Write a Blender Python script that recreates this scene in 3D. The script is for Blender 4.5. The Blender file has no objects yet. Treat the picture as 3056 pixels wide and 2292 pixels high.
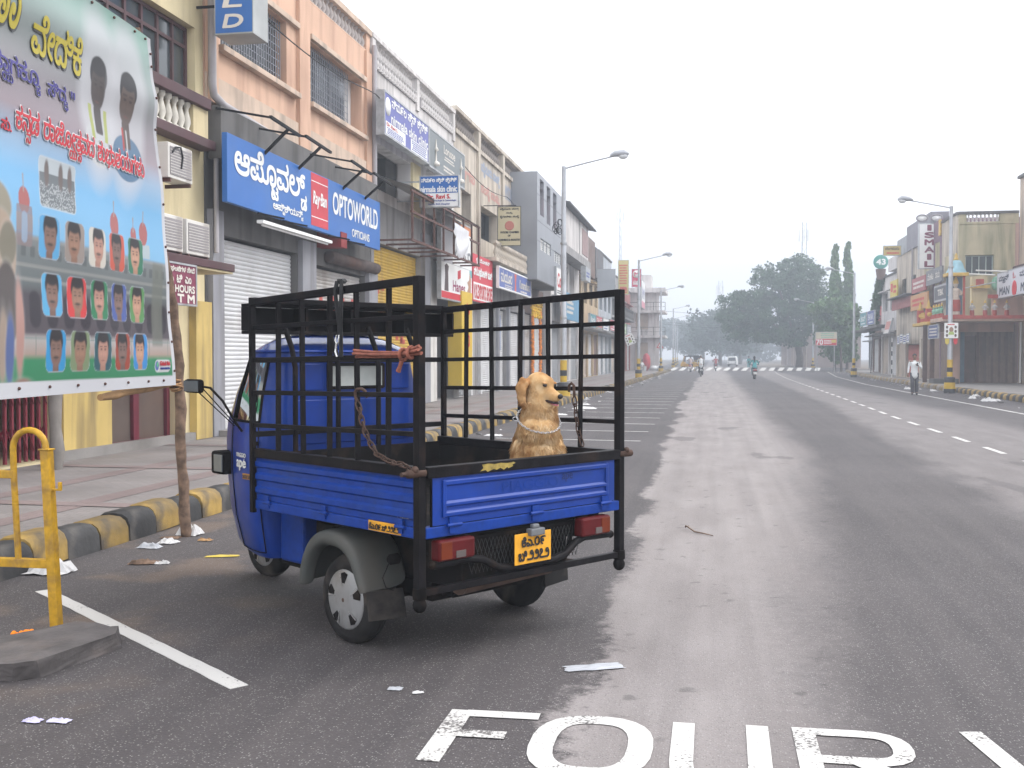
import bpy, bmesh, math, random
import numpy as np
from math import sin, cos, pi, radians, hypot, atan2, sqrt
from mathutils import Vector, Matrix
from mathutils.geometry import delaunay_2d_cdt

random.seed(11)
scene = bpy.context.scene
COL = scene.collection

# ---------------------------------------------------------------- camera
cam = bpy.data.cameras.new('camera')
cam.sensor_width = 36.0
cam.lens = 37.7
cam.clip_start = 0.05
cam.clip_end = 2000
cam_o = bpy.data.objects.new('camera', cam)
COL.objects.link(cam_o)
cam_o.location = (0, 0, 1.62)
cam_o.rotation_euler = (radians(90 - 1.45), 0, radians(10.57))
scene.camera = cam_o

# ---------------------------------------------------------------- overcast sky
SUN_EL, SUN_AZ = radians(48), radians(70)
world = bpy.data.worlds.new('World')
scene.world = world
world.use_nodes = True
wn, wl = world.node_tree.nodes, world.node_tree.links
wn.clear()
sky = wn.new('ShaderNodeTexSky')
sky.sky_type = 'NISHITA'
sky.sun_disc = False
sky.sun_elevation = SUN_EL
sky.sun_rotation = SUN_AZ
sky.air_density = 1.0
sky.dust_density = 6.0
hsv = wn.new('ShaderNodeHueSaturation')
hsv.inputs['Saturation'].default_value = 0.25
mixw = wn.new('ShaderNodeMix')
mixw.data_type = 'RGBA'
mixw.inputs[0].default_value = 0.8           # cloud deck covering the blue
mixw.inputs[7].default_value = (14.6, 14.8, 15.6, 1)
bg = wn.new('ShaderNodeBackground')
bg.inputs['Strength'].default_value = 0.1
wo = wn.new('ShaderNodeOutputWorld')
wl.new(sky.outputs[0], hsv.inputs['Color'])
wl.new(hsv.outputs[0], mixw.inputs[6])
wl.new(mixw.outputs[2], bg.inputs['Color'])
wl.new(bg.outputs[0], wo.inputs['Surface'])

# ---------------------------------------------------------------- veiled sun
sun = bpy.data.lights.new('sun', 'SUN')
sun.energy = 1.0
sun.angle = radians(25)
sun.color = (1.0, 0.97, 0.93)
sun_o = bpy.data.objects.new('sun', sun)
COL.objects.link(sun_o)
sun_o.rotation_euler = (pi / 2 - SUN_EL, 0, pi - SUN_AZ)

vs = scene.view_settings
vs.view_transform = 'Standard'
vs.look = 'None'
vs.exposure = 1.0
vs.gamma = 1.0
vs.use_curve_mapping = False
scene.cycles.max_bounces = 6
scene.cycles.diffuse_bounces = 3
scene.cycles.glossy_bounces = 3
scene.cycles.transmission_bounces = 3
scene.cycles.volume_bounces = 0
scene.cycles.transparent_max_bounces = 8
scene.cycles.use_denoising = True

# ================================================================ helpers
class MB:
    """collects faces; .obj() makes ONE mesh object of them"""
    def __init__(s):
        s.v = []; s.f = []; s.m = []; s.s = []
    def add(s, vs_, fs, m=0, smooth=False):
        n = len(s.v)
        s.v.extend([tuple(p) for p in vs_])
        for f in fs:
            s.f.append([i + n for i in f]); s.m.append(m); s.s.append(smooth)
        return s
    def box(s, x0, x1, y0, y1, z0, z1, m=0):
        if x0 > x1: x0, x1 = x1, x0
        if y0 > y1: y0, y1 = y1, y0
        if z0 > z1: z0, z1 = z1, z0
        return s.add([(x0,y0,z0),(x1,y0,z0),(x1,y1,z0),(x0,y1,z0),(x0,y0,z1),(x1,y0,z1),(x1,y1,z1),(x0,y1,z1)],
                     [(0,3,2,1),(4,5,6,7),(0,1,5,4),(1,2,6,5),(2,3,7,6),(3,0,4,7)], m)
    def bar(s, p0, p1, w, h=None, m=0, up=(0,0,1)):
        """square bar between two points"""
        h = w if h is None else h
        p0, p1 = Vector(p0), Vector(p1)
        d = (p1 - p0).normalized()
        u = Vector(up)
        if abs(d.dot(u)) > .98: u = Vector((1,0,0)) if abs(d.x) < .9 else Vector((0,1,0))
        a = d.cross(u).normalized() * (w/2); b = a.cross(d).normalized() * (h/2)
        q = []
        for p in (p0, p1):
            q += [p-a-b, p+a-b, p+a+b, p-a+b]
        return s.add(q, [(0,1,2,3),(7,6,5,4),(0,4,5,1),(1,5,6,2),(2,6,7,3),(3,7,4,0)], m)
    def tube(s, pts, r, n=8, m=0, closed=False, caps=True):
        pts = [Vector(p) for p in pts]
        k = len(pts)
        rs = r if isinstance(r, (list, tuple)) else [r]*k
        base = []; prev = None
        for i, p in enumerate(pts):
            if closed: d = pts[(i+1) % k] - pts[i-1]
            else: d = pts[min(i+1, k-1)] - pts[max(i-1, 0)]
            d = d.normalized() if d.length > 1e-9 else Vector((0,0,1))
            if prev is None:
                u = Vector((0,0,1)) if abs(d.z) < .9 else Vector((1,0,0))
                a = d.cross(u).normalized()
            else:
                a = (prev - d*prev.dot(d))
                a = a.normalized() if a.length > 1e-6 else d.orthogonal().normalized()
            prev = a; b = d.cross(a)
            base += [p + (a*cos(2*pi*j/n) + b*sin(2*pi*j/n))*rs[i] for j in range(n)]
        fs = []
        for i in range(k if closed else k-1):
            i2 = (i+1) % k
            for j in range(n):
                j2 = (j+1) % n
                fs.append((i*n+j, i*n+j2, i2*n+j2, i2*n+j))
        s.add(base, fs, m, True)
        if caps and not closed:
            s.add(base[:n], [tuple(range(n))[::-1]], m); s.add(base[-n:], [tuple(range(n))], m)
        return s
    def lathe(s, prof, c=(0,0,0), n=12, axis='z', m=0, smooth=True):
        """prof: list of (radius, height)"""
        q = []
        for r, h in prof:
            for j in range(n):
                a = 2*pi*j/n
                t = (r*cos(a), r*sin(a), h)
                if axis == 'x': t = (h, r*cos(a), r*sin(a))
                if axis == 'y': t = (r*cos(a), h, -r*sin(a))
                q.append((t[0]+c[0], t[1]+c[1], t[2]+c[2]))
        k = len(prof); fs = []
        for i in range(k-1):
            for j in range(n):
                j2 = (j+1) % n
                fs.append((i*n+j, i*n+j2, (i+1)*n+j2, (i+1)*n+j))
        s.add(q, fs, m, smooth)
        if prof[0][0] > 1e-6: s.add(q[:n], [tuple(range(n))[::-1]], m)
        if prof[-1][0] > 1e-6: s.add(q[-n:], [tuple(range(n))], m)
        return s
    def ball(s, c, r, n=10, k=6, m=0):
        rx, ry, rz = r if isinstance(r, (tuple, list)) else (r, r, r)
        q = [(c[0], c[1], c[2]-rz)]
        for i in range(1, k):
            t = -pi/2 + pi*i/k
            for j in range(n):
                a = 2*pi*j/n
                q.append((c[0]+rx*cos(t)*cos(a), c[1]+ry*cos(t)*sin(a), c[2]+rz*sin(t)))
        q.append((c[0], c[1], c[2]+rz))
        fs = []
        for j in range(n):
            j2 = (j+1) % n
            fs.append((0, 1+j2, 1+j))
            fs.append((len(q)-1, 1+(k-2)*n+j, 1+(k-2)*n+j2))
            for i in range(k-2):
                fs.append((1+i*n+j, 1+i*n+j2, 1+(i+1)*n+j2, 1+(i+1)*n+j))
        return s.add(q, fs, m, True)
    def prism(s, poly, y0, y1, m=0):
        """polygon in (x,z) pushed from y0 to y1"""
        n = len(poly)
        q = [(a, y0, b) for a, b in poly] + [(a, y1, b) for a, b in poly]
        fs = [tuple(range(n)), tuple(range(2*n-1, n-1, -1))]
        fs += [(i, i+n, (i+1) % n+n, (i+1) % n) for i in range(n)]
        return s.add(q, fs, m)
    def prism_yz(s, poly, x, m=0):
        n = len(poly)
        return s.add([(x, a, b) for a, b in poly], [tuple(range(n))], m)
    def slab(s, poly, z0, z1, m=0):
        n = len(poly)
        q = [(a, b, z0) for a, b in poly] + [(a, b, z1) for a, b in poly]
        fs = [tuple(range(n-1, -1, -1)), tuple(range(n, 2*n))]
        fs += [(i, (i+1) % n, (i+1) % n+n, i+n) for i in range(n)]
        return s.add(q, fs, m)
    def mesh(s, name, mats):
        me = bpy.data.meshes.new(name)
        me.from_pydata(s.v, [], s.f)
        for mt in (mats if isinstance(mats, (list, tuple)) else [mats]): me.materials.append(mt)
        me.polygons.foreach_set('material_index', s.m)
        me.polygons.foreach_set('use_smooth', s.s)
        me.update()
        return me
    def obj(s, name, mats, parent=None, bevel=0, loc=None, smooth_angle=None):
        o = bpy.data.objects.new(name, s.mesh(name, mats))
        COL.objects.link(o)
        o.parent = parent
        if loc: o.location = loc
        if bevel:
            b = o.modifiers.new('edges', 'BEVEL'); b.width = bevel; b.segments = 2; b.limit_method = 'ANGLE'
        return o

def thing(name, label, cat, loc=(0,0,0), rz=0, group=None):
    o = bpy.data.objects.new(name, None)
    o.empty_display_size = .2
    COL.objects.link(o)
    o.location = loc; o.rotation_euler = (0, 0, rz)
    return tag(o, label, cat, group)

def tag(o, label=None, cat=None, group=None, kind=None):
    if label: o['label'] = label
    if cat: o['category'] = cat
    if group: o['group'] = group
    if kind: o['kind'] = kind
    return o

def dup(root, loc, rz=None, label=None):
    r = root.copy(); COL.objects.link(r); r.location = loc
    if rz is not None: r.rotation_euler = (0, 0, rz)
    if label: r['label'] = label
    for ch in list(root.children):
        c = ch.copy(); COL.objects.link(c); c.parent = r
        for g in ch.children:
            d = g.copy(); COL.objects.link(d); d.parent = c
    return r

def copies(me, name, parent, locs, rots=None):
    for i, l in enumerate(locs):
        o = bpy.data.objects.new(name, me); COL.objects.link(o); o.parent = parent; o.location = l
        if rots: o.rotation_euler = rots[i]

LEFT, RIGHT = pi/2, -pi/2     # facade frames: local x = right along the wall, local -y = out to the street

# ---------------------------------------------------------------- materials
MATS = {}
def M(name, col, rough=.8, var=.12, scale=2.5, bump=0.0, bscale=40, metal=0.0, spec=.4, dirt=None, damt=.5, dscale=.8,
      streak=False, rnd=0.0, fine=0.0, coat=0.0, dlo=.5, dhi=.68):
    """procedural surface: base colour with uneven tone, stains (dirt) and fine relief (bump)"""
    if name in MATS: return MATS[name]
    m = bpy.data.materials.new(name); m.use_nodes = True
    N, L = m.node_tree.nodes, m.node_tree.links
    p = N['Principled BSDF']
    p.inputs['Roughness'].default_value = rough
    p.inputs['Metallic'].default_value = metal
    p.inputs['Specular IOR Level'].default_value = spec
    if coat: p.inputs['Coat Weight'].default_value = coat
    tc = N.new('ShaderNodeTexCoord')
    def noise(sc, det=4, vec=None, dist=0):
        n = N.new('ShaderNodeTexNoise'); n.inputs['Scale'].default_value = sc; n.inputs['Detail'].default_value = det
        n.inputs['Distortion'].default_value = dist
        L.new(vec or tc.outputs['Object'], n.inputs['Vector']); return n.outputs['Fac']
    def mix(f, a, b):
        x = N.new('ShaderNodeMix'); x.data_type = 'RGBA'
        for sock, val in ((x.inputs[0], f), (x.inputs[6], a), (x.inputs[7], b)):
            if hasattr(val, 'is_linked'): L.new(val, sock)
            else: sock.default_value = val if isinstance(val, float) else (*val[:3], 1)
        return x.outputs[2]
    def remap(f, lo, hi, a=0.0, b=1.0):
        r = N.new('ShaderNodeMapRange'); L.new(f, r.inputs[0])
        for i, x in ((1, lo), (2, hi), (3, a), (4, b)): r.inputs[i].default_value = x
        return r.outputs[0]
    c = Vector(col)
    out = mix(remap(noise(scale), .3, .7), c*(1-var), [min(1, k*(1+var)) for k in c])
    if fine:
        out = mix(remap(noise(bscale, 2), .35, .65, 0.0, fine), out, c*.25)
    if rnd:
        oi = N.new('ShaderNodeObjectInfo')
        h = N.new('ShaderNodeHueSaturation'); L.new(out, h.inputs['Color'])
        L.new(remap(oi.outputs['Random'], 0, 1, 1-rnd, 1+rnd), h.inputs['Value']); out = h.outputs[0]
    if dirt is not None:
        vec = None
        if streak:
            mp = N.new('ShaderNodeMapping'); mp.inputs['Scale'].default_value = (1, 1, .12)
            L.new(tc.outputs['Object'], mp.inputs['Vector']); vec = mp.outputs[0]
        out = mix(remap(noise(dscale*(3 if streak else 1), 6, vec, .4), dlo, dhi, 0.0, damt), out, dirt)
    L.new(out, p.inputs['Base Color'])
    if bump:
        b = N.new('ShaderNodeBump'); b.inputs['Strength'].default_value = bump; b.inputs['Distance'].default_value = .01
        L.new(noise(bscale, 5), b.inputs['Height']); L.new(b.outputs[0], p.inputs['Normal'])
    MATS[name] = m
    return m

def flat(name, col, rough=.55, var=.06):
    return M(name, col, rough, var, scale=1.5)

GRIME = (.10, .085, .075)
STAIN = (.16, .14, .12)
RUST = (.13, .05, .025)
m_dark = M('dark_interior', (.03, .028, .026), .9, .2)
m_white = flat('white_paint', (.78, .78, .76))
m_ink = flat('black_print', (.02, .02, .02))
m_red = flat('red_print', (.55, .02, .03))
m_blue = flat('blue_print', (.03, .06, .30))
m_glass = M('window_glass', (.05, .06, .065), .12, .25, 1.2, spec=.6)
m_gal = M('galvanised_steel', (.42, .43, .44), .45, .2, 6, metal=.5, dirt=GRIME, damt=.35, dscale=2.5)
m_black_iron = M('black_painted_iron', (.008, .007, .008), .5, .35, 9, bump=.12, bscale=60, spec=.08, dirt=(.03, .018, .013), damt=.55, dscale=5, dlo=.56, dhi=.72)
m_brown_iron = M('brown_iron', (.10, .045, .035), .7, .3, 6, dirt=RUST, damt=.5)

# ---------------------------------------------------------------- lettering
_tmp = bpy.data.scenes.new('letters')
_cache = {}
def _glyph(text):
    """2D triangles of a text line; contours filled by non-zero winding"""
    if text in _cache: return _cache[text]
    cu = bpy.data.curves.new('t', 'FONT'); cu.body = text; cu.resolution_u = 4
    ob = bpy.data.objects.new('t', cu); _tmp.collection.objects.link(ob)
    vl = _tmp.view_layers[0]; vl.update()
    c2 = ob.evaluated_get(vl.depsgraph).to_curve(vl.depsgraph)
    loops = []
    for sp in c2.splines:
        bp = sp.bezier_points; n = len(bp)
        if n < 2: continue
        pts = []
        for i in range(n):
            a, b = bp[i], bp[(i+1) % n]
            p0, p1, p2, p3 = a.co.xy, a.handle_right.xy, b.handle_left.xy, b.co.xy
            straight = abs((p1-p0).cross(p3-p0)) < 1e-5 and abs((p2-p0).cross(p3-p0)) < 1e-5
            k = 1 if straight else 4
            for j in range(k):
                t = j/k
                pts.append(p0*(1-t)**3 + p1*3*t*(1-t)**2 + p2*3*t*t*(1-t) + p3*t**3)
        loops.append(pts)
    _tmp.collection.objects.unlink(ob); bpy.data.objects.remove(ob); bpy.data.curves.remove(cu)
    V, E = [], []
    for lp in loops:
        n0 = len(V); V += lp; n = len(lp)
        E += [(n0+i, n0+(i+1) % n) for i in range(n)]
    if not V:
        _cache[text] = ([], []); return _cache[text]
    ov, oe, of = delaunay_2d_cdt(V, E, [], 0, 1e-5)[:3]
    P = np.array([list(p) for p in ov]); F = np.array(of)
    ctr = P[F].mean(1)
    wind = np.zeros(len(F))
    for lp in loops:
        A = np.array([list(p) for p in lp]); B = np.roll(A, -1, 0)
        for (ax, ay), (bx, by) in zip(A, B):
            up = (ay <= ctr[:,1]) & (by > ctr[:,1]); dn = (ay > ctr[:,1]) & (by <= ctr[:,1])
            side = (bx-ax)*(ctr[:,1]-ay) - (ctr[:,0]-ax)*(by-ay)
            wind += np.where(up & (side > 0), 1, 0) - np.where(dn & (side < 0), 1, 0)
    keep = F[np.abs(wind) > .5]
    _cache[text] = ([(float(a), float(b)) for a, b in P], [tuple(int(i) for i in f) for f in keep])
    return _cache[text]

def layout(text):
    """plain text, or Kannada clusters split by '|', letters after '_' stand below the line"""
    if '|' not in text and '_' not in text:
        return _glyph(text)
    V, F, x = [], [], 0.0
    def put(g, dx, dy, sc):
        n = len(V); V.extend([(a*sc+dx, b*sc+dy) for a, b in g[0]]); F.extend([tuple(i+n for i in f) for f in g[1]])
    for cl in text.split('|'):
        if cl == ' ': x += .35; continue
        base, *sub = cl.split('_')
        g = _glyph(base)
        if not g[0]: continue
        x0 = min(a for a, b in g[0]); x1 = max(a for a, b in g[0])
        put(g, x-x0, 0, 1)
        if sub:
            h = _glyph(sub[0]); hx0 = min(a for a, b in h[0]); hx1 = max(a for a, b in h[0])
            put(h, x + (x1-x0) - (hx1-hx0)*.42, -.36, .55)
        x += x1-x0+.05
    return V, F

def letters(mb, text, box, y=0.0, bold=0.0, m=0, slant=0.0, fn=None):
    """text stretched into box (x0,x1,z0,z1), lying on the plane y (facing -y)"""
    V, F = layout(text)
    if not V: return mb
    used = sorted({i for f in F for i in f})
    xs = [V[i][0] for i in used]; zs = [V[i][1] for i in used]
    a0, a1, b0, b1 = min(xs), max(xs), min(zs), max(zs)
    x0, x1, z0, z1 = box
    offs = [(0, 0)]
    if bold:
        offs += [(bold*cos(k*pi/3), bold*sin(k*pi/3)) for k in range(6)]
    for k, (ox, oz) in enumerate(offs):
        q = []
        for a, b in V:
            tz = (b-b0)/(b1-b0+1e-9)
            xx = x0+(a-a0)/(a1-a0+1e-9)*(x1-x0) + slant*(z1-z0)*tz + ox; zz = z0+tz*(z1-z0)+oz
            q.append(fn(xx, zz, .0008*k) if fn else (xx, y-.0008*k, zz))
        mb.add(q, F, m)
    return mb
# ================================================================ ground, road, kerbs
def nodes_mat(name):
    m = bpy.data.materials.new(name); m.use_nodes = True
    MATS[name] = m
    return m, m.node_tree.nodes, m.node_tree.links, m.node_tree.nodes['Principled BSDF']

def asphalt():
    m, N, L, p = nodes_mat('asphalt')
    tc = N.new('ShaderNodeTexCoord')
    def noise(sc, det=5, vec=None):
        n = N.new('ShaderNodeTexNoise'); n.inputs['Scale'].default_value = sc; n.inputs['Detail'].default_value = det
        L.new(vec or tc.outputs['Object'], n.inputs['Vector']); return n
    def math_(op, a, b, c=None):
        x = N.new('ShaderNodeMath'); x.operation = op
        for i, v in enumerate((a, b, c)):
            if v is None: continue
            if isinstance(v, (int, float)): x.inputs[i].default_value = v
            else: L.new(v, x.inputs[i])
        return x.outputs[0]
    def mr(f, lo, hi, a=0., b=1.):
        r = N.new('ShaderNodeMapRange'); r.interpolation_type = 'SMOOTHSTEP'; L.new(f, r.inputs[0])
        for i, v in ((1, lo), (2, hi), (3, a), (4, b)): r.inputs[i].default_value = v
        return r.outputs[0]
    def mix(f, a, b, blend='MIX'):
        x = N.new('ShaderNodeMix'); x.data_type = 'RGBA'; x.blend_type = blend
        for sock, val in ((x.inputs[0], f), (x.inputs[6], a), (x.inputs[7], b)):
            if hasattr(val, 'is_linked'): L.new(val, sock)
            else: sock.default_value = val if isinstance(val, (int, float)) else (*val[:3], 1)
        return x.outputs[2]
    sx = N.new('ShaderNodeSeparateXYZ'); L.new(tc.outputs['Object'], sx.inputs[0])
    X, Y = sx.outputs[0], sx.outputs[1]
    mp = N.new('ShaderNodeMapping'); mp.inputs['Scale'].default_value = (1, .35, 1); L.new(tc.outputs['Object'], mp.inputs[0])
    big = noise(.55, 6, mp.outputs[0]).outputs['Fac']
    mid = noise(2.2, 6, mp.outputs[0]).outputs['Fac']
    fin = noise(11, 6).outputs['Fac']; fin2 = noise(45, 4).outputs['Fac']
    wob = math_('ADD', math_('MULTIPLY', math_('SUBTRACT', big, .5), .75), math_('MULTIPLY', math_('SUBTRACT', mid, .5), .5))
    wob = math_('ADD', wob, math_('ADD', math_('MULTIPLY', math_('SUBTRACT', fin, .5), .30), math_('MULTIPLY', math_('SUBTRACT', fin2, .5), .16)))
    xw = math_('ADD', X, wob)
    # the dry, dusty wheel lanes: left edge drifts left and right edge drifts right with distance
    yy = math_('MINIMUM', Y, 40.0)
    le = math_('MULTIPLY_ADD', yy, -.012, -.62)
    re_ = math_('MULTIPLY_ADD', math_('MINIMUM', Y, 18.0), .075, .05)
    d1 = math_('SUBTRACT', xw, le); d2 = math_('SUBTRACT', re_, xw)
    lane1 = math_('MULTIPLY', mr(d1, -.03, .10), mr(d2, -.50, .42))
    d3 = math_('SUBTRACT', xw, math_('MULTIPLY_ADD', yy, .028, 2.75)); d4 = math_('SUBTRACT', 7.0, xw)
    lane2 = math_('MULTIPLY', mr(d3, -.25, .45), mr(d4, -.4, .7))
    lane2 = math_('MULTIPLY', lane2, .55)
    blot = mr(noise(.9, 5, mp.outputs[0]).outputs['Fac'], .62, .66, 1.0, .45)
    light = math_('MULTIPLY', math_('MAXIMUM', lane1, lane2), blot)
    tone = mr(noise(.35, 4).outputs['Fac'], .3, .7, 0, 1)
    dark = mix(tone, (.047, .041, .042), (.068, .060, .061))
    pale = mix(mr(mid, .3, .7), (.200, .178, .171), (.250, .226, .218))
    col = mix(light, dark, pale)
    mps = N.new('ShaderNodeMapping'); mps.inputs['Scale'].default_value = (5, .12, 1); L.new(tc.outputs['Object'], mps.inputs[0])
    col = mix(mr(noise(1.0, 6, mps.outputs[0]).outputs['Fac'], .35, .7, 0, .30), col, (.105, .092, .089))
    # reddish earth swept against the kerb
    earth = math_('MULTIPLY', mr(noise(1.1, 5).outputs['Fac'], .50, .66), mr(X, -2.2, -3.6))
    earth = math_('MULTIPLY', earth, mr(Y, 30, 12))
    col = mix(math_('MULTIPLY', earth, .6), col, (.16, .115, .085))
    # aggregate: pale and dark stones
    vo = N.new('ShaderNodeTexVoronoi'); vo.inputs['Scale'].default_value = 95; L.new(tc.outputs['Object'], vo.inputs['Vector'])
    sep = N.new('ShaderNodeSeparateColor'); L.new(vo.outputs['Color'], sep.inputs[0])
    st = mr(sep.outputs[0], .5, 1.0, 0, .8)
    st = math_('MULTIPLY', st, mr(vo.outputs['Distance'], .45, .2))
    col = mix(st, col, (.33, .315, .30))
    st2 = math_('MULTIPLY', mr(sep.outputs[1], .6, 1.0, 0, .6), mr(vo.outputs['Distance'], .45, .2))
    col = mix(st2, col, (.03, .028, .027))
    cr = noise(6, 8).outputs['Fac']
    col = mix(mr(cr, .62, .72, 0, .45), col, (.04, .037, .035))
    L.new(col, p.inputs['Base Color'])
    p.inputs['Roughness'].default_value = .78
    p.inputs['Specular IOR Level'].default_value = .35
    b = N.new('ShaderNodeBump'); b.inputs['Strength'].default_value = .55; b.inputs['Distance'].default_value = .006
    h = math_('ADD', math_('MULTIPLY', vo.outputs['Distance'], -.8), noise(160, 3).outputs['Fac'])
    L.new(h, b.inputs['Height']); L.new(b.outputs[0], p.inputs['Normal'])
    return m
m_asphalt = asphalt()

def paving(name, c1, c2, mortar, scale, red=None):
    m, N, L, p = nodes_mat(name)
    tc = N.new('ShaderNodeTexCoord')
    br = N.new('ShaderNodeTexBrick'); L.new(tc.outputs['Object'], br.inputs['Vector'])
    br.inputs['Color1'].default_value = (*c1, 1); br.inputs['Color2'].default_value = (*c2, 1); br.inputs['Mortar'].default_value = (*mortar, 1)
    br.inputs['Scale'].default_value = scale; br.inputs['Mortar Size'].default_value = .012; br.inputs['Brick Width'].default_value = .5; br.inputs['Row Height'].default_value = .25
    n = N.new('ShaderNodeTexNoise'); n.inputs['Scale'].default_value = .9; n.inputs['Detail'].default_value = 8; L.new(tc.outputs['Object'], n.inputs['Vector'])
    r = N.new('ShaderNodeMapRange'); L.new(n.outputs['Fac'], r.inputs[0]); r.inputs[1].default_value = .35; r.inputs[2].default_value = .7
    x = N.new('ShaderNodeMix'); x.data_type = 'RGBA'; L.new(r.outputs[0], x.inputs[0]); L.new(br.outputs['Color'], x.inputs[6]); x.inputs[7].default_value = (*[k*.62 for k in c1], 1)
    L.new(x.outputs[2], p.inputs['Base Color']); p.inputs['Roughness'].default_value = .85
    b = N.new('ShaderNodeBump'); b.inputs['Strength'].default_value = .5; b.inputs['Distance'].default_value = .008
    L.new(br.outputs['Fac'], b.inputs['Height']); b.invert = True; L.new(b.outputs[0], p.inputs['Normal'])
    return m
m_pave = paving('sidewalk_pavers', (.25, .225, .215), (.215, .195, .187), (.11, .10, .095), 3.2)
m_pave_red = paving('red_pavers', (.235, .178, .17), (.212, .165, .157), (.13, .10, .095), 3.2)
m_concrete = M('old_concrete', (.24, .225, .21), .85, .15, 2, bump=.4, bscale=25, dirt=GRIME, damt=.5)

# the ground sheet and the road on it
g = MB(); g.add([(-420,-60,-.03),(420,-60,-.03),(420,620,-.03),(-420,620,-.03)], [(0,1,2,3)])
tag(g.obj('ground', M('earth', (.17, .14, .11), .95, .2, .2)), kind='structure')

def lerp_x(tab, y):
    for (y0, x0), (y1, x1) in zip(tab, tab[1:]):
        if y <= y1: return x0 + (x1-x0)*max(0, (y-y0))/(y1-y0)
    return tab[-1][1]
KL = [(-60,-5.02),(8,-5.02),(30,-4.95),(50,-4.75),(80,-4.6),(126,-4.6)]
KR = [(-60,10.8),(52,10.8),(72,11.3),(90,12.0),(105,13.0),(126,14.6)]
rd = MB()
ys = [-60,0,8,20,30,40,52,62,72,82,90,105,118,126]
q = []
for y in ys: q += [(lerp_x(KL, y)-.2, y, 0), (lerp_x(KR, y)+.2, y, 0)]
rd.add(q, [(2*i, 2*i+1, 2*i+3, 2*i+2) for i in range(len(ys)-1)])
# junction and the street going on behind the crossing
rd.add([(-60,126,0),(70,126,0),(70,146,0),(-60,146,0)], [(0,1,2,3)])
rd.add([(-7.5,146,0),(9.5,146,0),(2,560,0),(-16,560,0)], [(0,1,2,3)])
tag(rd.obj('road', m_asphalt), kind='structure')

# pavements
def pavement(name, tab, side, width, y0, y1, mat):
    mb = MB(); q = []
    yy = [y0] + [y for y, _ in tab if y0 < y < y1] + [y1]
    for y in yy:
        a = lerp_x(tab, y) + side*.28; b = a + side*width
        q += [(a, y, 0), (b, y, 0), (a, y, .16), (b, y, .16)]
    fs = []
    for i in range(len(yy)-1):
        o = 4*i
        top = (o+2, o+3, o+7, o+6); fs += [top if side > 0 else top[::-1], (o, o+2, o+6, o+4), (o+1, o+3, o+7, o+5)]
    fs += [(0,1,3,2), (o+4,o+5,o+7,o+6)]
    mb.add(q, fs)
    return tag(mb.obj(name, mat), kind='structure')
pl = pavement('pavement_left', KL, -1, 6.5, -30, 124, m_pave)
pr_ = pavement('pavement_right', KR, 1, 14, -30, 122, m_concrete)
for x in (-6.15, -7.35):
    rb = MB(); rb.add([(x-.14,-30,.1638),(x+.14,-30,.1638),(x+.14,124,.1638),(x-.14,124,.1638)], [(0,1,2,3)])
    rb.obj('red_paver_band', m_pave_red, pl)
for k in range(7):
    y = 9.6 + k*3.4
    rb = MB(); rb.add([(-8.9,y-.13,.1676),(-5.35,y-.13,.1676),(-5.35,y+.13,.1676),(-8.9,y+.13,.1676)], [(0,1,2,3)])
    rb.obj('red_paver_band', m_pave_red, pl)

# kerbs of rounded stones painted black and yellow
m_kb = M('kerb_black', (.035, .034, .034), .75, .3, 5, bump=.5, bscale=22, dirt=(.20, .175, .15), damt=.55, dscale=2.2, rnd=.3)
m_ky = M('kerb_yellow', (.31, .20, .05), .75, .25, 5, bump=.5, bscale=22, dirt=(.06, .052, .045), damt=.92, dscale=2.6, rnd=.3, dlo=.40, dhi=.60)
m_kc = M('kerb_plain', (.25, .22, .19), .85, .25, 4, bump=.5, bscale=22, dirt=GRIME, damt=.6, rnd=.2)
def kerb_mesh(ln, mat, w=.36, h=.25):
    mb = MB(); n = 8; q = []
    for e, (yo, sc) in enumerate(((-ln/2+.006, .965), (-ln/2+.03, 1), (ln/2-.03, 1), (ln/2-.006, .965))):
        for j in range(n+1):
            a = pi*j/n
            q.append((-cos(a)*abs(cos(a))**-.35*w/2*sc if abs(cos(a)) > .01 else 0, yo, max(0, sin(a))**.55*h*sc))
    fs = []
    for i in range(3):
        for j in range(n):
            o = i*(n+1)+j; fs.append((o, o+1, o+n+2, o+n+1))
    mb.add(q, fs, 0, True)
    mb.add(q[:n+1], [tuple(range(n+1))[::-1]]); mb.add(q[-n-1:], [tuple(range(n+1))])
    return mb.mesh('kerb_stone', mat)
def kerb(name, tab, side, y0, y1, step, meshes, kind_label):
    root = bpy.data.objects.new(name, None); COL.objects.link(root); tag(root, kind='structure')
    y = y0; i = 0
    while y < y1:
        o = bpy.data.objects.new('kerb_stone', meshes[i % len(meshes)]); COL.objects.link(o); o.parent = root
        x = lerp_x(tab, y); x2 = lerp_x(tab, y+step)
        o.location = (x + side*.18 + random.uniform(-.012, .012), y, random.uniform(-.02, .012))
        o.rotation_euler = (random.uniform(-.02, .02), random.uniform(-.03, .03), -atan2(x2-x, step) + random.uniform(-.02, .02))
        y += step; i += 1
kerb('kerb_left', KL, -1, 6.15, 124, .45, [kerb_mesh(.45, m_kb), kerb_mesh(.45, m_ky)], '')
kerb('kerb_right', KR, 1, 30, 51.5, .42, [kerb_mesh(.42, m_kb), kerb_mesh(.42, m_ky)], '')
kerb('kerb_right_worn', KR, 1, 52, 121, .9, [kerb_mesh(.9, m_kc), kerb_mesh(.9, m_ky)], '')

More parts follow.
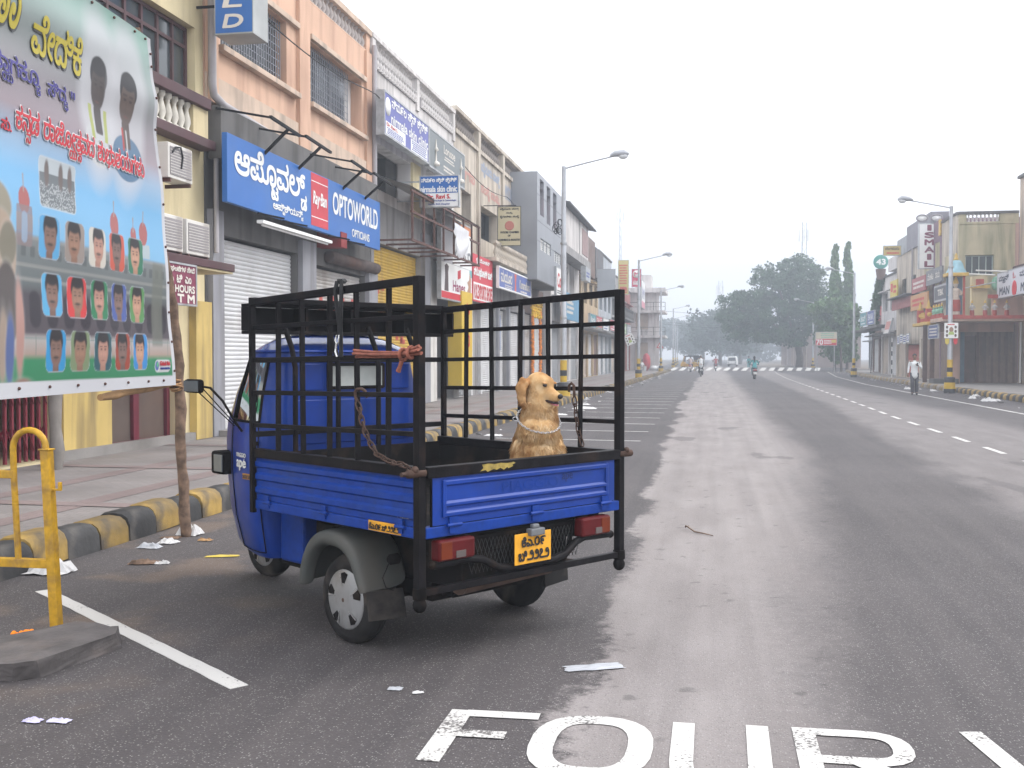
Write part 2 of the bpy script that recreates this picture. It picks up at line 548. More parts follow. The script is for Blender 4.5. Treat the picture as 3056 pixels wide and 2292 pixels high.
# ---------------------------------------------------------------- road paint
def paint(name, wear):
    m, N, L, p = nodes_mat(name)
    tc = N.new('ShaderNodeTexCoord')
    def nz(sc, d):
        n = N.new('ShaderNodeTexNoise'); n.inputs['Scale'].default_value = sc; n.inputs['Detail'].default_value = d; L.new(tc.outputs['Object'], n.inputs['Vector']); return n.outputs['Fac']
    def mr(f, lo, hi, a=0., b=1.):
        r = N.new('ShaderNodeMapRange'); L.new(f, r.inputs[0])
        for i, v in ((1, lo), (2, hi), (3, a), (4, b)): r.inputs[i].default_value = v
        return r.outputs[0]
    a = N.new('ShaderNodeMath'); a.operation = 'ADD'; L.new(mr(nz(2.5, 3), .35, .7, -.25, .12), a.inputs[0]); L.new(nz(70, 4), a.inputs[1])
    f = mr(a.outputs[0], wear, wear+.12)
    x = N.new('ShaderNodeMix'); x.data_type = 'RGBA'; L.new(f, x.inputs[0])
    x.inputs[6].default_value = (.50, .485, .46, 1); x.inputs[7].default_value = (.10, .092, .088, 1)
    L.new(x.outputs[2], p.inputs['Base Color']); p.inputs['Roughness'].default_value = .7
    b = N.new('ShaderNodeBump'); b.inputs['Strength'].default_value = .5; b.inputs['Distance'].default_value = .004; L.new(nz(150, 3), b.inputs['Height']); L.new(b.outputs[0], p.inputs['Normal'])
    return m
m_paint = paint('road_paint', .60)
m_paint_worn = paint('worn_road_paint', .50)
marks = bpy.data.objects.new('road_markings', None); COL.objects.link(marks); tag(marks, kind='structure')
def mark(name, poly, mat=None, z=.004):
    mb = MB(); n = len(poly)
    mb.add([(a, b, z) for a, b in poly] + [(a, b, z-.003) for a, b in poly], [tuple(range(n))] + [(i, i+n, (i+1) % n+n, (i+1) % n) for i in range(n)])
    return mb.obj(name, mat or m_paint, marks)
def ragged(p0, p1, w, n=26, amp=.012):
    p0, p1 = Vector(p0), Vector(p1); d = (p1-p0); t = Vector((-d.y, d.x)).normalized()*w/2
    return [tuple(p0+d*(i/n)-t*(1+random.uniform(-amp, amp)*6)) for i in range(n+1)] + [tuple(p0+d*(i/n)+t*(1+random.uniform(-amp, amp)*6)) for i in range(n, -1, -1)]
mark('bay_line', ragged((-4.55, 6.67), (-2.27, 4.885), .10))
for k in range(24):
    y = 15.2 + k*2.62
    mark('bay_line', ragged((lerp_x(KL, y)+.75, y+.5), (-1.35, y+.25), .075, 8), m_paint_worn)
# FOUR W(HEELERS)
def strip(pts, w, closed=False):
    """outline of a bent strip"""
    k = len(pts); L_, R_ = [], []
    for i in range(k):
        a = Vector(pts[max(i-1, 0)]) if not closed else Vector(pts[i-1]); b = Vector(pts[min(i+1, k-1)]) if not closed else Vector(pts[(i+1) % k])
        d = (b-a).normalized(); n = Vector((-d.y, d.x))*w/2
        L_.append(Vector(pts[i])+n); R_.append(Vector(pts[i])-n)
    return L_, R_
def stroke(pts, w=.085, closed=False, z=.004):
    L_, R_ = strip(pts, w, closed); k = len(pts); mb = MB()
    q = [(p.x, p.y, z) for p in L_] + [(p.x, p.y, z) for p in R_]
    fs = [(i, i+k, (i+1) % k+k, (i+1) % k) for i in range(k if closed else k-1)]
    mb.add(q, fs)
    return mb
def letter(strokes):
    mb = MB()
    for i, (pts, w, cl) in enumerate(strokes):
        t = stroke(pts, w, cl, .004+.0012*i); mb.add(t.v, t.f)
    mb.obj('painted_letter', m_paint_worn, marks)
def arc(cx, cy, rx, ry, a0, a1, n=14, e=.7):
    r = []
    for i in range(n+1):
        a = radians(a0+(a1-a0)*i/n); c_, s_ = cos(a), sin(a)
        r.append((cx+rx*abs(c_)**e*(1 if c_ >= 0 else -1), cy+ry*abs(s_)**e*(1 if s_ >= 0 else -1)))
    return r
letter([([(-1.115,4.12),(-1.115,4.75)], .10, False), ([(-1.09,4.71),(-.755,4.72)], .085, False), ([(-1.09,4.45),(-.86,4.455)], .085, False)])
letter([(arc(-.49,4.42,.205,.305,0,345,24,.75), .105, True)])
letter([([(-.115,4.76),(-.115,4.3)]+[(x,y) for x,y in arc(.04,4.3,.155,.20,180,360,12,.8)]+[(.195,4.3),(.20,4.78)], .095, False)])
letter([([(.395,4.10),(.395,4.79)], .095, False), ([(.40,4.745),(.62,4.75)]+arc(.63,4.59,.15,.16,90,-90,10,.8)[1:]+[(.42,4.43)], .085, False), ([(.58,4.44),(.86,4.08)], .10, False)])
letter([([(1.10,4.87),(1.24,4.1)], .095, False), ([(1.24,4.1),(1.36,4.7)], .085, False), ([(1.36,4.7),(1.48,4.1)], .085, False), ([(1.48,4.1),(1.64,4.88)], .095, False)])
# dashed lane line and the edge line on the right
dl = [(14,4.80),(30,4.82),(40,5.0),(82,5.5),(105,6.1),(124,6.9)]
y = 14.0
while y < 122:
    a, b = lerp_x(dl, y), lerp_x(dl, y+1.35)
    mark('lane_dash', [(a-.05,y),(a+.05,y),(b+.05,y+1.3),(b-.05,y+1.3)])
    y += 2.55
el = [(20,8.62),(47,8.75),(66,8.9),(90,9.9),(122,12.4)]
for i in range(50):
    a, b = 20+i*2, 22+i*2
    mark('edge_line', [(lerp_x(el,a)-.05,a),(lerp_x(el,a)+.05,a),(lerp_x(el,b)+.05,b),(lerp_x(el,b)-.05,b)], m_paint_worn)
# raised crossing with painted bars on its ramp
hump = MB(); x0, x1 = -5.2, 15.2
hump.add([(x0,126,.005),(x1,126,.005),(x1,129.2,.36),(x0,129.2,.36),(x0,132,.36),(x1,132,.36),(x1,134.5,.005),(x0,134.5,.005)], [(0,1,2,3),(3,2,5,4),(4,5,6,7),(0,3,4,7),(1,6,5,2)])
hp = tag(hump.obj('raised_crossing', m_asphalt), kind='structure')
for k in range(17):
    a = -4.9 + k*1.02
    mb = MB(); z = .005+.355*.2/3.2
    q = [(a,126.2),(a+.56,126.2),(a+1.0,129.1),(a+.44,129.1)]
    mb.add([(px, py, .012+.355*(py-126)/3.2) for px, py in q], [(0,1,2,3)])
    mb.obj('zebra_bar', m_paint, hp)
# ================================================================ street fronts
class Fac:
    """a building front: u runs along the street (world Y or X), d stands out from the wall, z up"""
    def __init__(s, name, label, side, plane, b, cat='building', group=None):
        s.side = side; s.b = b
        if side == 'L': loc, rz, s.k = (plane, b, 0), LEFT, 1
        elif side == 'R': loc, rz, s.k = (plane, b, 0), RIGHT, -1
        else: loc, rz, s.k = (b, plane, 0), 0, 1
        s.root = thing(name, label, cat, loc, rz, group)
    def U(s, u): return s.k*(u-s.b)
    def bx(s, mb, u0, u1, d0, d1, z0, z1, m=0):
        return mb.box(s.U(u0), s.U(u1), -d1, -d0, z0, z1, m)
    def part(s, name, mat, *boxes, bevel=0, parent=None):
        mb = MB()
        for b in boxes: s.bx(mb, *b)
        return mb.obj(name, mat, parent or s.root, bevel)
    def P(s, u, d, z): return (s.U(u), -d, z)
    def wall(s, mat, u0, u1, z0, z1, holes=(), thick=.35, back=7.0, d=0.0, name='wall', roof=True):
        a, b = sorted((s.U(u0), s.U(u1)))
        hs = [(*sorted((s.U(h[0]), s.U(h[1]))), h[2], h[3]) for h in holes]
        xs = sorted({a, b, *[h[0] for h in hs], *[h[1] for h in hs]}); zs = sorted({z0, z1, *[h[2] for h in hs], *[h[3] for h in hs]})
        mb = MB(); y0, y1 = -d, -d+thick
        for i in range(len(xs)-1):
            for j in range(len(zs)-1):
                cx, cz = (xs[i]+xs[i+1])/2, (zs[j]+zs[j+1])/2
                if any(h[0] < cx < h[1] and h[2] < cz < h[3] for h in hs): continue
                for yy, f in ((y0, (0,1,2,3)), (y1, (3,2,1,0))):
                    mb.add([(xs[i],yy,zs[j]),(xs[i+1],yy,zs[j]),(xs[i+1],yy,zs[j+1]),(xs[i],yy,zs[j+1])], [f])
        for h in hs:
            A = [(h[0],h[2]),(h[1],h[2]),(h[1],h[3]),(h[0],h[3])]
            for i in range(4):
                p, r = A[i], A[(i+1) % 4]
                mb.add([(p[0],y0,p[1]),(p[0],y1,p[1]),(r[0],y1,r[1]),(r[0],y0,r[1])], [(0,1,2,3)])
        if back:
            yb = y0+back
            mb.add([(a,y0,z0),(a,yb,z0),(a,yb,z1),(a,y0,z1)], [(0,1,2,3)]); mb.add([(b,y0,z0),(b,y0,z1),(b,yb,z1),(b,yb,z0)], [(0,1,2,3)])
            mb.add([(a,yb,z0),(b,yb,z0),(b,yb,z1),(a,yb,z1)], [(0,1,2,3)])
            if roof: mb.add([(a,y0,z1-.6),(b,y0,z1-.6),(b,yb,z1-.6),(a,yb,z1-.6)], [(0,1,2,3)])
            mb.add([(a,y1,z0+.02),(b,y1,z0+.02),(b,yb,z0+.02),(a,yb,z0+.02)], [(0,1,2,3)])
        return mb.obj(name, mat, s.root)
    def shutter(s, u0, u1, z0, z1, mat, d=-.16, pitch=.085, name='roller_shutter'):
        a, b = sorted((s.U(u0), s.U(u1))); mb = MB(); q = []; n = max(2, int((z1-z0)/pitch)); p = (z1-z0)/n
        for i in range(n):
            for t, dd in ((0, 0.), (.18, .012), (.5, .02), (.82, .012)):
                q += [(a, -(d+dd), z0+(i+t)*p), (b, -(d+dd), z0+(i+t)*p)]
        q += [(a, -d, z1), (b, -d, z1)]
        k = len(q)//2
        mb.add(q, [(2*i, 2*i+1, 2*i+3, 2*i+2) for i in range(k-1)])
        o = mb.obj(name, mat, s.root)
        c, w = (a+b)/2, b-a
        t = MB(); t.box(a, b, -d-.05, -d-.002, z0-.07, z0+.09); t.obj('bottom_rail', mat, o)
        t = MB(); t.box(c-.09, c+.09, -d-.085, -d-.052, z0-.02, z0+.05); t.obj('lock', m_gal, o)
        return o
    def grille(s, u0, u1, z0, z1, nv, nh, d, mat=None, r=.011, glass=True):
        mat = mat or m_gal
        if glass: s.part('window_pane', m_glass, (u0, u1, d-.14, d-.12, z0, z1))
        a, b = sorted((s.U(u0), s.U(u1)))
        mb = MB(); mb.tube([(0,0,z0),(0,0,z1)], r, 6); me = mb.mesh('window_bar', mat)
        copies(me, 'window_bar', s.root, [(a+(b-a)*(i+.5)/nv, -d, 0) for i in range(nv)])
        mb = MB(); mb.box(a, b, -.006, .006, -.008, .008); me = mb.mesh('window_crossbar', mat)
        copies(me, 'window_crossbar', s.root, [(0, -d+.018, z0+(z1-z0)*(i+.5)/nh) for i in range(nh)])
    def mullions(s, u0, u1, z0, z1, nv, zs, d, mat, w=.055, glass=True):
        if glass: s.part('window_pane', m_glass, (u0, u1, d-.03, d-.015, z0, z1))
        a, b = sorted((u0, u1))
        for i in range(nv+1):
            u = a+(b-a)*i/nv; u = min(max(u, a+w/2), b-w/2)
            s.part('window_mullion', mat, (u-w/2, u+w/2, d-.04, d+.03, z0, z1))
        for z in zs: s.part('window_transom', mat, (a+.001, b-.001, d-.035, d+.026, z-w/2, z+w/2))
    def balusters(s, u0, u1, z0, z1, step, mat, d=0.0, r=.06, name='baluster'):
        h = z1-z0; mb = MB()
        mb.lathe([(r*.9,0),(r*.9,h*.08),(r*.5,h*.12),(r*.95,h*.34),(r*.8,h*.5),(r*.42,h*.72),(r*.5,h*.82),(r*.85,h*.88),(r*.85,h)], n=8)
        me = mb.mesh(name, mat); a, b = sorted((s.U(u0), s.U(u1))); n = max(1, int((b-a)/step))
        copies(me, name, s.root, [(a+(b-a)*(i+.5)/n, -d, z0) for i in range(n)])
    def pipe(s, pts, r, mat, name='drain_pipe'):
        mb = MB(); mb.tube([s.P(*p) for p in pts], r, 10); return mb.obj(name, mat, s.root)

def board(name, label, loc, rz, w, h, face, frame=None, thick=.12, cat='sign', group=None, fw=.04):
    """a signboard; local x right, z up from its lower left corner, face at y=0 looking to -y"""
    t = thing(name, label, cat, loc, rz, group)
    mb = MB(); mb.box(0, w, .001, thick, 0, h); mb.obj('panel', face, t, .004)
    if frame:
        mb = MB()
        for b in ((-.01, fw, -.012, thick+.01, -.01, h+.01), (w-fw, w+.01, -.012, thick+.01, -.01, h+.01), (fw, w-fw, -.012, thick+.009, -.009, fw), (fw, w-fw, -.012, thick+.009, h-fw, h+.009)): mb.box(*b)
        mb.obj('frame', frame, t)
    return t
def put(t, text, box, mat, bold=0, slant=0, y=-.004, name='lettering'):
    mb = MB(); letters(mb, text, box, y, bold, 0, slant); return mb.obj(name, mat, t)
def patch(t, box, mat, y=-.002, name='colour_field', poly=None):
    mb = MB()
    if poly: mb.prism(poly, y, y+.0015)
    else: mb.box(box[0], box[1], y, y+.0015, box[2], box[3])
    return mb.obj(name, mat, t)
def lines(t, n, box, mat, y=-.004, seed=1):
    """rows of small print too small to read"""
    r = random.Random(seed); x0, x1, z0, z1 = box; mb = MB(); h = (z1-z0)/n
    for i in range(n):
        x = x0 + r.uniform(0, .06)*(x1-x0); e = x1 - r.uniform(0, .15)*(x1-x0); z = z1-(i+.8)*h
        while x < e:
            w = r.uniform(.04, .11)*(x1-x0); mb.box(x, min(x+w, e), y, y+.001, z, z+h*.55); x += w+.02*(x1-x0)
    return mb.obj('small_print', mat, t)

# --------------------------------------------------------------- wall finishes
m_cream = M('cream_plaster', (.60, .51, .31), .85, .10, 1.2, bump=.15, dirt=(.40, .33, .20), damt=.6, dscale=.8, streak=True)
m_peach = M('peach_plaster', (.60, .39, .275), .85, .09, 1.0, bump=.15, dirt=(.38, .225, .16), damt=.75, dscale=.7, streak=True, dlo=.46, dhi=.7)
m_peach_trim = M('peach_trim', (.52, .40, .31), .85, .12, 2, dirt=STAIN, damt=.5, streak=True)
m_whitewall = M('whitewashed_plaster', (.60, .57, .55), .85, .08, 1.2, dirt=(.28, .26, .245), damt=.75, dscale=.8, streak=True, dlo=.46, dhi=.7)
m_oldwall = M('old_stained_plaster', (.52, .46, .38), .88, .14, 1.0, bump=.2, dirt=(.24, .20, .165), damt=.85, dscale=.7, streak=True, dlo=.43, dhi=.68)
m_greypanel = M('grey_metal_panel', (.27, .28, .30), .42, .06, .6, metal=.3, dirt=(.17, .17, .18), damt=.35, dscale=.5)
m_greyplaster = M('grey_plaster', (.30, .29, .285), .85, .14, 1.5, dirt=GRIME, damt=.55, streak=True)
m_darkgrey = M('sooty_concrete', (.12, .115, .11), .88, .2, 1.6, dirt=(.05, .045, .04), damt=.6, streak=True)
m_maroon = M('maroon_paint', (.075, .032, .036), .6, .15, 2, dirt=GRIME, damt=.35)
m_maroonboard = flat('maroon_board', (.20, .04, .075), .6, .1)
m_shutwhite = M('white_shutter', (.58, .58, .58), .55, .07, 1.5, bump=.5, bscale=2.6, dirt=(.38, .36, .34), damt=.5, dscale=1.2, metal=.1)
m_shutdirty = M('dirty_shutter', (.44, .42, .40), .6, .1, 2, bump=.6, bscale=2.6, dirt=(.22, .18, .15), damt=.7, dscale=1.0)
m_shutyellow = M('yellow_shutter', (.52, .33, .035), .55, .09, 2, dirt=(.28, .17, .05), damt=.55, dscale=1.2, streak=True)
m_shutgrey = M('grey_shutter', (.28, .29, .30), .55, .1, 2, dirt=GRIME, damt=.4)
m_shutbeige = M('beige_shutter', (.45, .37, .29), .6, .1, 2, dirt=STAIN, damt=.5)
m_shutbrown = M('brown_shutter', (.20, .115, .085), .6, .15, 2, dirt=GRIME, damt=.4)
m_signblue = M('sign_blue', (.022, .125, .40), .4, .05, 1.2, dirt=(.045, .14, .36), damt=.5)
m_pvc = M('grey_drain_pipe', (.36, .34, .35), .5, .15, 2, dirt=(.18, .14, .13), damt=.5, streak=True)
m_acwhite = M('air_conditioner_white', (.60, .58, .54), .55, .08, 2, dirt=(.26, .22, .19), damt=.6, streak=True)
m_vent = M('vent_grey', (.26, .24, .24), .6, .1, 20)
m_wire = M('black_cable', (.015, .015, .016), .6)
m_tile = M('roof_sheet', (.11, .11, .115), .75, .25, 2, dirt=RUST, damt=.3)

# =============================================================== A  cream house with the cash machine
A = Fac('cream_building', 'cream yellow building with maroon window frames and balustrade panel beside the peach building', 'L', -9, 5.0)
A.wall(m_cream, 5, 18.02, .16, 10.6, [(10.6,17.72,6.22,7.42), (14.87,16.95,.18,2.75), (8.5,13.6,.18,2.95)])
A.mullions(10.6, 17.68, 6.24, 7.40, 14, [7.06, 6.27, 7.37], -.16, m_maroon, .06)
A.part('window_sill', m_maroon, (9.5, 17.86, 0.002, .24, 5.99, 6.18), bevel=.01)
A.part('balustrade_niche', M('niche_shade', (.30, .24, .15)), (12.5, 17.32, .002, .012, 5.46, 5.985))
A.balusters(12.6, 17.32, 5.47, 5.985, .21, M('baluster_white', (.56, .53, .46), .8, .15, 3, dirt=STAIN, damt=.5), .09, .085)
A.part('ledge', m_maroon, (9.5, 17.9, .002, .30, 5.28, 5.44), bevel=.01)
A.part('wall_panel', M('cream_panel', (.60, .50, .30), .85, .1, 1, dirt=STAIN, damt=.4, streak=True), (17.33, 17.88, .003, .16, 5.45, 5.985))
A.part('porch_slab', m_maroon, (9.0, 17.25, .002, .95, 3.07, 3.20), bevel=.012)
A.part('porch_soffit', m_cream, (9.02, 17.23, .02, .92, 3.035, 3.068))
A.part('yellow_pillar', M('yellow_pillar_plaster', (.52, .38, .13), .85, .12, 1.5, bump=.2, dirt=(.16, .12, .07), damt=.8, streak=True), (17.42, 18.02, .003, .14, .17, 2.6))
A.part('yellow_wall_panel', MATS['yellow_pillar_plaster'], (13.62, 14.85, .003, .06, .17, 2.75))
A.part('plinth', m_concrete, (13.5, 18.0, .005, .12, .10, .30))
m_doorbrown = M('brown_door_board', (.10, .065, .05), .6, .2, 2, dirt=GRIME, damt=.4)
m_doorred = M('dark_red_frame', (.12, .012, .025), .5, .2, 3)
for a, b in ((14.97, 15.78), (15.95, 16.85)):
    A.part('door_leaf', m_doorbrown, (a, b, -.22, -.18, .28, 2.7))
for a, b, c_, e in ((14.87,14.97,.18,2.75), (15.78,15.95,.18,2.75), (16.85,16.95,.18,2.75)):
    A.part('door_frame', m_doorred, (a, b, -.24, -.12, c_, e))
A.part('door_rail', m_doorred, (14.97, 16.85, -.238, -.125, .18, .28)); A.part('door_rail', m_doorred, (14.97, 16.85, -.238, -.125, 2.65, 2.75))
m_gate = M('red_collapsible_gate', (.17, .018, .03), .55, .25, 5, dirt=GRIME, damt=.4)
mb = MB(); mb.box(-.02, .02, -.02, .02, .2, 2.9); me = mb.mesh('gate_bar', m_gate)
copies(me, 'gate_bar', A.root, [(A.U(8.7+.145*i), .14, 0) for i in range(34)])
for k in range(2):
    for j in range(4):
        mb = MB()
        for i in range(33):
            z = .35+j*.62; u = A.U(8.7+.145*i)
            mb.bar((u, .14-.03*(k*2-1), z+(.3 if k else 0)), (u+.145, .14-.03*(k*2-1), z+(0 if k else .3)), .018, .006)
        mb.obj('gate_lattice', m_gate, A.root)
A.pipe([(18.06,.16,10.5),(18.06,.16,6.5),(18.1,.17,6.33),(18.4,.2,6.22),(22.9,.2,6.0)], .075, m_pvc)
A.pipe([(18.18,.16,6.15),(18.14,.18,3.5)], .045, m_pvc)
A.part('maroon_fascia_board', m_maroonboard, (13.4, 15.85, .12, .20, 3.25, 4.65))
A.part('fascia_edge', m_acwhite, (15.851, 15.88, .11, .21, 3.25, 4.65))

def air_conditioner(loc, label):
    t = thing('air_conditioner', label, 'air conditioner', loc, LEFT, 'air conditioners on the cream wall')
    mb = MB(); mb.box(0, .80, 0, .34, 0, .56); mb.obj('casing', m_acwhite, t, .012)
    mb = MB(); mb.box(.05, .75, -.012, .001, .06, .50); g_ = mb.obj('grille', m_vent, t)
    mb = MB(); mb.box(.05, .75, -.016, -.011, -.005, .005); me = mb.mesh('louvre', m_acwhite)
    copies(me, 'louvre', g_, [(0, 0, .09+.045*i) for i in range(9)])
    mb = MB(); mb.box(.05, .09, 0, .45, -.06, -.002); mb.box(.71, .75, 0, .45, -.06, -.002); mb.obj('bracket', m_brown_iron, t)
    return t
air_conditioner((-8.45, 15.72, 4.46), 'box air conditioner with dark coil of cable under the maroon ledge of the cream wall')
air_conditioner((-8.30, 15.10, 3.28), 'air conditioner on the maroon porch slab, next to the maroon board')
air_conditioner((-8.30, 16.02, 3.28), 'air conditioner on the maroon porch slab, next to the grey drain pipe')
mb = MB(); mb.tube([(-8.42,15.80,4.86),(-8.40,15.86,4.95),(-8.41,16.05,4.98),(-8.42,16.14,4.84),(-8.425,16.1,4.65)], .016, 6)
tag(mb.obj('cable', m_wire), 'black cable looped over the upper air conditioner', 'cable')
# ATM sign
t = board('cash_machine_sign', 'dark red 24 hours ATM sign hanging under the porch slab', (-8.0, 14.72, 2.42), LEFT, 1.02, .63, m_maroonboard, m_gal, .06, fw=.02)
m_signtext = flat('cream_lettering', (.66, .62, .56))
put(t, '24 |ಘಂ|ಟೆ|ಗ|ಳ| |ಸೇ|ವೆ', (.07,.95,.49,.585), m_signtext, .004)
put(t, 'ಎ  ಟಿ  ಎಂ', (.17,.84,.335,.455), m_signtext, .006)
put(t, '24 HOURS', (.08,.95,.19,.295), m_signtext, .007)
put(t, 'A T M', (.08,.94,.04,.155), m_signtext, .012)

# =============================================================== B  peach building
B = Fac('peach_building', 'peach plastered two storey building with barred windows above the blue optician board', 'L', -9, 18.06)
B.wall(m_peach, 18.06, 27.6, 6.22, 9.66, [(18.72,21.88,7.40,8.78), (23.1,26.9,7.38,8.78)], .45)
B.wall(m_darkgrey, 18.06, 27.6, .16, 6.215, [(18.58,22.42,.18,3.9), (23.3,27.1,.18,3.75)], .4, back=6.9, name='shop_wall')
B.part('parapet_base', m_peach, (18.06, 27.6, -.35, .002, 9.662, 9.70)); B.part('parapet_coping', m_peach_trim, (18.06, 27.62, -.4, .06, 10.14, 10.3), bevel=.01)
B.balusters(18.2, 27.3, 9.70, 10.14, .26, M('weathered_baluster', (.36, .32, .30), .85, .2, 3, dirt=GRIME, damt=.6), -.1, .10)
B.part('parapet_post', m_peach, (27.3, 27.6, -.35, .001, 9.701, 10.138))
for a, b in ((18.55, 22.35), (23.05, 27.0)):
    B.part('window_sill', m_peach_trim, (a, b, .002, .16, 7.26, 7.37), bevel=.008)
    B.part('window_hood', m_peach_trim, (a+.1, b+.08, .002, .10, 8.80, 8.92), bevel=.008)
B.part('pilaster', m_peach, (22.42, 23.04, .002, .09, 6.25, 9.65)); B.part('pilaster', m_peach, (27.12, 27.58, .002, .07, 6.25, 9.65)); B.part('pilaster', m_peach, (18.1, 18.5, .002, .07, 6.25, 9.65))
B.part('wall_band', m_peach_trim, (18.08, 27.58, .002, .05, 6.235, 6.75))
for a, b in ((18.74, 21.86), (23.12, 26.2)):
    B.grille(a, b, 7.41, 8.77, 26, 9, -.12, M('window_grille', (.24, .25, .28), .5, .2, 5))
B.part('window_side_panel', m_whitewall, (26.21, 26.89, -.42, -.30, 7.40, 8.77))
for a in (19.75, 20.8, 24.1, 25.15): B.part('window_frame', M('window_frame_grey', (.20, .21, .23)), (a-.035, a+.035, -.25, -.2, 7.41, 8.77))
B.shutter(18.6, 22.4, .28, 3.85, m_shutwhite); B.part('doorstep', m_concrete, (18.3, 28, .01, .35, .1, .27))
s2 = B.shutter(23.32, 27.08, .28, 3.7, m_shutdirty)
m_lightgreyp = M('grey_pillar_paint', (.26, .26, .28), .7, .12, 1.5, dirt=GRIME, damt=.5, streak=True)
B.part('pillar', m_lightgreyp, (18.12, 18.57, .003, .12, .17, 4.3)); B.part('pillar', m_lightgreyp, (22.45, 23.28, .003, .12, .17, 4.2)); B.part('pillar', m_lightgreyp, (27.12, 27.85, .003, .12, .17, 4.0))
B.part('red_beam_end', M('red_oxide', (.22, .03, .03)), (23.6, 24.0, .01, .6, 4.15, 4.5))
B.pipe([(27.62,.12,9.9),(27.60,.12,6.2),(27.62,.1,4.6)], .07, m_pvc)
# rolled shutter housings
for a, b, r in ((24.1, 27.7, .15),):
    mb = MB(); mb.lathe([(0,0),(r*.7,0),(r,.02),(r,b-a-.02),(r*.7,b-a),(0,b-a)], (B.U(a), -.12, 3.98), 16, 'x'); mb.obj('shutter_drum', M('rusty_drum', (.07, .05, .045), .8, .35, 4, dirt=RUST, damt=.6, bump=.3), B.root)
mb = MB()
for u, w_ in ((.45,.55),(1.25,.6),(2.0,.55),(2.7,.5)):
    mb.prism([(B.U(23.5+u),2.15),(B.U(23.5+u)+.14,2.15),(B.U(23.5+u)+.28,3.0),(B.U(23.5+u)+.42,2.15),(B.U(23.5+u)+.56,2.15),(B.U(23.5+u)+.36,3.1),(B.U(23.5+u)+.2,3.1)], .13, .135)
mb.obj('red_lettering', M('faded_red', (.45, .07, .05), .7, .2, 6), B.root)
# tube light under the sign
mb = MB(); mb.box(B.U(18.9), B.U(22.6), -.75, -.62, 4.12, 4.18); mb.obj('light_batten', m_white, B.root); mb = MB(); mb.tube([(B.U(19.0), -.68, 4.09),(B.U(22.5), -.68, 4.09)], .016, 6); mb.obj('light_tube', m_white, B.root)
# big optician board
t = board('optician_board', 'long blue optician signboard with red Ray-Ban square reading OPTOWORLD', (-8.42, 17.75, 4.36), LEFT, 8.85, 1.22, m_signblue, None, .10)
put(t, 'ಆ|ಪೊ_ಟ|ವ|ಲ್_ಡ', (.30,3.75,.33,1.12), m_white, .018); put(t, 'ಆ|ಪಿ_ಟ|ಶಿ|ಯ|ನ್_ಸ', (2.0,3.55,.09,.30), m_white, .006)
patch(t, (4.02,5.05,.08,1.20), M('sign_red', (.50, .035, .05), .45, .06), -.003)
for z in (.26, 1.02): patch(t, (4.04,5.03,z,z+.018), m_white, -.005, 'white_rule')
put(t, 'Ray·Ban', (4.12,4.92,.47,.82), m_white, .010, .12, -.006)
put(t, 'OPTOWORLD', (5.35,8.62,.50,.98), m_white, .016); put(t, 'OPTICIANS', (6.65,7.95,.12,.30), m_white, .006)
for i, (u, ln) in enumerate(((1.2,.8),(2.9,.9),(5.6,.8),(7.2,.7))):
    mb = MB(); mb.bar((u+.5,.1,1.1), (u+.1,-.62,1.52), .045); mb.bar((u-.75,-.62,1.56), (u+.65,-.62,1.50), .05); mb.bar((u-.75,-.6,1.55),(u-.9,.35,1.72), .035); mb.obj('lamp_bracket', m_black_iron, t)
for u in (1.4, 2.6, 5.2, 6.3): 
    mb = MB(); mb.bar((u,.05,-.02),(u+.55,-.25,-.06), .03); mb.obj('support_bar', m_black_iron, t)
# vertical ORLD box
t = thing('hanging_sign_box', 'blue vertical sign box with stacked letters R L D hanging from the peach wall', 'sign', (-8.52, 17.5, 7.2))
mb = MB(); mb.box(0, .72, 0, .62, 0, 2.8); mb.obj('box', M('sign_box_steel', (.36, .37, .36), .5, .15, 2, dirt=(.17,.16,.14), damt=.6, metal=.3), t, .006)
patch(t, (.02,.70,.03,2.78), m_signblue, -.004); 
for i, ch in enumerate('DLROW'): put(t, ch, (.16,.50,.12+.35*i,.34+.35*i), m_signtext, .012, .25, -.008)
mb = MB(); mb.bar((.1,.3,.6),(-.55,.3,.6),.04); mb.obj('arm', m_black_iron, t); mb = MB(); mb.bar((.1,.3,2.0),(-.55,.3,2.0),.04); mb.obj('arm', m_black_iron, t)
t2 = board('mounting_board', 'sooty grey board strip behind the top of the blue optician signboard', (-8.7, 18.1, 5.2), LEFT, 9.2, .95, m_darkgrey, None, .25, 'board')

# =============================================================== C  white building with clinic signs
Cb = Fac('white_building', 'whitewashed building with open balcony behind the nirmala skin clinic boards', 'L', -9, 27.66)
Cb.wall(m_whitewall, 27.66, 37.0, 5.9, 9.75, [(27.95,31.45,6.2,7.45), (33.3,36.7,6.2,7.6)], .4)
Cb.wall(m_greyplaster, 27.66, 37.0, .16, 5.895, [(27.9,32.58,.18,4.75), (34.3,36.8,.18,4.0)], .4, back=6.9, name='shop_wall')
Cb.part('balcony_backing', M('brown_back_wall', (.16, .12, .095), .85, .2), (27.9, 31.5, -1.6, -1.5, 6.0, 7.6)); Cb.part('inner_pillar', m_dark, (30.4, 31.44, -.75, -.45, 6.2, 7.45))
Cb.part('pilaster', m_cream, (31.48, 32.35, .002, .08, 5.92, 7.5)); Cb.part('parapet_coping', m_whitewall, (27.66, 37.02, -.4, .08, 10.16, 10.3), bevel=.01)
for a, b in ((27.7, 32.0), (32.55, 36.7)):
    Cb.balusters(a+.2, b-.1, 9.76, 10.16, .24, m_whitewall, -.12, .10)
    Cb.part('frieze', M('frieze_shade', (.36, .34, .34), .85, .2), (a, b, .002, .03, 9.40, 9.72)); Cb.balusters(a, b, 9.40, 9.73, .26, m_whitewall, .04, .08, 'frieze_ornament')
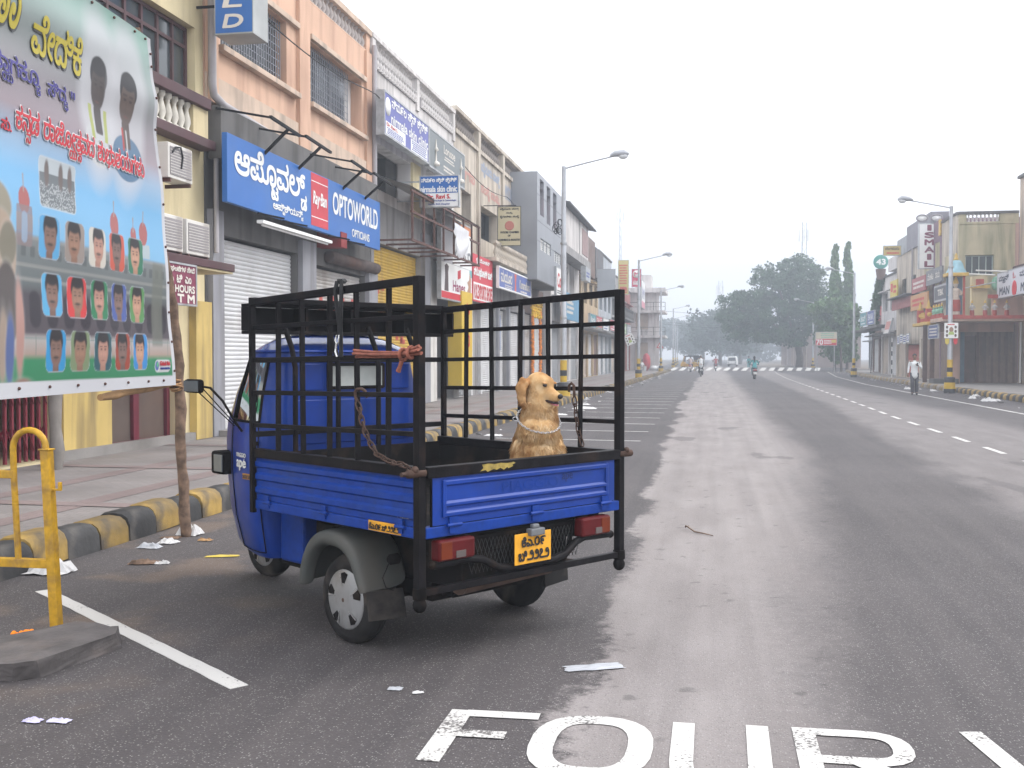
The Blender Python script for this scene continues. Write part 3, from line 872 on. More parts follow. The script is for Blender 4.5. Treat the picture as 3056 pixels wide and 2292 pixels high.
for u in (27.66, 32.05, 36.72): Cb.part('parapet_pier', m_whitewall, (u, u+.28, -.3, .06, 9.2, 10.15))
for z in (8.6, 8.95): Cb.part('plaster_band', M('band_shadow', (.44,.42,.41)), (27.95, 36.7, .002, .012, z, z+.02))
Cb.shutter(27.92, 32.55, .28, 4.7, m_shutyellow)
Cb.part('pillar', m_lightgreyp, (32.6, 33.3, .003, .14, .17, 5.5)); Cb.part('pillar', MATS['air_conditioner_white'], (33.35, 34.25, .003, .10, .17, 5.3))
for (u0, z0, u1, z1) in ((28.3,2.2,29.4,3.9), (29.9,2.0,31.8,2.9), (28.1,.7,28.8,1.3)):
    mb = MB(); r = random.Random(int(u0*7))
    for i in range(9):
        a = r.uniform(u0, u1-.3); z = r.uniform(z0, z1); mb.box(Cb.U(a), Cb.U(a+r.uniform(.1,.3)), .128, .134, z, z+r.uniform(.08,.3))
    mb.obj('shutter_lettering', M('faded_red', (.45,.07,.05)), Cb.root)
# rusty balcony cage with metal sheet roof
cg = thing('balcony_cage', 'rusty brown balcony cage with tin sheet roof under the clinic boards', 'balcony', (-9, 27.8, 0), LEFT)
mb = MB(); mb.add([(0,-.02,6.55),(8.3,-.02,6.5),(8.6,-1.15,6.08),(-.2,-1.15,6.15)], [(0,1,2,3)]); mb.add([(0,-.02,6.53),(8.3,-.02,6.48),(8.6,-1.15,6.06),(-.2,-1.15,6.13)], [(3,2,1,0)]); mb.obj('sheet_roof', M('tin_sheet', (.40,.41,.42), .4, .2, 2, metal=.4, dirt=GRIME, damt=.4), cg)
for z in (6.06, 5.5, 4.75):
    mb = MB(); mb.bar((-.1,-1.1,z),(8.4,-1.1,z), .06); mb.obj('rail', m_brown_iron, cg)
for u in (0, 1.15, 2.3, 3.4, 4.7, 6.0, 7.2, 8.3):
    mb = MB(); mb.bar((u,-1.1,4.75),(u,-1.1,6.1), .055); mb.obj('post', m_brown_iron, cg); mb = MB(); mb.bar((u,-1.1,4.76),(u,-.02,4.76), .05); mb.obj('cross_beam', m_brown_iron, cg)
mb = MB(); q = []; n = 14
for i in range(n+1):
    t_ = i/n
    for j in range(n+1):
        s_ = j/n; sag = .95*(1-(2*t_-1)**2)**.6*.5+.5
        q.append((4.55+2.0*t_, -1.16-.05*sin(9*s_+3*t_)*s_, 5.78-.06*t_-1.05*s_*sag-.05*sin(7*t_)*s_))
mb.add(q, [(i*(n+1)+j, i*(n+1)+j+1, (i+1)*(n+1)+j+1, (i+1)*(n+1)+j) for i in range(n) for j in range(n)], 0, True)
o = mb.obj('cloth', M('white_cloth', (.62,.62,.64), .9, .08, 3)); o.location = (-9, 27.8, 0); o.rotation_euler = (0,0,LEFT)
tag(o, 'white printed cloth sagging from the rusty balcony cage', 'cloth')
# clinic signs
t = board('clinic_board', 'large blue nirmala skin clinic board with emblem high on the white building', (-8.45, 27.1, 7.45), LEFT, 4.45, 1.15, flat('violet_blue', (.12,.13,.36)), m_gal, .22)
put(t, 'ನಿ|ಮ|೯|ಲ| |ಸಿ_ಕ|ನ್| |ಕಿ_ಲ|ನಿ|ಕ್', (.65,4.3,.72,1.08), m_white, .010); put(t, 'nirmala skin clinic', (.6,4.35,.40,.66), m_white, .010)
mb = MB(); mb.lathe([(0,0),(.24,0),(.24,.004),(0,.004)], (.32,-.006,.78), 20, 'y'); mb.obj('emblem', m_white, t)
patch(t, (.12,1.95,.05,.38), m_white, -.004); patch(t, (2.5,4.3,.05,.38), m_white, -.004); put(t, 'Dr. Ravi S.', (.2,1.2,.26,.35), m_red, .003, 0, -.007); lines(t, 4, (.2,1.85,.06,.24), m_blue, -.007, 3); lines(t, 5, (2.6,4.2,.07,.36), m_blue, -.007, 4)
t = board('shop_board', 'grey green board with small white lettering beside the big clinic board', (-8.45, 31.62, 7.4), LEFT, 4.7, 1.18, flat('grey_green', (.17,.19,.195)), m_gal, .14)
put(t, 'Lorusoe', (1.8,3.3,.72,.98), m_signtext, .008); lines(t, 2, (1.85,3.3,.5,.66), m_signtext, -.004, 2); lines(t, 2, (1.7,3.4,.15,.36), m_signtext, -.004, 5)
for x in (.75, 4.1):
    mb = MB(); mb.lathe([(.02,0),(.13,.02),(.10,.12),(.03,.16),(.02,.45),(.09,.5),(.03,.6),(.005,.85)], (x,-.02,.12), 8); mb.obj('ornament', m_signtext, t)
t = board('clinic_sign', 'square blue and white nirmala skin clinic Dr. Ravi S. sign hung out over the pavement', (-8.30, 30.0, 5.92), 0, 1.15, .9, m_white, m_gal, .16, fw=.02)
patch(t, (.02,1.13,.40,.88), m_signblue, -.003); put(t, 'ನಿ|ಮ|೯|ಲ| |ಸಿ_ಕ|ನ್| |ಕಿ_ಲ|ನಿ|ಕ್', (.05,1.09,.67,.83), m_white, .006, 0, -.006); put(t, 'nirmala skin clinic', (.03,1.10,.43,.60), m_white, .007, 0, -.006)
put(t, 'Dr. Ravi S.', (.22,.90,.24,.36), m_red, .007, 0, -.004); put(t, 'Consultant Dermatologist & Cosmetologist', (.06,1.08,.15,.21), m_blue, .002); put(t, 'Apollo BGS Hospital', (.25,.88,.05,.11), m_blue, .002)
mb = MB(); mb.bar((-.7,.08,.2),(.05,.08,.2),.04); mb.obj('arm', m_gal, t); mb = MB(); mb.bar((-.7,.08,.75),(.05,.08,.75),.04); mb.obj('arm', m_gal, t)

# =============================================================== D  old stained building
Dd = Fac('old_building', 'old stained plaster building with faded painted writing above the blue board', 'L', -9, 37.04)
Dd.wall(m_oldwall, 37.04, 51.2, 5.35, 9.72, [(38.2,39.75,6.2,7.75), (41.1,45.0,6.3,7.6), (46.2,49.9,6.0,7.5)], .4)
Dd.wall(m_greyplaster, 37.04, 51.2, .16, 5.345, [(37.8,39.0,.18,3.6), (41.6,44.3,.18,3.7), (44.8,46.8,.18,3.7), (47.0,50.4,.18,3.7)], .4, back=6.9, name='shop_wall')
for a, b in ((37.9,40.6), (40.9,45.4), (46.0,50.2)): Dd.part('balcony_backing', m_dark, (a, b, -1.3, -1.2, 5.4, 8.0))  # near-black sheets: the shade deep in the openings, put in as colour
Dd.part('parapet_coping', m_oldwall, (37.04, 51.2, -.4, .12, 10.34, 10.5), bevel=.01)
for a, b in ((37.4, 40.7), (41.2, 45.6), (46.1, 51.0)):
    Dd.balusters(a, b, 9.73, 10.34, .32, M('sooty_baluster', (.22,.19,.17), .88, .25, 3, dirt=GRIME, damt=.7), -.15, .13)
    Dd.part('parapet_pier', m_oldwall, (b, b+.42, -.35, .10, 9.73, 10.338))
    Dd.part('pilaster', m_oldwall, (b+.02, b+.4, .002, .10, 5.4, 9.72))
Dd.part('cornice', m_oldwall, (37.04, 51.2, .002, .09, 9.55, 9.70))
m_fadedblue = flat('faded_blue_print', (.30,.34,.42), .85); m_fadedred = flat('faded_red_print', (.48,.26,.22), .85)
mb = MB(); letters(mb, 'ಮೈ|ಸೂ|ರು| |ವಾ|ಣಿ_ಜ', (Dd.U(41.6), Dd.U(45.3), 8.8, 9.35), -.004, .03); mb.obj('faded_writing', m_fadedblue, Dd.root)
mb = MB(); letters(mb, 'ಸಂ|ಸೆ_ಥ| |ಮ|ತು_ತ', (Dd.U(41.5), Dd.U(45.3), 7.95, 8.5), -.004, .03); mb.obj('faded_writing', m_fadedred, Dd.root); mb = MB(); letters(mb, 'ಕೈ|ಗಾ', (Dd.U(37.5), Dd.U(40.4), 8.0, 8.6), -.004, .03); mb.obj('faded_writing', m_fadedred, Dd.root)
mb = MB(); letters(mb, 'MYSORE CHAMBER', (Dd.U(46.6), Dd.U(50.7), 8.6, 9.2), -.004, .03); mb.obj('faded_writing', m_fadedblue, Dd.root)
Dd.part('balcony_slab', m_oldwall, (40.9, 50.9, .002, .75, 5.36, 5.5)); Dd.part('balcony_rail', m_oldwall, (40.9, 50.9, .60, .74, 6.05, 6.15))
Dd.balusters(41.0, 50.8, 5.5, 6.05, .3, m_oldwall, .67, .10)
Dd.shutter(41.65, 44.25, .28, 3.65, m_shutwhite); Dd.shutter(44.85, 46.75, .28, 3.65, m_shutwhite); Dd.shutter(47.05, 50.35, .28, 3.65, m_shutwhite); Dd.shutter(37.85, 38.95, .28, 3.55, m_shutgrey)
Dd.part('yellow_panel', M('yellow_panel_paint', (.62,.42,.03), .5, .06), (36.1, 37.75, .01, .5, .5, 3.9))
mb = MB(); letters(mb, 'ಶಿ', (Dd.U(36.5), Dd.U(37.3), 2.9, 3.5), -.505, .03); letters(mb, 'ಓಂ', (Dd.U(36.5), Dd.U(37.3), 2.0, 2.6), -.505, .03); mb.obj('red_lettering', m_red, Dd.root)
for u in (39.2, 40.9, 44.45, 46.85, 50.5): Dd.part('pillar', m_shutwhite if u < 41 else m_lightgreyp, (u, u+.3, .003, .13, .17, 3.9))
Dd.part('blue_door_board', m_signblue, (44.5, 45.2, .02, .06, 1.9, 3.4))
# boards over those shops
t = board('underwear_board', 'tall shop board with white fields reading valero and Hanes', (-8.55, 33.4, 3.5), LEFT, 4.55, 2.75, flat('board_grey', (.42,.41,.43)), m_gal, .12)
patch(t, (1.6,4.5,2.42,2.72), flat('orange_red', (.55,.20,.08))); patch(t, (1.6,4.5,1.22,2.42), m_white, -.003); put(t, 'valero', (1.75,4.3,1.5,1.95), flat('grey_print', (.18,.18,.20)), .02, 0, -.006); put(t, 'ವ|ಲೇ|ರೊ', (2.2,3.7,2.0,2.18), m_ink, .005, 0, -.006)
patch(t, (.05,4.5,.04,.26), m_red, -.003); patch(t, (.05,4.5,.26,1.2), m_white, -.003); put(t, 'Hanes', (1.6,3.4,.34,.68), flat('dark_magenta', (.30,.02,.10)), .012, 0, -.006)
patch(t, None, m_red, -.006, 'emblem', [(2.3,.75),(2.75,.83),(2.75,1.12),(2.3,1.04)])
patch(t, None, flat('dark_figure', (.07,.04,.035)), -.006, 'printed_figure', [(.45,.28),(1.0,.28),(.95,.9),(1.05,1.1),(.75,1.18),(.5,1.1),(.55,.8)]); patch(t, None, flat('skin_print', (.42,.24,.16)), -.006, 'printed_hand', [(3.6,.28),(4.3,.28),(4.35,.9),(4.15,1.15),(4.05,.85),(3.75,.75),(3.95,.6)]); patch(t, (4.1,4.5,.95,1.2), flat('turquoise_print', (.15,.45,.48)), -.005)
t = board('shoe_shop_board', 'red and white shoe shop board next to the blue Kumudam style board', (-8.5, 37.9, 3.65), LEFT, 3.5, 1.72, flat('shop_red', (.55,.05,.07)), None, .1)
put(t, 'ಕೃ| |ಮೋ|ಹ|ನ್', (.5,2.9,1.4,1.62), m_white, .008); put(t, 'ವಿ.ಕೆ.ಎ|ಕ_ಸ|ಪೋ|ಟ್ಸ್| |ಷೂ|ಸ್', (.12,3.35,.85,1.25), m_white, .02); patch(t, (.05,3.45,.06,.70), m_white, -.003); put(t, 'V.K.EXPORTS SHOES', (.12,3.38,.12,.62), m_red, .02, 0, -.006)
t = board('blue_cafe_board', 'long blue board with ornate pale lettering and red figure over three white shutters', (-8.25, 41.4, 4.35), LEFT, 7.6, .85, flat('cafe_blue', (.10,.14,.36)), m_white, .1, fw=.05)
put(t, 'ಮ|ಯೂ|ರ', (.4,2.8,.28,.74), m_signtext, .015, .1); put(t, 'Kumaradhara', (4.6,7.2,.25,.62), m_signtext, .008); patch(t, None, flat('orange_figure', (.62,.12,.06)), -.005, 'printed_figure', [(3.4,.06),(3.8,.06),(3.72,.4),(3.85,.78),(3.35,.78),(3.5,.4)]); lines(t, 2, (1.2,3.0,.06,.22), m_signtext, -.004, 9); lines(t, 1, (4.8,6.8,.06,.2), m_signtext, -.004, 8)
# chamber of commerce sign
t = board('chamber_sign', 'cream Mysore Chamber of Commerce and Industry sign hanging from a long bar', (-8.42, 42.0, 6.03), 0, .94, 1.56, flat('cream_sign', (.52,.46,.29)), M('sign_edge', (.10,.10,.09)), .05, fw=.02)
put(t, 'ಮೈ|ಸೂ|ರು| |ವಾ|ಣಿ_ಜ', (.1,.86,1.40,1.50), m_ink, .004); put(t, 'ಮ|ತು_ತ', (.35,.6,1.26,1.34), m_ink, .004); put(t, 'ಕೈ|ಗಾ|ರಿ|ಕಾ| |ಸಂ|ಸೆ_ಥ', (.1,.86,1.08,1.20), m_ink, .004)
for r0, r1 in ((.16,.19),):
    mb = MB(); mb.lathe([(r0,0),(r1,0),(r1,.002),(r0,.002)], (.48,-.005,.80), 24, 'y'); mb.ball((.48,-.003,.80), (.08,.004,.10)); mb.obj('emblem', flat('seal_red', (.45,.16,.12)), t)
put(t, 'MYSORE CHAMBER', (.12,.86,.50,.575), m_ink, .006); put(t, 'OF', (.42,.52,.37,.44), m_ink, .006); put(t, 'COMMERCE & INDUSTRY', (.03,.91,.20,.275), m_ink, .006)
mb = MB(); mb.bar((-1.1,.03,1.62),(.75,.03,1.60),.03); mb.bar((.1,.03,1.54),(.1,.03,1.62),.02); mb.bar((.7,.03,1.54),(.7,.03,1.62),.02); mb.obj('arm', m_black_iron, t)
# marigold garlands on a doorway
t = thing('marigold_garland', 'orange and yellow marigold garlands framing a shuttered doorway beyond the blue board', 'garland', (-8.6, 51.0, 0), LEFT)
m_org = M('marigold_orange', (.75,.22,.01), .8, .3, 9); m_yel = M('marigold_yellow', (.80,.48,.02), .8, .3, 9)
for u in (.6, 2.9):
    mb = MB()
    for i in range(34): mb.ball((u+random.uniform(-.03,.03), random.uniform(-.03,.03), .9+i*.09), .085, 6, 4)
    mb.obj('hanging_string', m_org, t)
for k in range(4):
    mb = MB()
    for i in range(15):
        a = i/14; mb.ball((.3+.75*k+.72*a, random.uniform(-.03,.03), 4.35-.75*sin(pi*a)), .085, 6, 4)
    mb.obj('swag', m_yel, t)

# =============================================================== E  grey panelled front that stands out
E_ = Fac('grey_panelled_building', 'modern grey metal panelled upper storey standing out over the pavement', 'L', -7.8, 48.0)
E_.wall(m_greypanel, 48.0, 56.0, 5.15, 10.0, [(48.75,49.95,8.15,9.8), (50.85,52.0,8.0,9.8), (52.9,54.1,8.0,9.8), (48.95,52.2,6.55,7.1), (53.4,55.7,6.4,6.95)], .3, back=8)
for z in (6.9, 7.8, 9.0): E_.part('panel_joint', M('joint_dark', (.10,.10,.11)), (48.0, 56.0, .001, .004, z, z+.02))
for a, b, z in ((48.78,49.92,8.15), (50.88,51.97,8.0), (52.93,54.07,8.0)):
    E_.part('window_pane', M('poster_glass', (.42,.36,.38), .3, .3, 1.2), (a, b, -.2, -.17, z, 9.8)); E_.part('window_poster', flat('poster_red', (.5,.10,.13)), (a+.3, b-.2, -.168, -.16, z+.05, z+1.0))
for a, b, z0, z1 in ((48.95,52.2,6.55,7.1), (53.4,55.7,6.4,6.95)):
    for i in range(6): E_.part('vent_slat', m_white, (a, b, -.12, -.05, z0+.04+i*.085, z0+.085+i*.085))
    for u in (a+(b-a)*.33, a+(b-a)*.66): E_.part('vent_bar', m_greypanel, (u-.06, u+.06, -.12, -.02, z0, z1))
E_.part('soffit', m_darkgrey, (48.0, 56.0, -8, -.01, 5.10, 5.148))
E2 = Fac('brown_shopfront', 'recessed brown shop front under the grey panelled storey', 'L', -9, 51.25, 'shop front')
E2.wall(M('brown_shop_wall', (.15,.105,.09), .8, .2), 51.25, 57.4, .16, 5.09, [(51.6,53.9,.18,3.8), (54.5,57.0,.18,3.8)], .3, back=6.5)
E2.shutter(51.65, 53.85, .28, 3.75, m_shutdirty); E2.shutter(54.55, 56.95, .28, 3.75, m_shutwhite)
t = board('red_c_sign', 'white sign with looping red initial below the grey panels', (-7.7, 53.4, 4.72), LEFT, 2.6, 1.45, m_white, m_gal, .1)
put(t, 'Cots', (.35,2.3,.45,1.15), m_red, .03, .15); lines(t, 2, (.3,2.2,.1,.32), m_ink, -.004, 12)

# =============================================================== F..H further shops
Ff = Fac('white_loft_building', 'building with dark sloping sheet roof over a white boarded loft past the grey panels', 'L', -8.6, 57.5)
Ff.wall(m_whitewall, 57.5, 70.0, .16, 7.25, [(58.6,61.0,5.4,7.0), (62.0,64.5,5.4,7.0), (57.9,61.2,.18,3.6), (61.8,65.0,.18,3.6), (65.8,69.5,.18,3.6)], .35)
Ff.part('loft_wall', m_whitewall, (58.4, 69.0, -6, .72, 7.74, 9.82)); Ff.part('loft_slab', m_greyplaster, (57.6, 69.7, -6, .80, 7.3, 7.735)); Ff.part('loft_side', m_darkgrey, (57.6, 58.39, -6, .70, 7.74, 9.85))
Ff.part('loft_window', M('red_louvre', (.30,.20,.19), .7, .2), (65.6, 68.6, .722, .75, 7.95, 9.5)); Ff.part('loft_joint', m_darkgrey, (64.2, 64.3, .722, .74, 7.76, 9.8))
mb = MB(); mb.add([(Ff.U(57.2), 6, 11.4), (Ff.U(70.2), 6, 11.4), (Ff.U(70.4), -1.1, 9.9), (Ff.U(57.2), -1.1, 9.95), (Ff.U(57.2), 6, 11.3), (Ff.U(70.2), 6, 11.3), (Ff.U(70.4), -1.1, 9.8), (Ff.U(57.2), -1.1, 9.85)], [(3,2,1,0),(4,5,6,7),(2,3,7,6),(1,2,6,5),(0,3,7,4)]); mb.obj('roof', m_tile, Ff.root)
for a, b in ((57.92,61.18), (61.82,64.98), (65.82,69.48)): Ff.shutter(a, b, .28, 3.55, random.choice([m_shutbeige, m_shutgrey]))
for a, b in ((58.62,60.98), (62.02,64.48)): Ff.grille(a, b, 5.42, 6.98, 6, 2, -.15)
Ff.part('awning', m_gal, (57.8, 61.0, .01, .5, 4.9, 5.0))
t = board('blue_bank_board', 'pale blue shop board on the white loft building', (-7.9, 58.0, 3.7), LEFT, 7.5, 1.5, flat('bank_blue', (.10,.26,.40)), None, .12)
lines(t, 3, (.8,4.0,.3,1.1), m_signtext, -.004, 21); put(t, 'ಬಾ|ಟಾ', (1.2,3.0,.95,1.3), m_signtext, .01)
t = board('grey_box_sign', 'small grey box sign on stand-off arms by the white loft building', (-7.6, 65.2, 6.3), LEFT, 2.6, .85, flat('box_sign_grey', (.40,.42,.43)), m_gal, .3); lines(t, 2, (.3,2.2,.2,.6), m_blue, -.004, 22)

def shop_row(name, label, y0, y1, top, wall, side='L', plane=-8.8, seed=1, floors=2, roof=None, boards=True):
    r = random.Random(seed); F = Fac(name, label, side, plane, y0 if side == 'L' else y1)
    n = max(2, int((y1-y0)/3.4)); w = (y1-y0)/n; holes = []; sh = []; wins = []
    for i in range(n):
        a = y0+i*w+.25; b = y0+(i+1)*w-.25; holes.append((a, b, .18, 3.3)); sh.append((a, b))
        for f in range(1, floors):
            z = 4.6+(f-1)*3.0 if floors > 2 else 5.4
            holes.append((a+.5, b-.5, z, z+1.5)); wins.append((a+.5, b-.5, z, z+1.5))
    F.wall(wall, y0, y1, .16, top, holes, .3)
    for a, b in sh: F.shutter(a+.02, b-.02, .28, 3.28, r.choice([m_shutgrey, m_shutbeige, m_shutwhite, m_shutbrown]), pitch=.11)
    for a, b, z0, z1 in wins:
        F.part('window_pane', m_glass, (a, b, -.2, -.17, z0, z1))
        for k in range(3): F.part('window_mullion', wall, (a+(b-a)*(k+.5)/3-.03, a+(b-a)*(k+.5)/3+.03, -.16, -.1, z0, z1))
        F.part('window_hood', wall, (a-.15, b+.15, .002, .4, z1+.08, z1+.16))
    F.part('coping', m_darkgrey, (y0, y1, -.35, .08, top+.002, top+.14)); F.part('awning_slab', m_greyplaster, (y0+.1, y1-.1, .002, .8, 3.5, 3.62))
    return F
m_ochre = M('ochre_plaster', (.48,.36,.22), .85, .12, 1, dirt=STAIN, damt=.7, streak=True)
m_bluewall = M('pale_blue_plaster', (.40,.43,.46), .85, .1, 1, dirt=STAIN, damt=.6, streak=True)
G_ = shop_row('ochre_building', 'ochre building with rusty sheet screens and small windows past the white loft', 70.1, 84.0, 8.6, m_ochre, seed=3)
G_.part('rust_screen', M('rust_sheet', (.17,.12,.10), .8, .3, 2, dirt=RUST, damt=.5), (70.5, 77.0, .05, .5, 7.2, 9.8)); G_.part('rust_screen', m_tile, (78.0, 83.5, .05, .45, 7.4, 9.6))
H_ = shop_row('pale_building', 'pale bluish building behind the yellow vertical board', 84.1, 95.0, 9.9, m_bluewall, seed=5)
I_ = shop_row('dark_balcony_building', 'dingy building with dark balcony behind the red round M sign', 95.1, 108.0, 9.0, m_greyplaster, seed=8)
I_.part('balcony', m_darkgrey, (95.5, 107, .002, 1.2, 5.0, 5.15)); I_.balusters(95.6, 107, 5.15, 6.1, .5, m_darkgrey, 1.1, .06, 'balcony_bar')
J_ = shop_row('red_sided_building', 'narrow building with red side wall carrying a white slanted board', 108.1, 117.5, 8.5, M('brick_red_wall', (.36,.12,.10), .85, .15, 1), seed=9)
def row_sign(loc, w, h, col, txt, tcol, label, rz=LEFT, name='shop_sign'):
    t = board(name, label, loc, rz, w, h, col, m_gal, .12, fw=.03)
    if txt: put(t, txt, (w*.12, w*.88, h*.35, h*.8), tcol, .01)
    lines(t, 1, (w*.15, w*.85, h*.08, h*.28), tcol, -.004, int(w*100)); return t
row_sign((-7.9,70.4,3.6), 3.4, .9, flat('sign_teal', (.10,.30,.34)), 'ಶೋ|ಭಾ', m_white, 'teal shop sign on the ochre building')
row_sign((-7.9,74.2,3.7), 4.0, .8, flat('sign_redw', (.50,.08,.09)), 'SALE', m_white, 'red shop sign on the ochre building beside the teal one')
row_sign((-7.9,79.0,3.6), 4.2, .9, m_white, 'ಮೋ|ಹ|ನ್', m_blue, 'white shop sign with blue lettering on the ochre building')
row_sign((-7.9,84.5,3.7), 4.4, .9, flat('sign_red2', (.48,.06,.10)), 'ಗೀ|ತಾ', m_white, 'red shop sign low on the pale bluish building')
row_sign((-7.9,90.0,3.6), 4.4, 1.0, flat('sign_green', (.16,.36,.18)), 'ರಾ|ಜ', m_white, 'green shop sign low on the pale bluish building')
row_sign((-7.9,96.0,3.7), 4.6, 1.0, flat('sign_lime', (.30,.42,.22)), 'ಅಂ|ಗ|ಡಿ', m_white, 'lime green shop sign under the dark balcony')
row_sign((-7.9,101.5,3.7), 5.0, 1.0, flat('sign_grey3', (.30,.31,.34)), 'STORES', m_white, 'grey shop sign under the dark balcony')
row_sign((-7.6,72.0,5.6), 1.2, 1.9, flat('sign_col4', (.40,.43,.46)), '', m_blue, 'upright grey sign on arms high on the ochre building', 0)
t = row_sign((-8.2,95.0,7.1), .95, 3.05, flat('sign_yellow', (.55,.46,.16)), '', m_red, 'tall yellow vertical board with lines of red print', 0); lines(t, 8, (.1,.85,.9,2.7), m_red, -.005, 31); put(t, 'GOLD', (.15,.8,.15,.6), m_red, .012, 0, -.005)
t = row_sign((-7.05,95.6,7.8), .85, 1.6, flat('sign_pinkred', (.60,.05,.12)), '', m_white, 'red square sign with white oval M emblem', 0)
mb = MB(); mb.lathe([(0,0),(.34,0),(.34,.004),(0,.004)], (.43,-.004,1.15), 20, 'y'); o = mb.obj('emblem', m_white, t); put(t, 'M', (.25,.61,1.0,1.3), flat('sign_pinkred2', (.60,.05,.12)), .02, 0, -.01); put(t, 'ಮ|ಹಾ', (.15,.7,.35,.62), m_white, .008)
t = row_sign((-7.0,108.5,6.6), 5.5, 2.8, m_white, 'ಸಿ|ಲ್ಕ್', flat('lav_print', (.35,.35,.5)), 'big white board with pink lower edge on the red sided building'); patch(t, (.05,5.45,.05,.7), flat('pink_edge', (.6,.25,.30)), -.006)

# corner house with balconies before the crossing
K = Fac('balcony_house', 'white corner house with two railed balconies and flat canopy before the crossing', 'S', 118.0, -9.0)
K.wall(m_whitewall, -9.0, -6.2, .16, 8.6, [(-8.3,-6.9,4.6,6.4), (-8.3,-6.9,.6,3.2)], .3, back=7); K.part('roof_canopy', m_whitewall, (-9.0, -5.0, -6, .9, 8.6, 9.1)); K.part('stair_tower', m_whitewall, (-8.4, -6.6, -4, -.5, 9.12, 10.6))
for z in (3.7, 6.4):
    K.part('balcony_slab', m_whitewall, (-9.0, -5.0, -5, .9, z, z+.25)); 
    for x in (-8.9, -7.6, -6.3, -5.05): K.part('balcony_post', m_darkgrey, (x, x+.06, .8, .86, z+.25, z+1.1))
    K.part('balcony_rail', m_darkgrey, (-8.98, -5.0, .79, .85, z+1.1, z+1.16)); K.part('balcony_rail', m_darkgrey, (-8.98, -5.0, .80, .84, z+.62, z+.66))
K.part('window_pane', m_shutbeige, (-8.28, -6.92, -.2, -.15, 4.62, 6.38)); K.part('door_leaf', m_shutbeige, (-8.28, -6.92, -.2, -.15, .62, 3.18)); K.part('pillar', m_whitewall, (-6.15, -5.7, -.4, .05, .16, 8.59))
# street cable sagging along the fronts
mb = MB(); pts = []
for i in range(60):
    y = 17.5+i*.62; pts.append((-8.58, y, 8.42-.3*sin(pi*((y-17.5) % 9.2)/9.2)))
mb.tube(pts, .014, 5); tag(mb.obj('cable', m_wire), 'thin black cable sagging along the fronts above the optician board', 'cable')
# ================================================================ right side of the street
m_mossy = M('mossy_cream_plaster', (.47,.41,.27), .88, .12, .9, bump=.2, dirt=(.20,.20,.11), damt=.8, dscale=.7, streak=True, dlo=.44, dhi=.68)
m_pinkwall = M('pink_plaster', (.50,.33,.26), .85, .12, 1.2, dirt=STAIN, damt=.4, streak=True)
m_wood = M('weathered_wood', (.21,.145,.11), .8, .2, 3, bump=.3, bscale=12, dirt=GRIME, damt=.5, streak=True)
m_wood2 = M('dark_weathered_wood', (.13,.08,.065), .8, .2, 3, dirt=GRIME, damt=.5, streak=True)
m_gold = M('temple_gold', (.55,.36,.08), .6, .2, 5)
m_tred = M('temple_red', (.38,.07,.05), .7, .2, 4)
m_tblue = M('temple_blue', (.25,.42,.48), .7, .15, 3)
m_tgreen = M('temple_green', (.22,.42,.30), .7, .15, 3)

S = Fac('mossy_corner_building', 'mossy cream corner building with balustrade parapet and dark four pane window', 'S', 63.5, 13.5)
S.wall(m_mossy, 13.5, 16.6, 3.8, 9.0, [(13.83,15.33,6.15,7.28)], .35, back=10)
S.wall(m_wood, 13.5, 16.6, .16, 3.45, [(13.85,14.45,.2,2.8)], .25, back=9.9, name='timber_front', roof=False)
for i in range(17):
    x = 14.48+i*.125; S.part('plank', m_wood if i % 3 else m_wood2, (x, x+.112, .003, .03, .2, 3.4))
S.part('blue_panel', M('faded_blue_door', (.13,.20,.26), .7, .2), (13.5, 13.83, .004, .04, .2, 3.0)); S.part('door_leaf', m_wood2, (13.87, 14.43, -.15, -.1, .2, 2.78))
for x in (14.65, 15.1, 15.9): S.part('shutter_leaf', m_wood2, (x, x+.22, .032, .05, 1.7, 2.75))
S.mullions(13.85, 15.31, 6.17, 7.26, 4, [6.2, 7.23], -.15, M('pale_green_frame', (.33,.38,.35)), .05)
S.part('parapet_band', m_mossy, (13.5, 16.6, -.3, .04, 9.002, 9.12)); S.part('parapet_coping', m_darkgrey, (13.45, 16.6, -.35, .08, 9.56, 9.70)); S.balusters(13.9, 15.6, 9.12, 9.56, .21, M('pale_baluster', (.5,.46,.44)), -.1, .085); S.part('parapet_pier', m_mossy, (13.5, 13.88, -.3, .02, 9.121, 9.558)); S.part('parapet_pier', m_mossy, (15.62, 16.6, -.3, .02, 9.121, 9.558))
S.part('stain', m_pinkwall, (16.42, 16.6, .003, .05, 3.9, 9.0))
SW = Fac('mossy_street_front', 'pale street front of the mossy corner building behind the lamp post', 'R', 13.49, 68.0)
SW.wall(m_oldwall, 63.86, 68.0, 3.6, 9.6, [(64.6,67.2,6.1,7.5)], .3, back=0); SW.part('window_pane', m_glass, (64.6, 67.2, -.2, -.17, 6.1, 7.5)); SW.part('coping', m_darkgrey, (63.9, 68, -.3, .06, 9.602, 9.75))
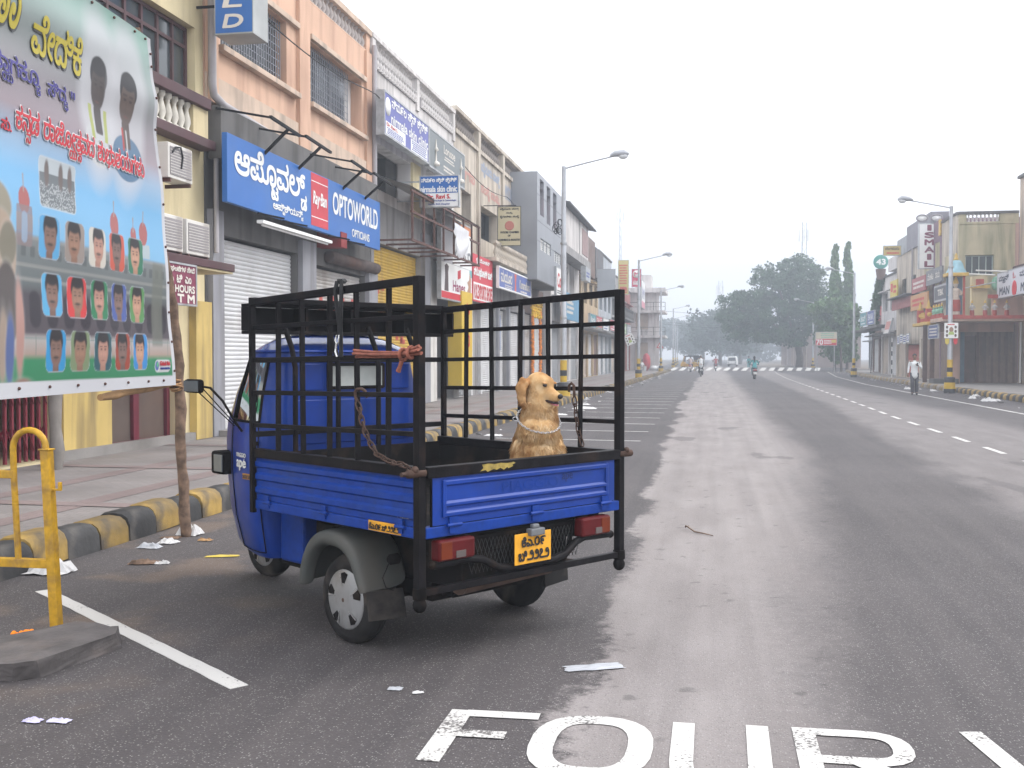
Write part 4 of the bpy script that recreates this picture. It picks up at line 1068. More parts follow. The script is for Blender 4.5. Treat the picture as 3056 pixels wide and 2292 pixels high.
# temple porch
P = Fac('temple_porch', 'temple porch roof on brown columns with painted figures along its edge', 'S', 60.0, 11.9, 'temple')
P.part('roof_slab', M('porch_edge', (.46,.33,.25), .8, .15), (12.0, 16.3, -3.45, 0, 3.5, 3.72), bevel=.02); P.part('roof_edge', m_tred, (11.95, 16.3, .002, .06, 3.62, 3.80)); P.part('side_slab', m_gold, (11.85, 12.6, -8.0, -3.46, 3.42, 3.60), bevel=.02)
P.part('ceiling_beam', m_pinkwall, (12.3, 16.3, -3.4, -3.1, 3.0, 3.495))
for y in (3.2, 5.2): P.part('column', m_wood2, (11.95, 12.17, -y-.11, -y+.11, .16, 3.42))
P.part('rear_pier', m_pinkwall, (12.9, 13.48, -3.3, -2.9, .17, 3.49)); P.part('rubble_step', m_darkgrey, (11.9, 13.2, -3.0, -1.8, .1, .42))
P.part('pink_parapet', m_pinkwall, (14.75, 16.3, -1.6, -1.3, 3.73, 4.95)); P.part('red_gable', m_tred, (14.5, 15.6, -1.29, -1.15, 4.75, 4.95))
mb = MB()
for i in range(14): pass
P.part('green_drum', m_tgreen, (14.9, 15.7, -2.4, -1.7, 5.2, 6.0), bevel=.25); P.part('yellow_niche', m_cream, (13.9, 14.7, -2.6, -2.2, 3.73, 6.0)); P.part('niche_lintel', m_gold, (13.8, 14.8, -2.19, -2.0, 5.35, 5.5)); P.part('niche_figure_panel', m_tred, (14.1, 14.5, -2.18, -2.1, 5.5, 5.85))
# shrine on the porch corner
Z = thing('corner_shrine', 'small blue domed shrine with a standing painted figure on the porch corner', 'shrine', (12.7, 60.4, 3.73))
mb = MB(); mb.box(-.42,.42,-.35,.45,0,.12); mb.obj('plinth', m_tred, Z)
mb = MB(); mb.box(-.40,.40,.35,.44,.12,2.15); mb.obj('back_wall', M('shrine_inside', (.16,.22,.28)), Z)
for x in (-.40, .30):
    mb = MB(); mb.box(x, x+.10, -.33, -.23, .12, 2.15); mb.obj('column', m_tred if x > 0 else m_gold, Z)
mb = MB(); mb.box(-.55,.55,-.5,.55,2.15,2.33); mb.obj('eave', m_gold, Z, .02)
mb = MB(); mb.lathe([(.62,2.33),(.60,2.4),(.48,2.55),(.40,2.8),(.30,2.95),(.12,3.02)], n=4); o = mb.obj('dome', m_tblue, Z); o.rotation_euler = (0,0,pi/4)
mb = MB(); mb.lathe([(.10,3.0),(.14,3.08),(.06,3.15),(.10,3.22),(.02,3.4)], n=8); mb.obj('finial', m_gold, Z)
def statue_mesh(h, top):
    mb = MB(); s = h
    mb.lathe([(.12*s,0),(.13*s,.06*s),(.10*s,.10*s),(.11*s,.3*s),(.13*s,.42*s),(.09*s,.52*s),(.13*s,.68*s),(.11*s,.74*s),(.035*s,.78*s)], n=8)
    mb.ball((0,0,.85*s), (.065*s,.065*s,.08*s), 8, 6); mb.lathe([(.08*s,.88*s),(.06*s,.95*s),(.02*s,1.06*s)], n=8)
    for e in (-1, 1): mb.tube([(e*.11*s,0,.7*s),(e*.19*s,-.03*s,.56*s),(e*.10*s,-.12*s,.58*s)], [.04*s,.032*s,.022*s], 6)
    return mb
def statue(loc, h, mat, label, rz=0):
    t = thing('painted_statue', label, 'statue', loc, rz, 'painted statues on the porch roof')
    statue_mesh(h, 0).obj('figure', mat, t)
    mb = MB(); mb.lathe([(.135*h,.10*h),(.145*h,.25*h),(.13*h,.43*h)], n=8); mb.obj('skirt', m_tred, t)
    mb = MB(); mb.lathe([(.085*h,.89*h),(.07*h,.97*h),(.022*h,1.09*h)], n=8); mb.obj('crown', m_gold, t); return t
m_figure = M('figure_paint', (.42,.40,.38), .8, .25, 6)
statue((12.68, 60.35, 3.85), 1.85, M('pale_figure', (.52,.44,.36), .8, .25, 5), 'tall pale painted statue standing inside the blue domed shrine')
for k, x in enumerate((13.5, 14.15, 14.62, 15.22)): statue((x, 60.3, 3.73), .82, m_figure, ('first','second','third','fourth')[k]+' small crowned statue from the domed shrine along the porch front edge')
for k, y in enumerate((61.4, 62.1, 62.8, 63.5)): statue((12.2, y, 3.61), .85, m_tgreen, ('first','second','third','fourth')[k]+' small greenish statue from the domed shrine along the porch street side', RIGHT)
for y in (64.4, 66.9):
    t = thing('finial_post', ('gold tipped red post beside the greenish statues' if y < 65 else 'gold tipped red post at the far end of the porch roof'), 'finial', (12.1, y, 3.61), 0, 'gold tipped posts on the porch')
    mb = MB(); mb.box(-.18,.18,-.18,.18,0,.75); mb.obj('post', m_tred, t, .03); mb = MB(); mb.lathe([(.16,.75),(.18,.82),(.06,.92),(.10,1.0),(.02,1.25)], n=8); mb.obj('finial', m_gold, t)
    mb = MB(); mb.lathe([(0,0),(.13,0),(.13,.01),(0,.01)], (0,-.19,.42), 12, 'y'); mb.obj('disc', m_gold, t)
for i in range(5):
    statue((12.1, 65.0+i*.38, 3.61), .55, m_gold, ('first','second','third','fourth','fifth')[i]+' little golden statue from the greenish statues, between gold tipped posts', RIGHT)
row = lambda *a, **k: shop_row(*a, side='R', **k)
t = board('blue_temple_board', 'dark blue board under the porch beside the lamp post', (11.9, 63.4, 2.62), RIGHT, 2.6, .75, flat('navy_board', (.05,.07,.20)), m_gal, .06); lines(t, 3, (.2,2.4,.12,.62), m_signtext, -.004, 41)
t = board('dark_dtdc_board', 'black framed board with pale frame above the row of greenish statues', (13.0, 67.6, 4.85), RIGHT, 3.6, .95, flat('dark_board', (.09,.09,.10)), M('pale_frame', (.42,.42,.44)), .1, fw=.1); put(t, 'TBK', (1.0,2.6,.35,.68), m_signtext, .02)
t = board('grey_kannada_board', 'grey board with white Kannada lettering above the framed black board', (12.9, 69.6, 5.95), RIGHT, 4.6, .9, flat('grey_board_r', (.16,.16,.17)), None, .1); put(t, 'ವೆಂ|ಕ|ಟ', (.5,2.2,.3,.7), m_signtext, .01); put(t, 'ರಾ|ಯ', (2.8,4.0,.3,.7), m_signtext, .01)
t = board('red_kannada_board', 'faded red board next to the grey Kannada board', (12.9, 74.4, 5.75), RIGHT, 4.6, .95, flat('red_board_r', (.33,.08,.08)), None, .1); lines(t, 2, (.4,4.2,.2,.75), m_signtext, -.004, 42)
t = board('orange_shop_board', 'orange and yellow board below the faded red board', (12.8, 74.2, 4.6), RIGHT, 5.6, 1.0, flat('orange_board', (.50,.26,.10)), None, .1); lines(t, 2, (.6,5.0,.2,.8), m_red, -.004, 43)
# MAN O MAN building
Mn = Fac('nearby_shop_building', 'tall pinkish cream building carrying the MAN O MAN board', 'R', 16.62, 63.4)
Mn.wall(M('pinkish_cream', (.50,.40,.31), .85, .12, 1, dirt=STAIN, damt=.7, streak=True), 40.0, 63.4, .16, 11.4, [(56.0,61.5,.2,4.2), (57.0,61.0,6.9,8.8), (48,54,.2,4.2), (49,53,6.9,8.8), (57.0,61.5,9.9,10.9)], .35)
Mn.shutter(56.05, 61.45, .28, 4.15, m_shutbrown); Mn.shutter(48.05, 53.95, .28, 4.15, m_shutbrown)
for a in (57.0, 49.0): Mn.mullions(a, a+4.0, 6.9, 8.8, 4, [8.2], -.15, m_maroon, .06)
Mn.part('coping', m_darkgrey, (40.0, 63.42, -.35, .15, 11.4, 11.55)); Mn.part('window_hood', m_maroon, (56.5, 61.6, .002, .8, 6.3, 6.45)); Mn.pipe([(62.6,.1,6.0),(62.6,.1,.2)], .05, m_white)
t = board('man_o_man_board', 'white MAN O MAN shop board with a red O', (15.0, 61.4, 4.72), RIGHT, 7.0, 1.36, M('board_white', (.58,.58,.62), .5, .05), m_gal, .3)
m_signdark = flat('dark_print', (.04,.045,.08)); put(t, 'ಮಾ_ಯ|ನ್', (.35,2.3,.78,1.18), m_signdark, .014); put(t, 'ಓ', (3.05,3.55,.88,1.22), m_red, .004); put(t, 'ಮಾ_ಯ|ನ್', (4.3,6.6,.78,1.18), m_signdark, .014)
put(t, 'MAN', (.5,2.4,.16,.56), m_signdark, .022, .1); put(t, 'MAN', (4.5,6.4,.16,.56), m_signdark, .022, .1); mb = MB(); mb.lathe([(.66,0),(.80,0),(.80,.004),(.66,.004)], (0,0,0), 24, 'y'); o = mb.obj('red_o', m_red, t); o.scale = (.55,1,.52); o.location = (3.35,-.008,.36)
for y0 in (2.2, -.2):
    mb = MB(); mb.tube([(y0-1.6,-1.2,1.5),(y0,-.05,1.3)], .05, 6); mb.obj('tube_lamp', m_acwhite, t)
mb = MB(); mb.tube([(.05,-.1,.9),(-.6,-1.6,.62),(-.7,-1.7,.1)], .03, 6); mb.obj('lamp_arm', m_gal, t)
# purple strip, ISMAIL, pale wall etc.
R1 = Fac('purple_tower_building', 'narrow purple building rising beside the ISMAIL sign', 'R', 13.48, 70.6)
R1.wall(M('purple_wall', (.20,.13,.16), .8, .15), 68.05, 70.6, .16, 9.9, [(68.4,70.2,.2,2.9), (68.6,70.0,6.0,8.6)], .3); R1.shutter(68.45, 70.15, .28, 2.85, m_shutbrown); R1.part('window_pane', m_glass, (68.6,70.0,-.2,-.17,6.0,8.6)); R1.part('trim', m_gold, (68.1, 68.5, .003, .1, 8.9, 9.85))
R2 = Fac('pale_long_building', 'long pale stained building with dark windows and grey roof boxes', 'R', 13.5, 84.0)
R2.wall(m_oldwall, 70.7, 84.0, .16, 9.0, [(72.0,73.6,5.9,7.3), (76.4,78.2,5.9,7.2), (79.9,81.6,5.9,7.2), (75.0,79.8,.2,2.5), (71.0,74.3,.2,2.8), (80.5,83.6,.2,2.8)], .3)
R2.part('roof_box', M('roof_box_grey', (.22,.21,.23), .8, .15), (71.0, 79.4, -1.0, .1, 9.0, 10.7)); R2.part('roof_box', m_shutgrey, (79.5, 83.6, -1.0, .05, 9.0, 10.2))
for a, b in ((72.02,73.58), (76.42,78.18), (79.92,81.58)): R2.part('window_pane', m_glass, (a,b,-.2,-.16,5.92,7.28 if a < 75 else 7.18))
R2.shutter(75.05, 79.75, .28, 2.45, M('red_shutter', (.42,.10,.07), .6, .1)); R2.shutter(71.05, 74.25, .28, 2.75, m_shutbrown); R2.shutter(80.55, 83.55, .28, 2.75, m_shutbeige)
R2.part('red_balcony_board', M('dull_red_board', (.32,.11,.10), .7, .15), (75.0, 83.0, .4, .5, 5.0, 5.75)); R2.part('sheet_awning', m_tile, (74.8, 83.2, .002, .9, 5.78, 5.86)); R2.pipe([(77.0,.12,9.0),(77.0,.12,6.0)], .06, m_pvc)
t = board('ismail_sign', 'vertical white sign with stacked red letters ISMAIL and spectacles on top', (12.6, 70.4, 7.1), 0, 1.25, 2.8, m_white, m_gal, .3)
for i, ch in enumerate('LIAMSI'): put(t, ch, (.52 if ch == 'I' else .36, .72 if ch == 'I' else .88, .12+.45*i, .44+.45*i), m_maroonboard, .03)
for x in (.2, 1.05):
    mb = MB(); mb.tube([(x+.33*cos(a), .1, 3.15+.2*sin(a)) for a in [2*pi*i/16 for i in range(16)]], .05, 6, closed=True); mb.obj('spectacle_rim', M('rim_grey', (.25,.23,.24)), t)
    mb = MB(); mb.lathe([(0,0),(.3,0),(.3,.01),(0,.01)], (0,0,0), 16, 'y'); o = mb.obj('spectacle_lens', m_white, t); o.location = (x,.1,3.15); o.scale = (1,1,.62)
t = board('yellow_arm_sign', 'small yellow sign on an arm high on the pale stained wall', (12.0, 80.6, 8.85), 0, 1.25, .72, flat('sign_yellow2', (.55,.42,.14)), m_gal, .08); put(t, 'ಬೆಂ|ಗ|ಳೂ|ರು', (.15,1.1,.42,.62), m_ink, .006); lines(t, 1, (.2,1.1,.1,.3), m_red, -.004, 52)
t = board('yellow_pennant_sign', 'yellow shield shaped sign with red marks under the pale wall windows', (13.0, 83.8, 5.9), RIGHT, 3.0, 1.3, flat('sign_yellow3', (.58,.46,.08)), None, .1); patch(t, (.3,1.2,.5,1.1), m_red, -.005); lines(t, 2, (1.4,2.8,.3,1.0), m_red, -.004, 53)
t = board('tilted_red_board', 'small tilted white and red board over the red shutter', (12.3, 82.3, 3.3), RIGHT, 2.4, 1.1, flat('board_pale', (.5,.46,.44)), m_gal, .1); t.rotation_euler = (radians(-14), 0, RIGHT); patch(t, (.2,2.2,.3,.9), flat('dull_red', (.42,.16,.13)), -.004)
for i in range(4):
    t = board('small_white_board', ('first','second','third','fourth')[i]+' small white board from the tilted red board, above the red shutter', (12.9, 80.0-i*1.25, 2.5+.08*(i % 2)), RIGHT, 1.15, .62, m_white, m_gal, .06, group='small white boards over the red shutter'); lines(t, 3, (.1,1.05,.1,.52), m_blue, -.004, 60+i)
R3 = shop_row('signed_building_43', 'pale shop building with a hanging creeper and the round 43 sign', 84.1, 96.0, 8.2, m_whitewall, 'R', 14.2, 13)
R4 = shop_row('dark_awning_building', 'dark shops with brown shutters at the end of the right row', 96.1, 108.0, 7.6, m_shutbrown, 'R', 15.2, 14)
R4.part('red_wall', M('red_wall_paint', (.45,.08,.08), .8, .1), (100, 107.5, .003, .1, 5.0, 7.4)); R4.part('dark_awning', m_darkgrey, (96.1, 107.8, .81, 2.0, 3.9, 4.1)); R3.part('dark_awning', m_darkgrey, (86, 95.8, .81, 1.8, 3.9, 4.1)); R3.part('white_roof_box', m_whitewall, (84.5, 90, -2, .4, 8.4, 9.4))
for i, (y, c, tx) in enumerate(((95.5,'sign_teal','ಶಾ|ಪ್'), (91.5,'cafe_blue','BANK'))):
    row_sign((12.4+i*.05, y, 4.2), 3.6, 1.1, MATS[c], tx, m_white, ['teal shop sign on the dark awning','blue bank sign on the dark awning'][i], RIGHT)
t = thing('round_43_sign', 'round green sign with white number 43 on the roof edge', 'sign', (13.9, 94.5, 9.0)); mb = MB(); mb.lathe([(0,-.02),(.55,-.02),(.6,0),(.6,.1),(.55,.12),(0,.12)], (0,0,.6), 24, 'y'); mb.obj('disc', flat('green_sign', (.06,.26,.22)), t); put(t, '43', (-.36,.36,.38,.82), m_white, .03, 0, -.04); mb = MB(); mb.bar((0,.05,-.6),(0,.05,.05),.08); mb.obj('stem', m_gal, t); mb = MB(); mb.lathe([(.30,-.9),(.42,-.1),(.42,0)], n=10); mb.obj('bracket_drum', m_wood2, t)
# creeper
def leaf_cloud(mb, pts, n, size, rnd, droop=0.0, m=0):
    for _ in range(n):
        c, r = rnd.choice(pts)
        while True:
            d = Vector((rnd.uniform(-1,1), rnd.uniform(-1,1), rnd.uniform(-1,1)))
            if .25 < d.length < 1: break
        p = Vector(c) + Vector((d.x*r[0], d.y*r[1], d.z*r[2])); s = size*rnd.uniform(.6, 1.4)
        a = Vector((rnd.uniform(-1,1), rnd.uniform(-1,1), rnd.uniform(-1,1)-droop)).normalized(); b = a.orthogonal().normalized()
        ang = rnd.uniform(0, 2*pi); b = (Matrix.Rotation(ang, 3, a) @ b)*s*.45; a = a*s
        mb.add([p, p+a*.5+b, p+a, p+a*.5-b], [(0,1,2,3)], m)
    return mb
m_leaf = M('tree_leaf', (.042,.095,.038), .7, .5, .5, rnd=.0, dirt=(.06,.095,.03), damt=.6, dscale=.8)
m_leaf2 = M('mast_tree_leaf', (.05,.12,.022), .6, .4, .8, dirt=(.14,.17,.05), damt=.6, dscale=1.3)
m_leaf3 = M('far_leaf', (.028,.06,.035), .8, .4, .5)
m_bark = M('bark', (.10,.08,.065), .9, .3, 4, bump=.5, bscale=12)
rnd = random.Random(5)
cp = thing('creeper_plant', 'green creeper hanging down the front of the end shops', 'plant', (13.9, 97.5, 0)); mb = MB(); leaf_cloud(mb, [((.1,i*.55-2.5,8.3-i*.48),(.3,.8,.7)) for i in range(9)], 1500, .28, rnd, .6); mb.obj('foliage', m_leaf, cp); mb = MB(); mb.tube([(.3,-3,8.8),(.2,0,6.8),(.2,2.5,4.2),(.1,3,.1)], .04, 6); mb.obj('stem', m_bark, cp)

# ================================================================ trees
def tree(name, label, loc, clusters, n, size, mat, trunk, limbs, group=None, droop=0.0):
    t = thing(name, label, 'tree', loc, 0, group); mb = MB(); leaf_cloud(mb, clusters, n, size, rnd, droop); mb.obj('crown', mat, t)
    mb = MB(); mb.tube(trunk[0], trunk[1], 10)
    mb.obj('trunk', m_bark, t)
    for l in limbs:
        mb = MB(); mb.tube(l, [.16,.10,.05][:len(l)], 6); mb.obj('limb', m_bark, t)
    return t
# broad rain tree past the crossing: a rough outline filled with clumps
outl = [(-10.3,7.1),(-9.2,9.7),(-6.5,10.2),(-5.5,12.0),(-2.5,13.0),(-.6,14.0),(1.8,13.7),(3.0,11.0),(3.2,7.5),(2.2,4.6),(.3,3.3),(-2.5,3.6),(-5,4.0),(-8.8,4.2)]
def inside(p, poly):
    c = False
    for (ax, ay), (bx, by) in zip(poly, poly[1:]+poly[:1]):
        if (ay > p[1]) != (by > p[1]) and p[0] < (bx-ax)*(p[1]-ay)/(by-ay)+ax: c = not c
    return c
cl = []
while len(cl) < 520:
    p = (rnd.uniform(-11.5, 4), rnd.uniform(2.8, 14.6))
    if inside((p[0]+rnd.gauss(0,.35), p[1]+rnd.gauss(0,.3)), outl):
        y = rnd.uniform(-5.5, 5.5); r = rnd.uniform(.3, .75); cl.append(((p[0], y, p[1]), (r*1.25, r*1.25, r*.85)))
tree('rain_tree', 'broad hazy rain tree spreading over the street past the crossing', (10.9, 141, 0), cl, 50000, .25, m_leaf, ([(0,0,0),(.1,0,1.6),(-.2,0,3.2),(-.8,0,5)], [.55,.45,.42,.3]),
     [[(-.3,0,3.4),(-4,.5,6.5),(-8.5,1,8)], [(-.4,0,3.8),(-2,-2,8),(-3,-3,11)], [(-.3,0,3.4),(1.5,1,7),(1,2,12)], [(-.4,0,4),(-5,2,5.5),(-8,3,5.6)]])
def mast_tree(loc, h, label, w=1.0):
    cl = []
    for i in range(60):
        z = 1.7+(h-2.2)*i/59; r = w*(.16+.95*(1-i/59)**1.15); cl.append(((rnd.uniform(-.55,.55)*r, rnd.uniform(-.55,.55)*r, z+rnd.uniform(-.3,.3)), (r*rnd.uniform(.5,1.1), r*rnd.uniform(.5,1.1), .55)))
    tree('mast_tree', label, loc, cl, 6500, .34, m_leaf2, ([(0,0,0),(.05,0,2.5),(0,0,h*.8)], [.16,.13,.05]), [], 'mast trees by the red pillar', 1.6)
mast_tree((13.4, 124, 0), 14.3, 'tall narrow mast tree in front of the dark end shops, the left of the pair', 1.25)
mast_tree((14.9, 125.5, 0), 14.4, 'tall narrow mast tree in front of the dark end shops, the right of the pair', 1.25)
bush = [((rnd.uniform(-2.6,1.6), rnd.uniform(-1,1), rnd.uniform(3.4,7.2)), (1.0,1.0,.8)) for _ in range(30)]
tree('leafy_tree', 'round leafy green tree below the pair of mast trees', (13.6, 121, 0), bush, 8000, .36, m_leaf2, ([(.2,0,0),(.1,0,2.5),(-.2,0,4)], [.14,.12,.08]), [[(0,0,3.2),(-1.5,0,5),(-2.2,.2,5.8)]])
for i, (x, y, w, h) in enumerate(((1.5,210,8,11),(-2,255,9,10),(6,238,8,12))):
    cl = [((rnd.uniform(-w,w)*.6, rnd.uniform(-w,w)*.6, rnd.uniform(h*.3,h*.9)), (w*.22, w*.22, h*.14)) for _ in range(60)]
    tree('street_tree', ['hazy rounded tree beyond the broad rain tree', 'faint tree at the far end of the street', 'hazy taller tree rising behind the rain tree'][i], (x, y, 0), cl, 6000, .55, m_leaf3, ([(0,0,0),(0,0,h*.5)], [.4,.25]), [])
mb = MB(); leaf_cloud(mb, [((x, 330+rnd.uniform(-15,15), rnd.uniform(3,10)), (6,5,3.5)) for x in range(-60,30,3)], 16000, 1.1, rnd); tag(mb.obj('far_wood', m_leaf3), 'faint line of trees closing the end of the street', 'trees', kind='stuff')

# ================================================================ beyond the crossing
shop_row('far_shop_row', 'low hazy shop row under the rain tree past the crossing', 150, 205, 5.2, M('faded_pink_wall', (.40,.33,.31), .85, .15, .6), 'R', 12.6, 21, floors=1)
shop_row('far_left_row', 'faint low buildings past the crossing on the left pavement', 150, 190, 6.0, m_whitewall, 'L', -9.5, 22)
shop_row('street_end_row', 'faint building past the crossing behind the 70 percent hoarding', 128, 142, 6.0, m_bluewall, 'R', 19.5, 23)
t = board('hoarding_70', 'white and red hoarding with a big 70 on two posts in front of the trees', (10.45, 114.5, 2.78), 0, 2.15, 1.4, flat('hoarding_cream', (.52,.48,.36)), m_gal, .08)
patch(t, (.04,2.11,.04,.68), m_red, -.003); put(t, '70', (.1,.75,.1,.62), m_white, .02, 0, -.006); patch(t, (1.6,2.05,.3,.6), MATS['sign_yellow3'], -.006); lines(t, 3, (.5,2.0,.74,1.34), m_tgreen, -.004, 71); lines(t, 2, (.85,1.65,.15,.6), m_white, -.006, 72)
for x in (.2, 1.9):
    mb = MB(); mb.bar((x,.12,-2.78),(x,.12,1.3),.08); mb.obj('post', m_gal, t)
def mast(name, label, loc, h, w):
    t = thing(name, label, 'mast', loc); 
    for a in range(3):
        an = 2*pi*a/3; mb = MB(); mb.tube([(w*cos(an), w*sin(an), 0),(w*.5*cos(an), w*.5*sin(an), h)], .07, 5); mb.obj('leg', m_gal, t)
    n = int(h/2.2); mb = MB()
    for i in range(n):
        z0, z1 = h*i/n, h*(i+1)/n; k0, k1 = w*(1-.5*z0/h), w*(1-.5*z1/h)
        for a in range(3):
            b0, b1 = 2*pi*a/3, 2*pi*(a+1)/3; mb.tube([(k0*cos(b0),k0*sin(b0),z0),(k1*cos(b1),k1*sin(b1),z1)], .035, 4)
    mb.obj('bracing', m_gal, t)
    for a in range(3):
        an = 2*pi*a/3+.5; mb = MB(); mb.box(-.16,.16,-.08,.08,h-3.6,h-1.4); mb.box(-.05,.05,-.05,.05,h-1.4,h-.2); o = mb.obj('antenna', m_white, t); o.location = (.9*cos(an),.9*sin(an),0)
    return t
mast('telephone_mast', 'hazy lattice telephone mast rising above the rain tree', (16.5, 205, 0), 26.5, .9)
mast('far_mast', 'very faint thin mast above the left rooftops', (-22, 260, 0), 38, .5)
mast('low_mast', 'faint short lattice mast left of the rain tree', (2.0, 300, 0), 22.5, 1.4)
# ================================================================ street lamps
m_pole = M('lamp_pole_paint', (.38,.39,.41), .45, .12, 3, metal=.3, dirt=GRIME, damt=.4)
m_by = M('bollard_yellow', (.55,.36,.03), .6, .2, 4, dirt=GRIME, damt=.5); m_bb = M('bollard_black', (.03,.03,.035), .6, .2, 4, dirt=(.15,.13,.11), damt=.3)
def lamp(loc, sgn, label, big=True):
    t = thing('street_lamp', label, 'street lamp', loc, 0, 'street lamps along both kerbs')
    mb = MB(); mb.tube([(0,0,0),(0,0,3),(0,0,3.02),(0,0,5.6),(0,0,5.62),(0,0,8.3)], [.115,.11,.10,.095,.085,.075], 12); mb.obj('pole', m_pole, t)
    bands = [(.16,.34,.24,m_bb),(.34,.58,.235,m_by),(.58,.72,.225,m_bb)] if big else []
    if big:
        mb = MB(); mb.lathe([(.25,0),(.25,.18),(.24,.2)], n=14); mb.obj('footing', m_bb, t)
        for a, b, r, m_ in ((.2,.48,.24,m_by),(.48,.72,.235,m_bb)):
            mb = MB(); mb.lathe([(r,a),(r,b-.02),(r*.75 if b > .7 else r,b)], n=14); mb.obj('base_band', m_, t)
    for k, (a, b) in enumerate(((.74,.95),(.95,1.15),(1.15,1.5))):
        mb = MB(); mb.lathe([(.122,a),(.122,b)], n=12); mb.obj('pole_band', (m_by, m_bb, m_by)[k], t)
    mb = MB(); mb.tube([(0,0,8.22),(sgn*.9,0,8.42),(sgn*1.75,0,8.6)], .03, 8); mb.obj('arm', m_pole, t)
    mb = MB(); q = []
    mb.tube([(sgn*1.62,0,8.62),(sgn*1.8,0,8.68),(sgn*2.1,0,8.70),(sgn*2.28,0,8.66)], [.05,.11,.13,.05], 10); h = mb.obj('lamp_head', m_pole, t)
    mb = MB(); mb.ball((sgn*2.08,0,8.60), (.17,.11,.12), 10, 6); mb.obj('lamp_glass', M('lamp_glass', (.55,.56,.56), .2, .05), h)
    for z in (3.01, 5.61):
        mb = MB(); mb.lathe([(.12,z-.04),(.125,z),(.12,z+.04)], n=12); mb.obj('collar', m_gal, t)
    return t
l1 = lamp((-5.15, 37.5, 0), 1, 'street lamp with a tangle of black cables beside the grey panelled building')
lamp((-5.0, 74.5, 0), 1, 'street lamp carrying a tilted white poster near the ochre building'); lamp((-5.05, 108.5, 0), 1, 'street lamp by the triangular sign before the crossing')
lamp((-5.3, 150, 0), 1, 'faint street lamp past the crossing, behind the auto rickshaw'); lamp((-6.2, 186, 0), 1, 'very faint street lamp far past the crossing'); lamp((-7.0, 222, 0), 1, 'street lamp almost lost in the haze')
lamp((10.4, 50.5, 0), -1, 'street lamp carrying a white poster in front of the temple porch'); lamp((11.1, 89, 0), -1, 'street lamp in front of the dark end shops'); lamp((12.1, 135.5, 0), -1, 'hazy street lamp in front of the rain tree')
mb = MB(); r_ = random.Random(4)
for k in range(9):
    c = Vector((-5.35+r_.uniform(-.12,.1), 37.45, 6.2+r_.uniform(-.22,.2))); R_ = r_.uniform(.05,.15); tl = r_.uniform(-1,1)
    mb.tube([c+Vector((R_*.6*cos(a), R_*.5*sin(a)*tl, R_*sin(a))) for a in [2*pi*i/14 for i in range(14)]], .012, 4, closed=True)
tag(mb.obj('cable_coil', m_wire), 'tangled coil of black cables tied to the lamp pole', 'cable', kind='stuff')
def poster(name, label, loc, rz, w, h, tilt=0):
    t = thing(name, label, 'poster', loc, rz); t.rotation_euler = (0, tilt, rz)
    mb = MB(); mb.box(0, w, 0, .02, 0, h); mb.obj('sheet', m_white, t)
    for i in range(3):
        for x in (.06, w-.16): patch(t, None, m_figp, -.003, 'portrait', [(x+.05+.05*cos(a), .12+i*h*.27+.07*sin(a)) for a in [2*pi*k/10 for k in range(10)]])
    patch(t, None, flat('skin_print2', (.32,.19,.13)), -.003, 'portrait', [(w/2+.09*cos(a), h*.55+.12*sin(a)) for a in [2*pi*k/12 for k in range(12)]]); patch(t, None, flat('lime_print', (.4,.5,.15)), -.004, 'shawl', [(w/2-.13,h*.22),(w/2+.13,h*.22),(w/2+.09,h*.42),(w/2-.09,h*.42)]); lines(t, 1, (w*.2,w*.8,h*.82,h*.96), m_red, -.003, 5)
    return t
m_figp = flat('dark_portrait', (.12,.085,.075))
t = poster('lamp_poster', 'white poster with small portraits tied to the lamp post before the temple', (10.12, 50.32, 2.45), 0, .58, .68)
for x, m_ in ((.03, MATS['sign_yellow3']), (.38, m_red)): patch(t, None, m_, -.002, 'ribbon_tail', [(x,-.02),(x+.18,-.02),(x+.17,-.22),(x+.09,-.30),(x+.01,-.22)])
poster('tilted_poster', 'white poster hanging askew on the lamp post near the ochre building', (-5.75, 74.3, 2.35), 0, .62, .75, radians(-22))
# triangular warning sign on a striped post
t = thing('warning_sign', 'triangular red and white warning sign on a striped post', 'sign', (-5.5, 116, .16))
for i in range(8):
    mb = MB(); mb.lathe([(.04,i*.3),(.04,i*.3+.3)], n=8); mb.obj('post_band', m_bb if i % 2 else m_white, t)
patch(t, None, m_red, -.06, 'triangle', [(-.38,2.4),(.38,2.4),(0,3.05)]); patch(t, None, m_white, -.065, 'inner_triangle', [(-.24,2.48),(.24,2.48),(0,2.9)]); patch(t, (-.08,.08,2.52,2.62), m_ink, -.07)
t = thing('striped_post', 'thin black and white striped sign post by the red shutter', 'post', (12.65, 80.5, .1))
for i in range(9):
    mb = MB(); mb.lathe([(.04,i*.32),(.04,i*.32+.32)], n=8); mb.obj('post_band', m_bb if i % 2 else m_white, t)
# cables over the far street
for k, (y, z) in enumerate(((160,8.4),(175,7.2),(150,6.2))):
    mb = MB(); mb.tube([(-7+ (18*i/14), y, z-.6*sin(pi*i/14)) for i in range(15)], .02, 4); tag(mb.obj('cable', m_wire), ['highest faint cable crossing the far street','middle faint cable crossing the far street','lowest faint cable crossing the far street'][k], 'cable')

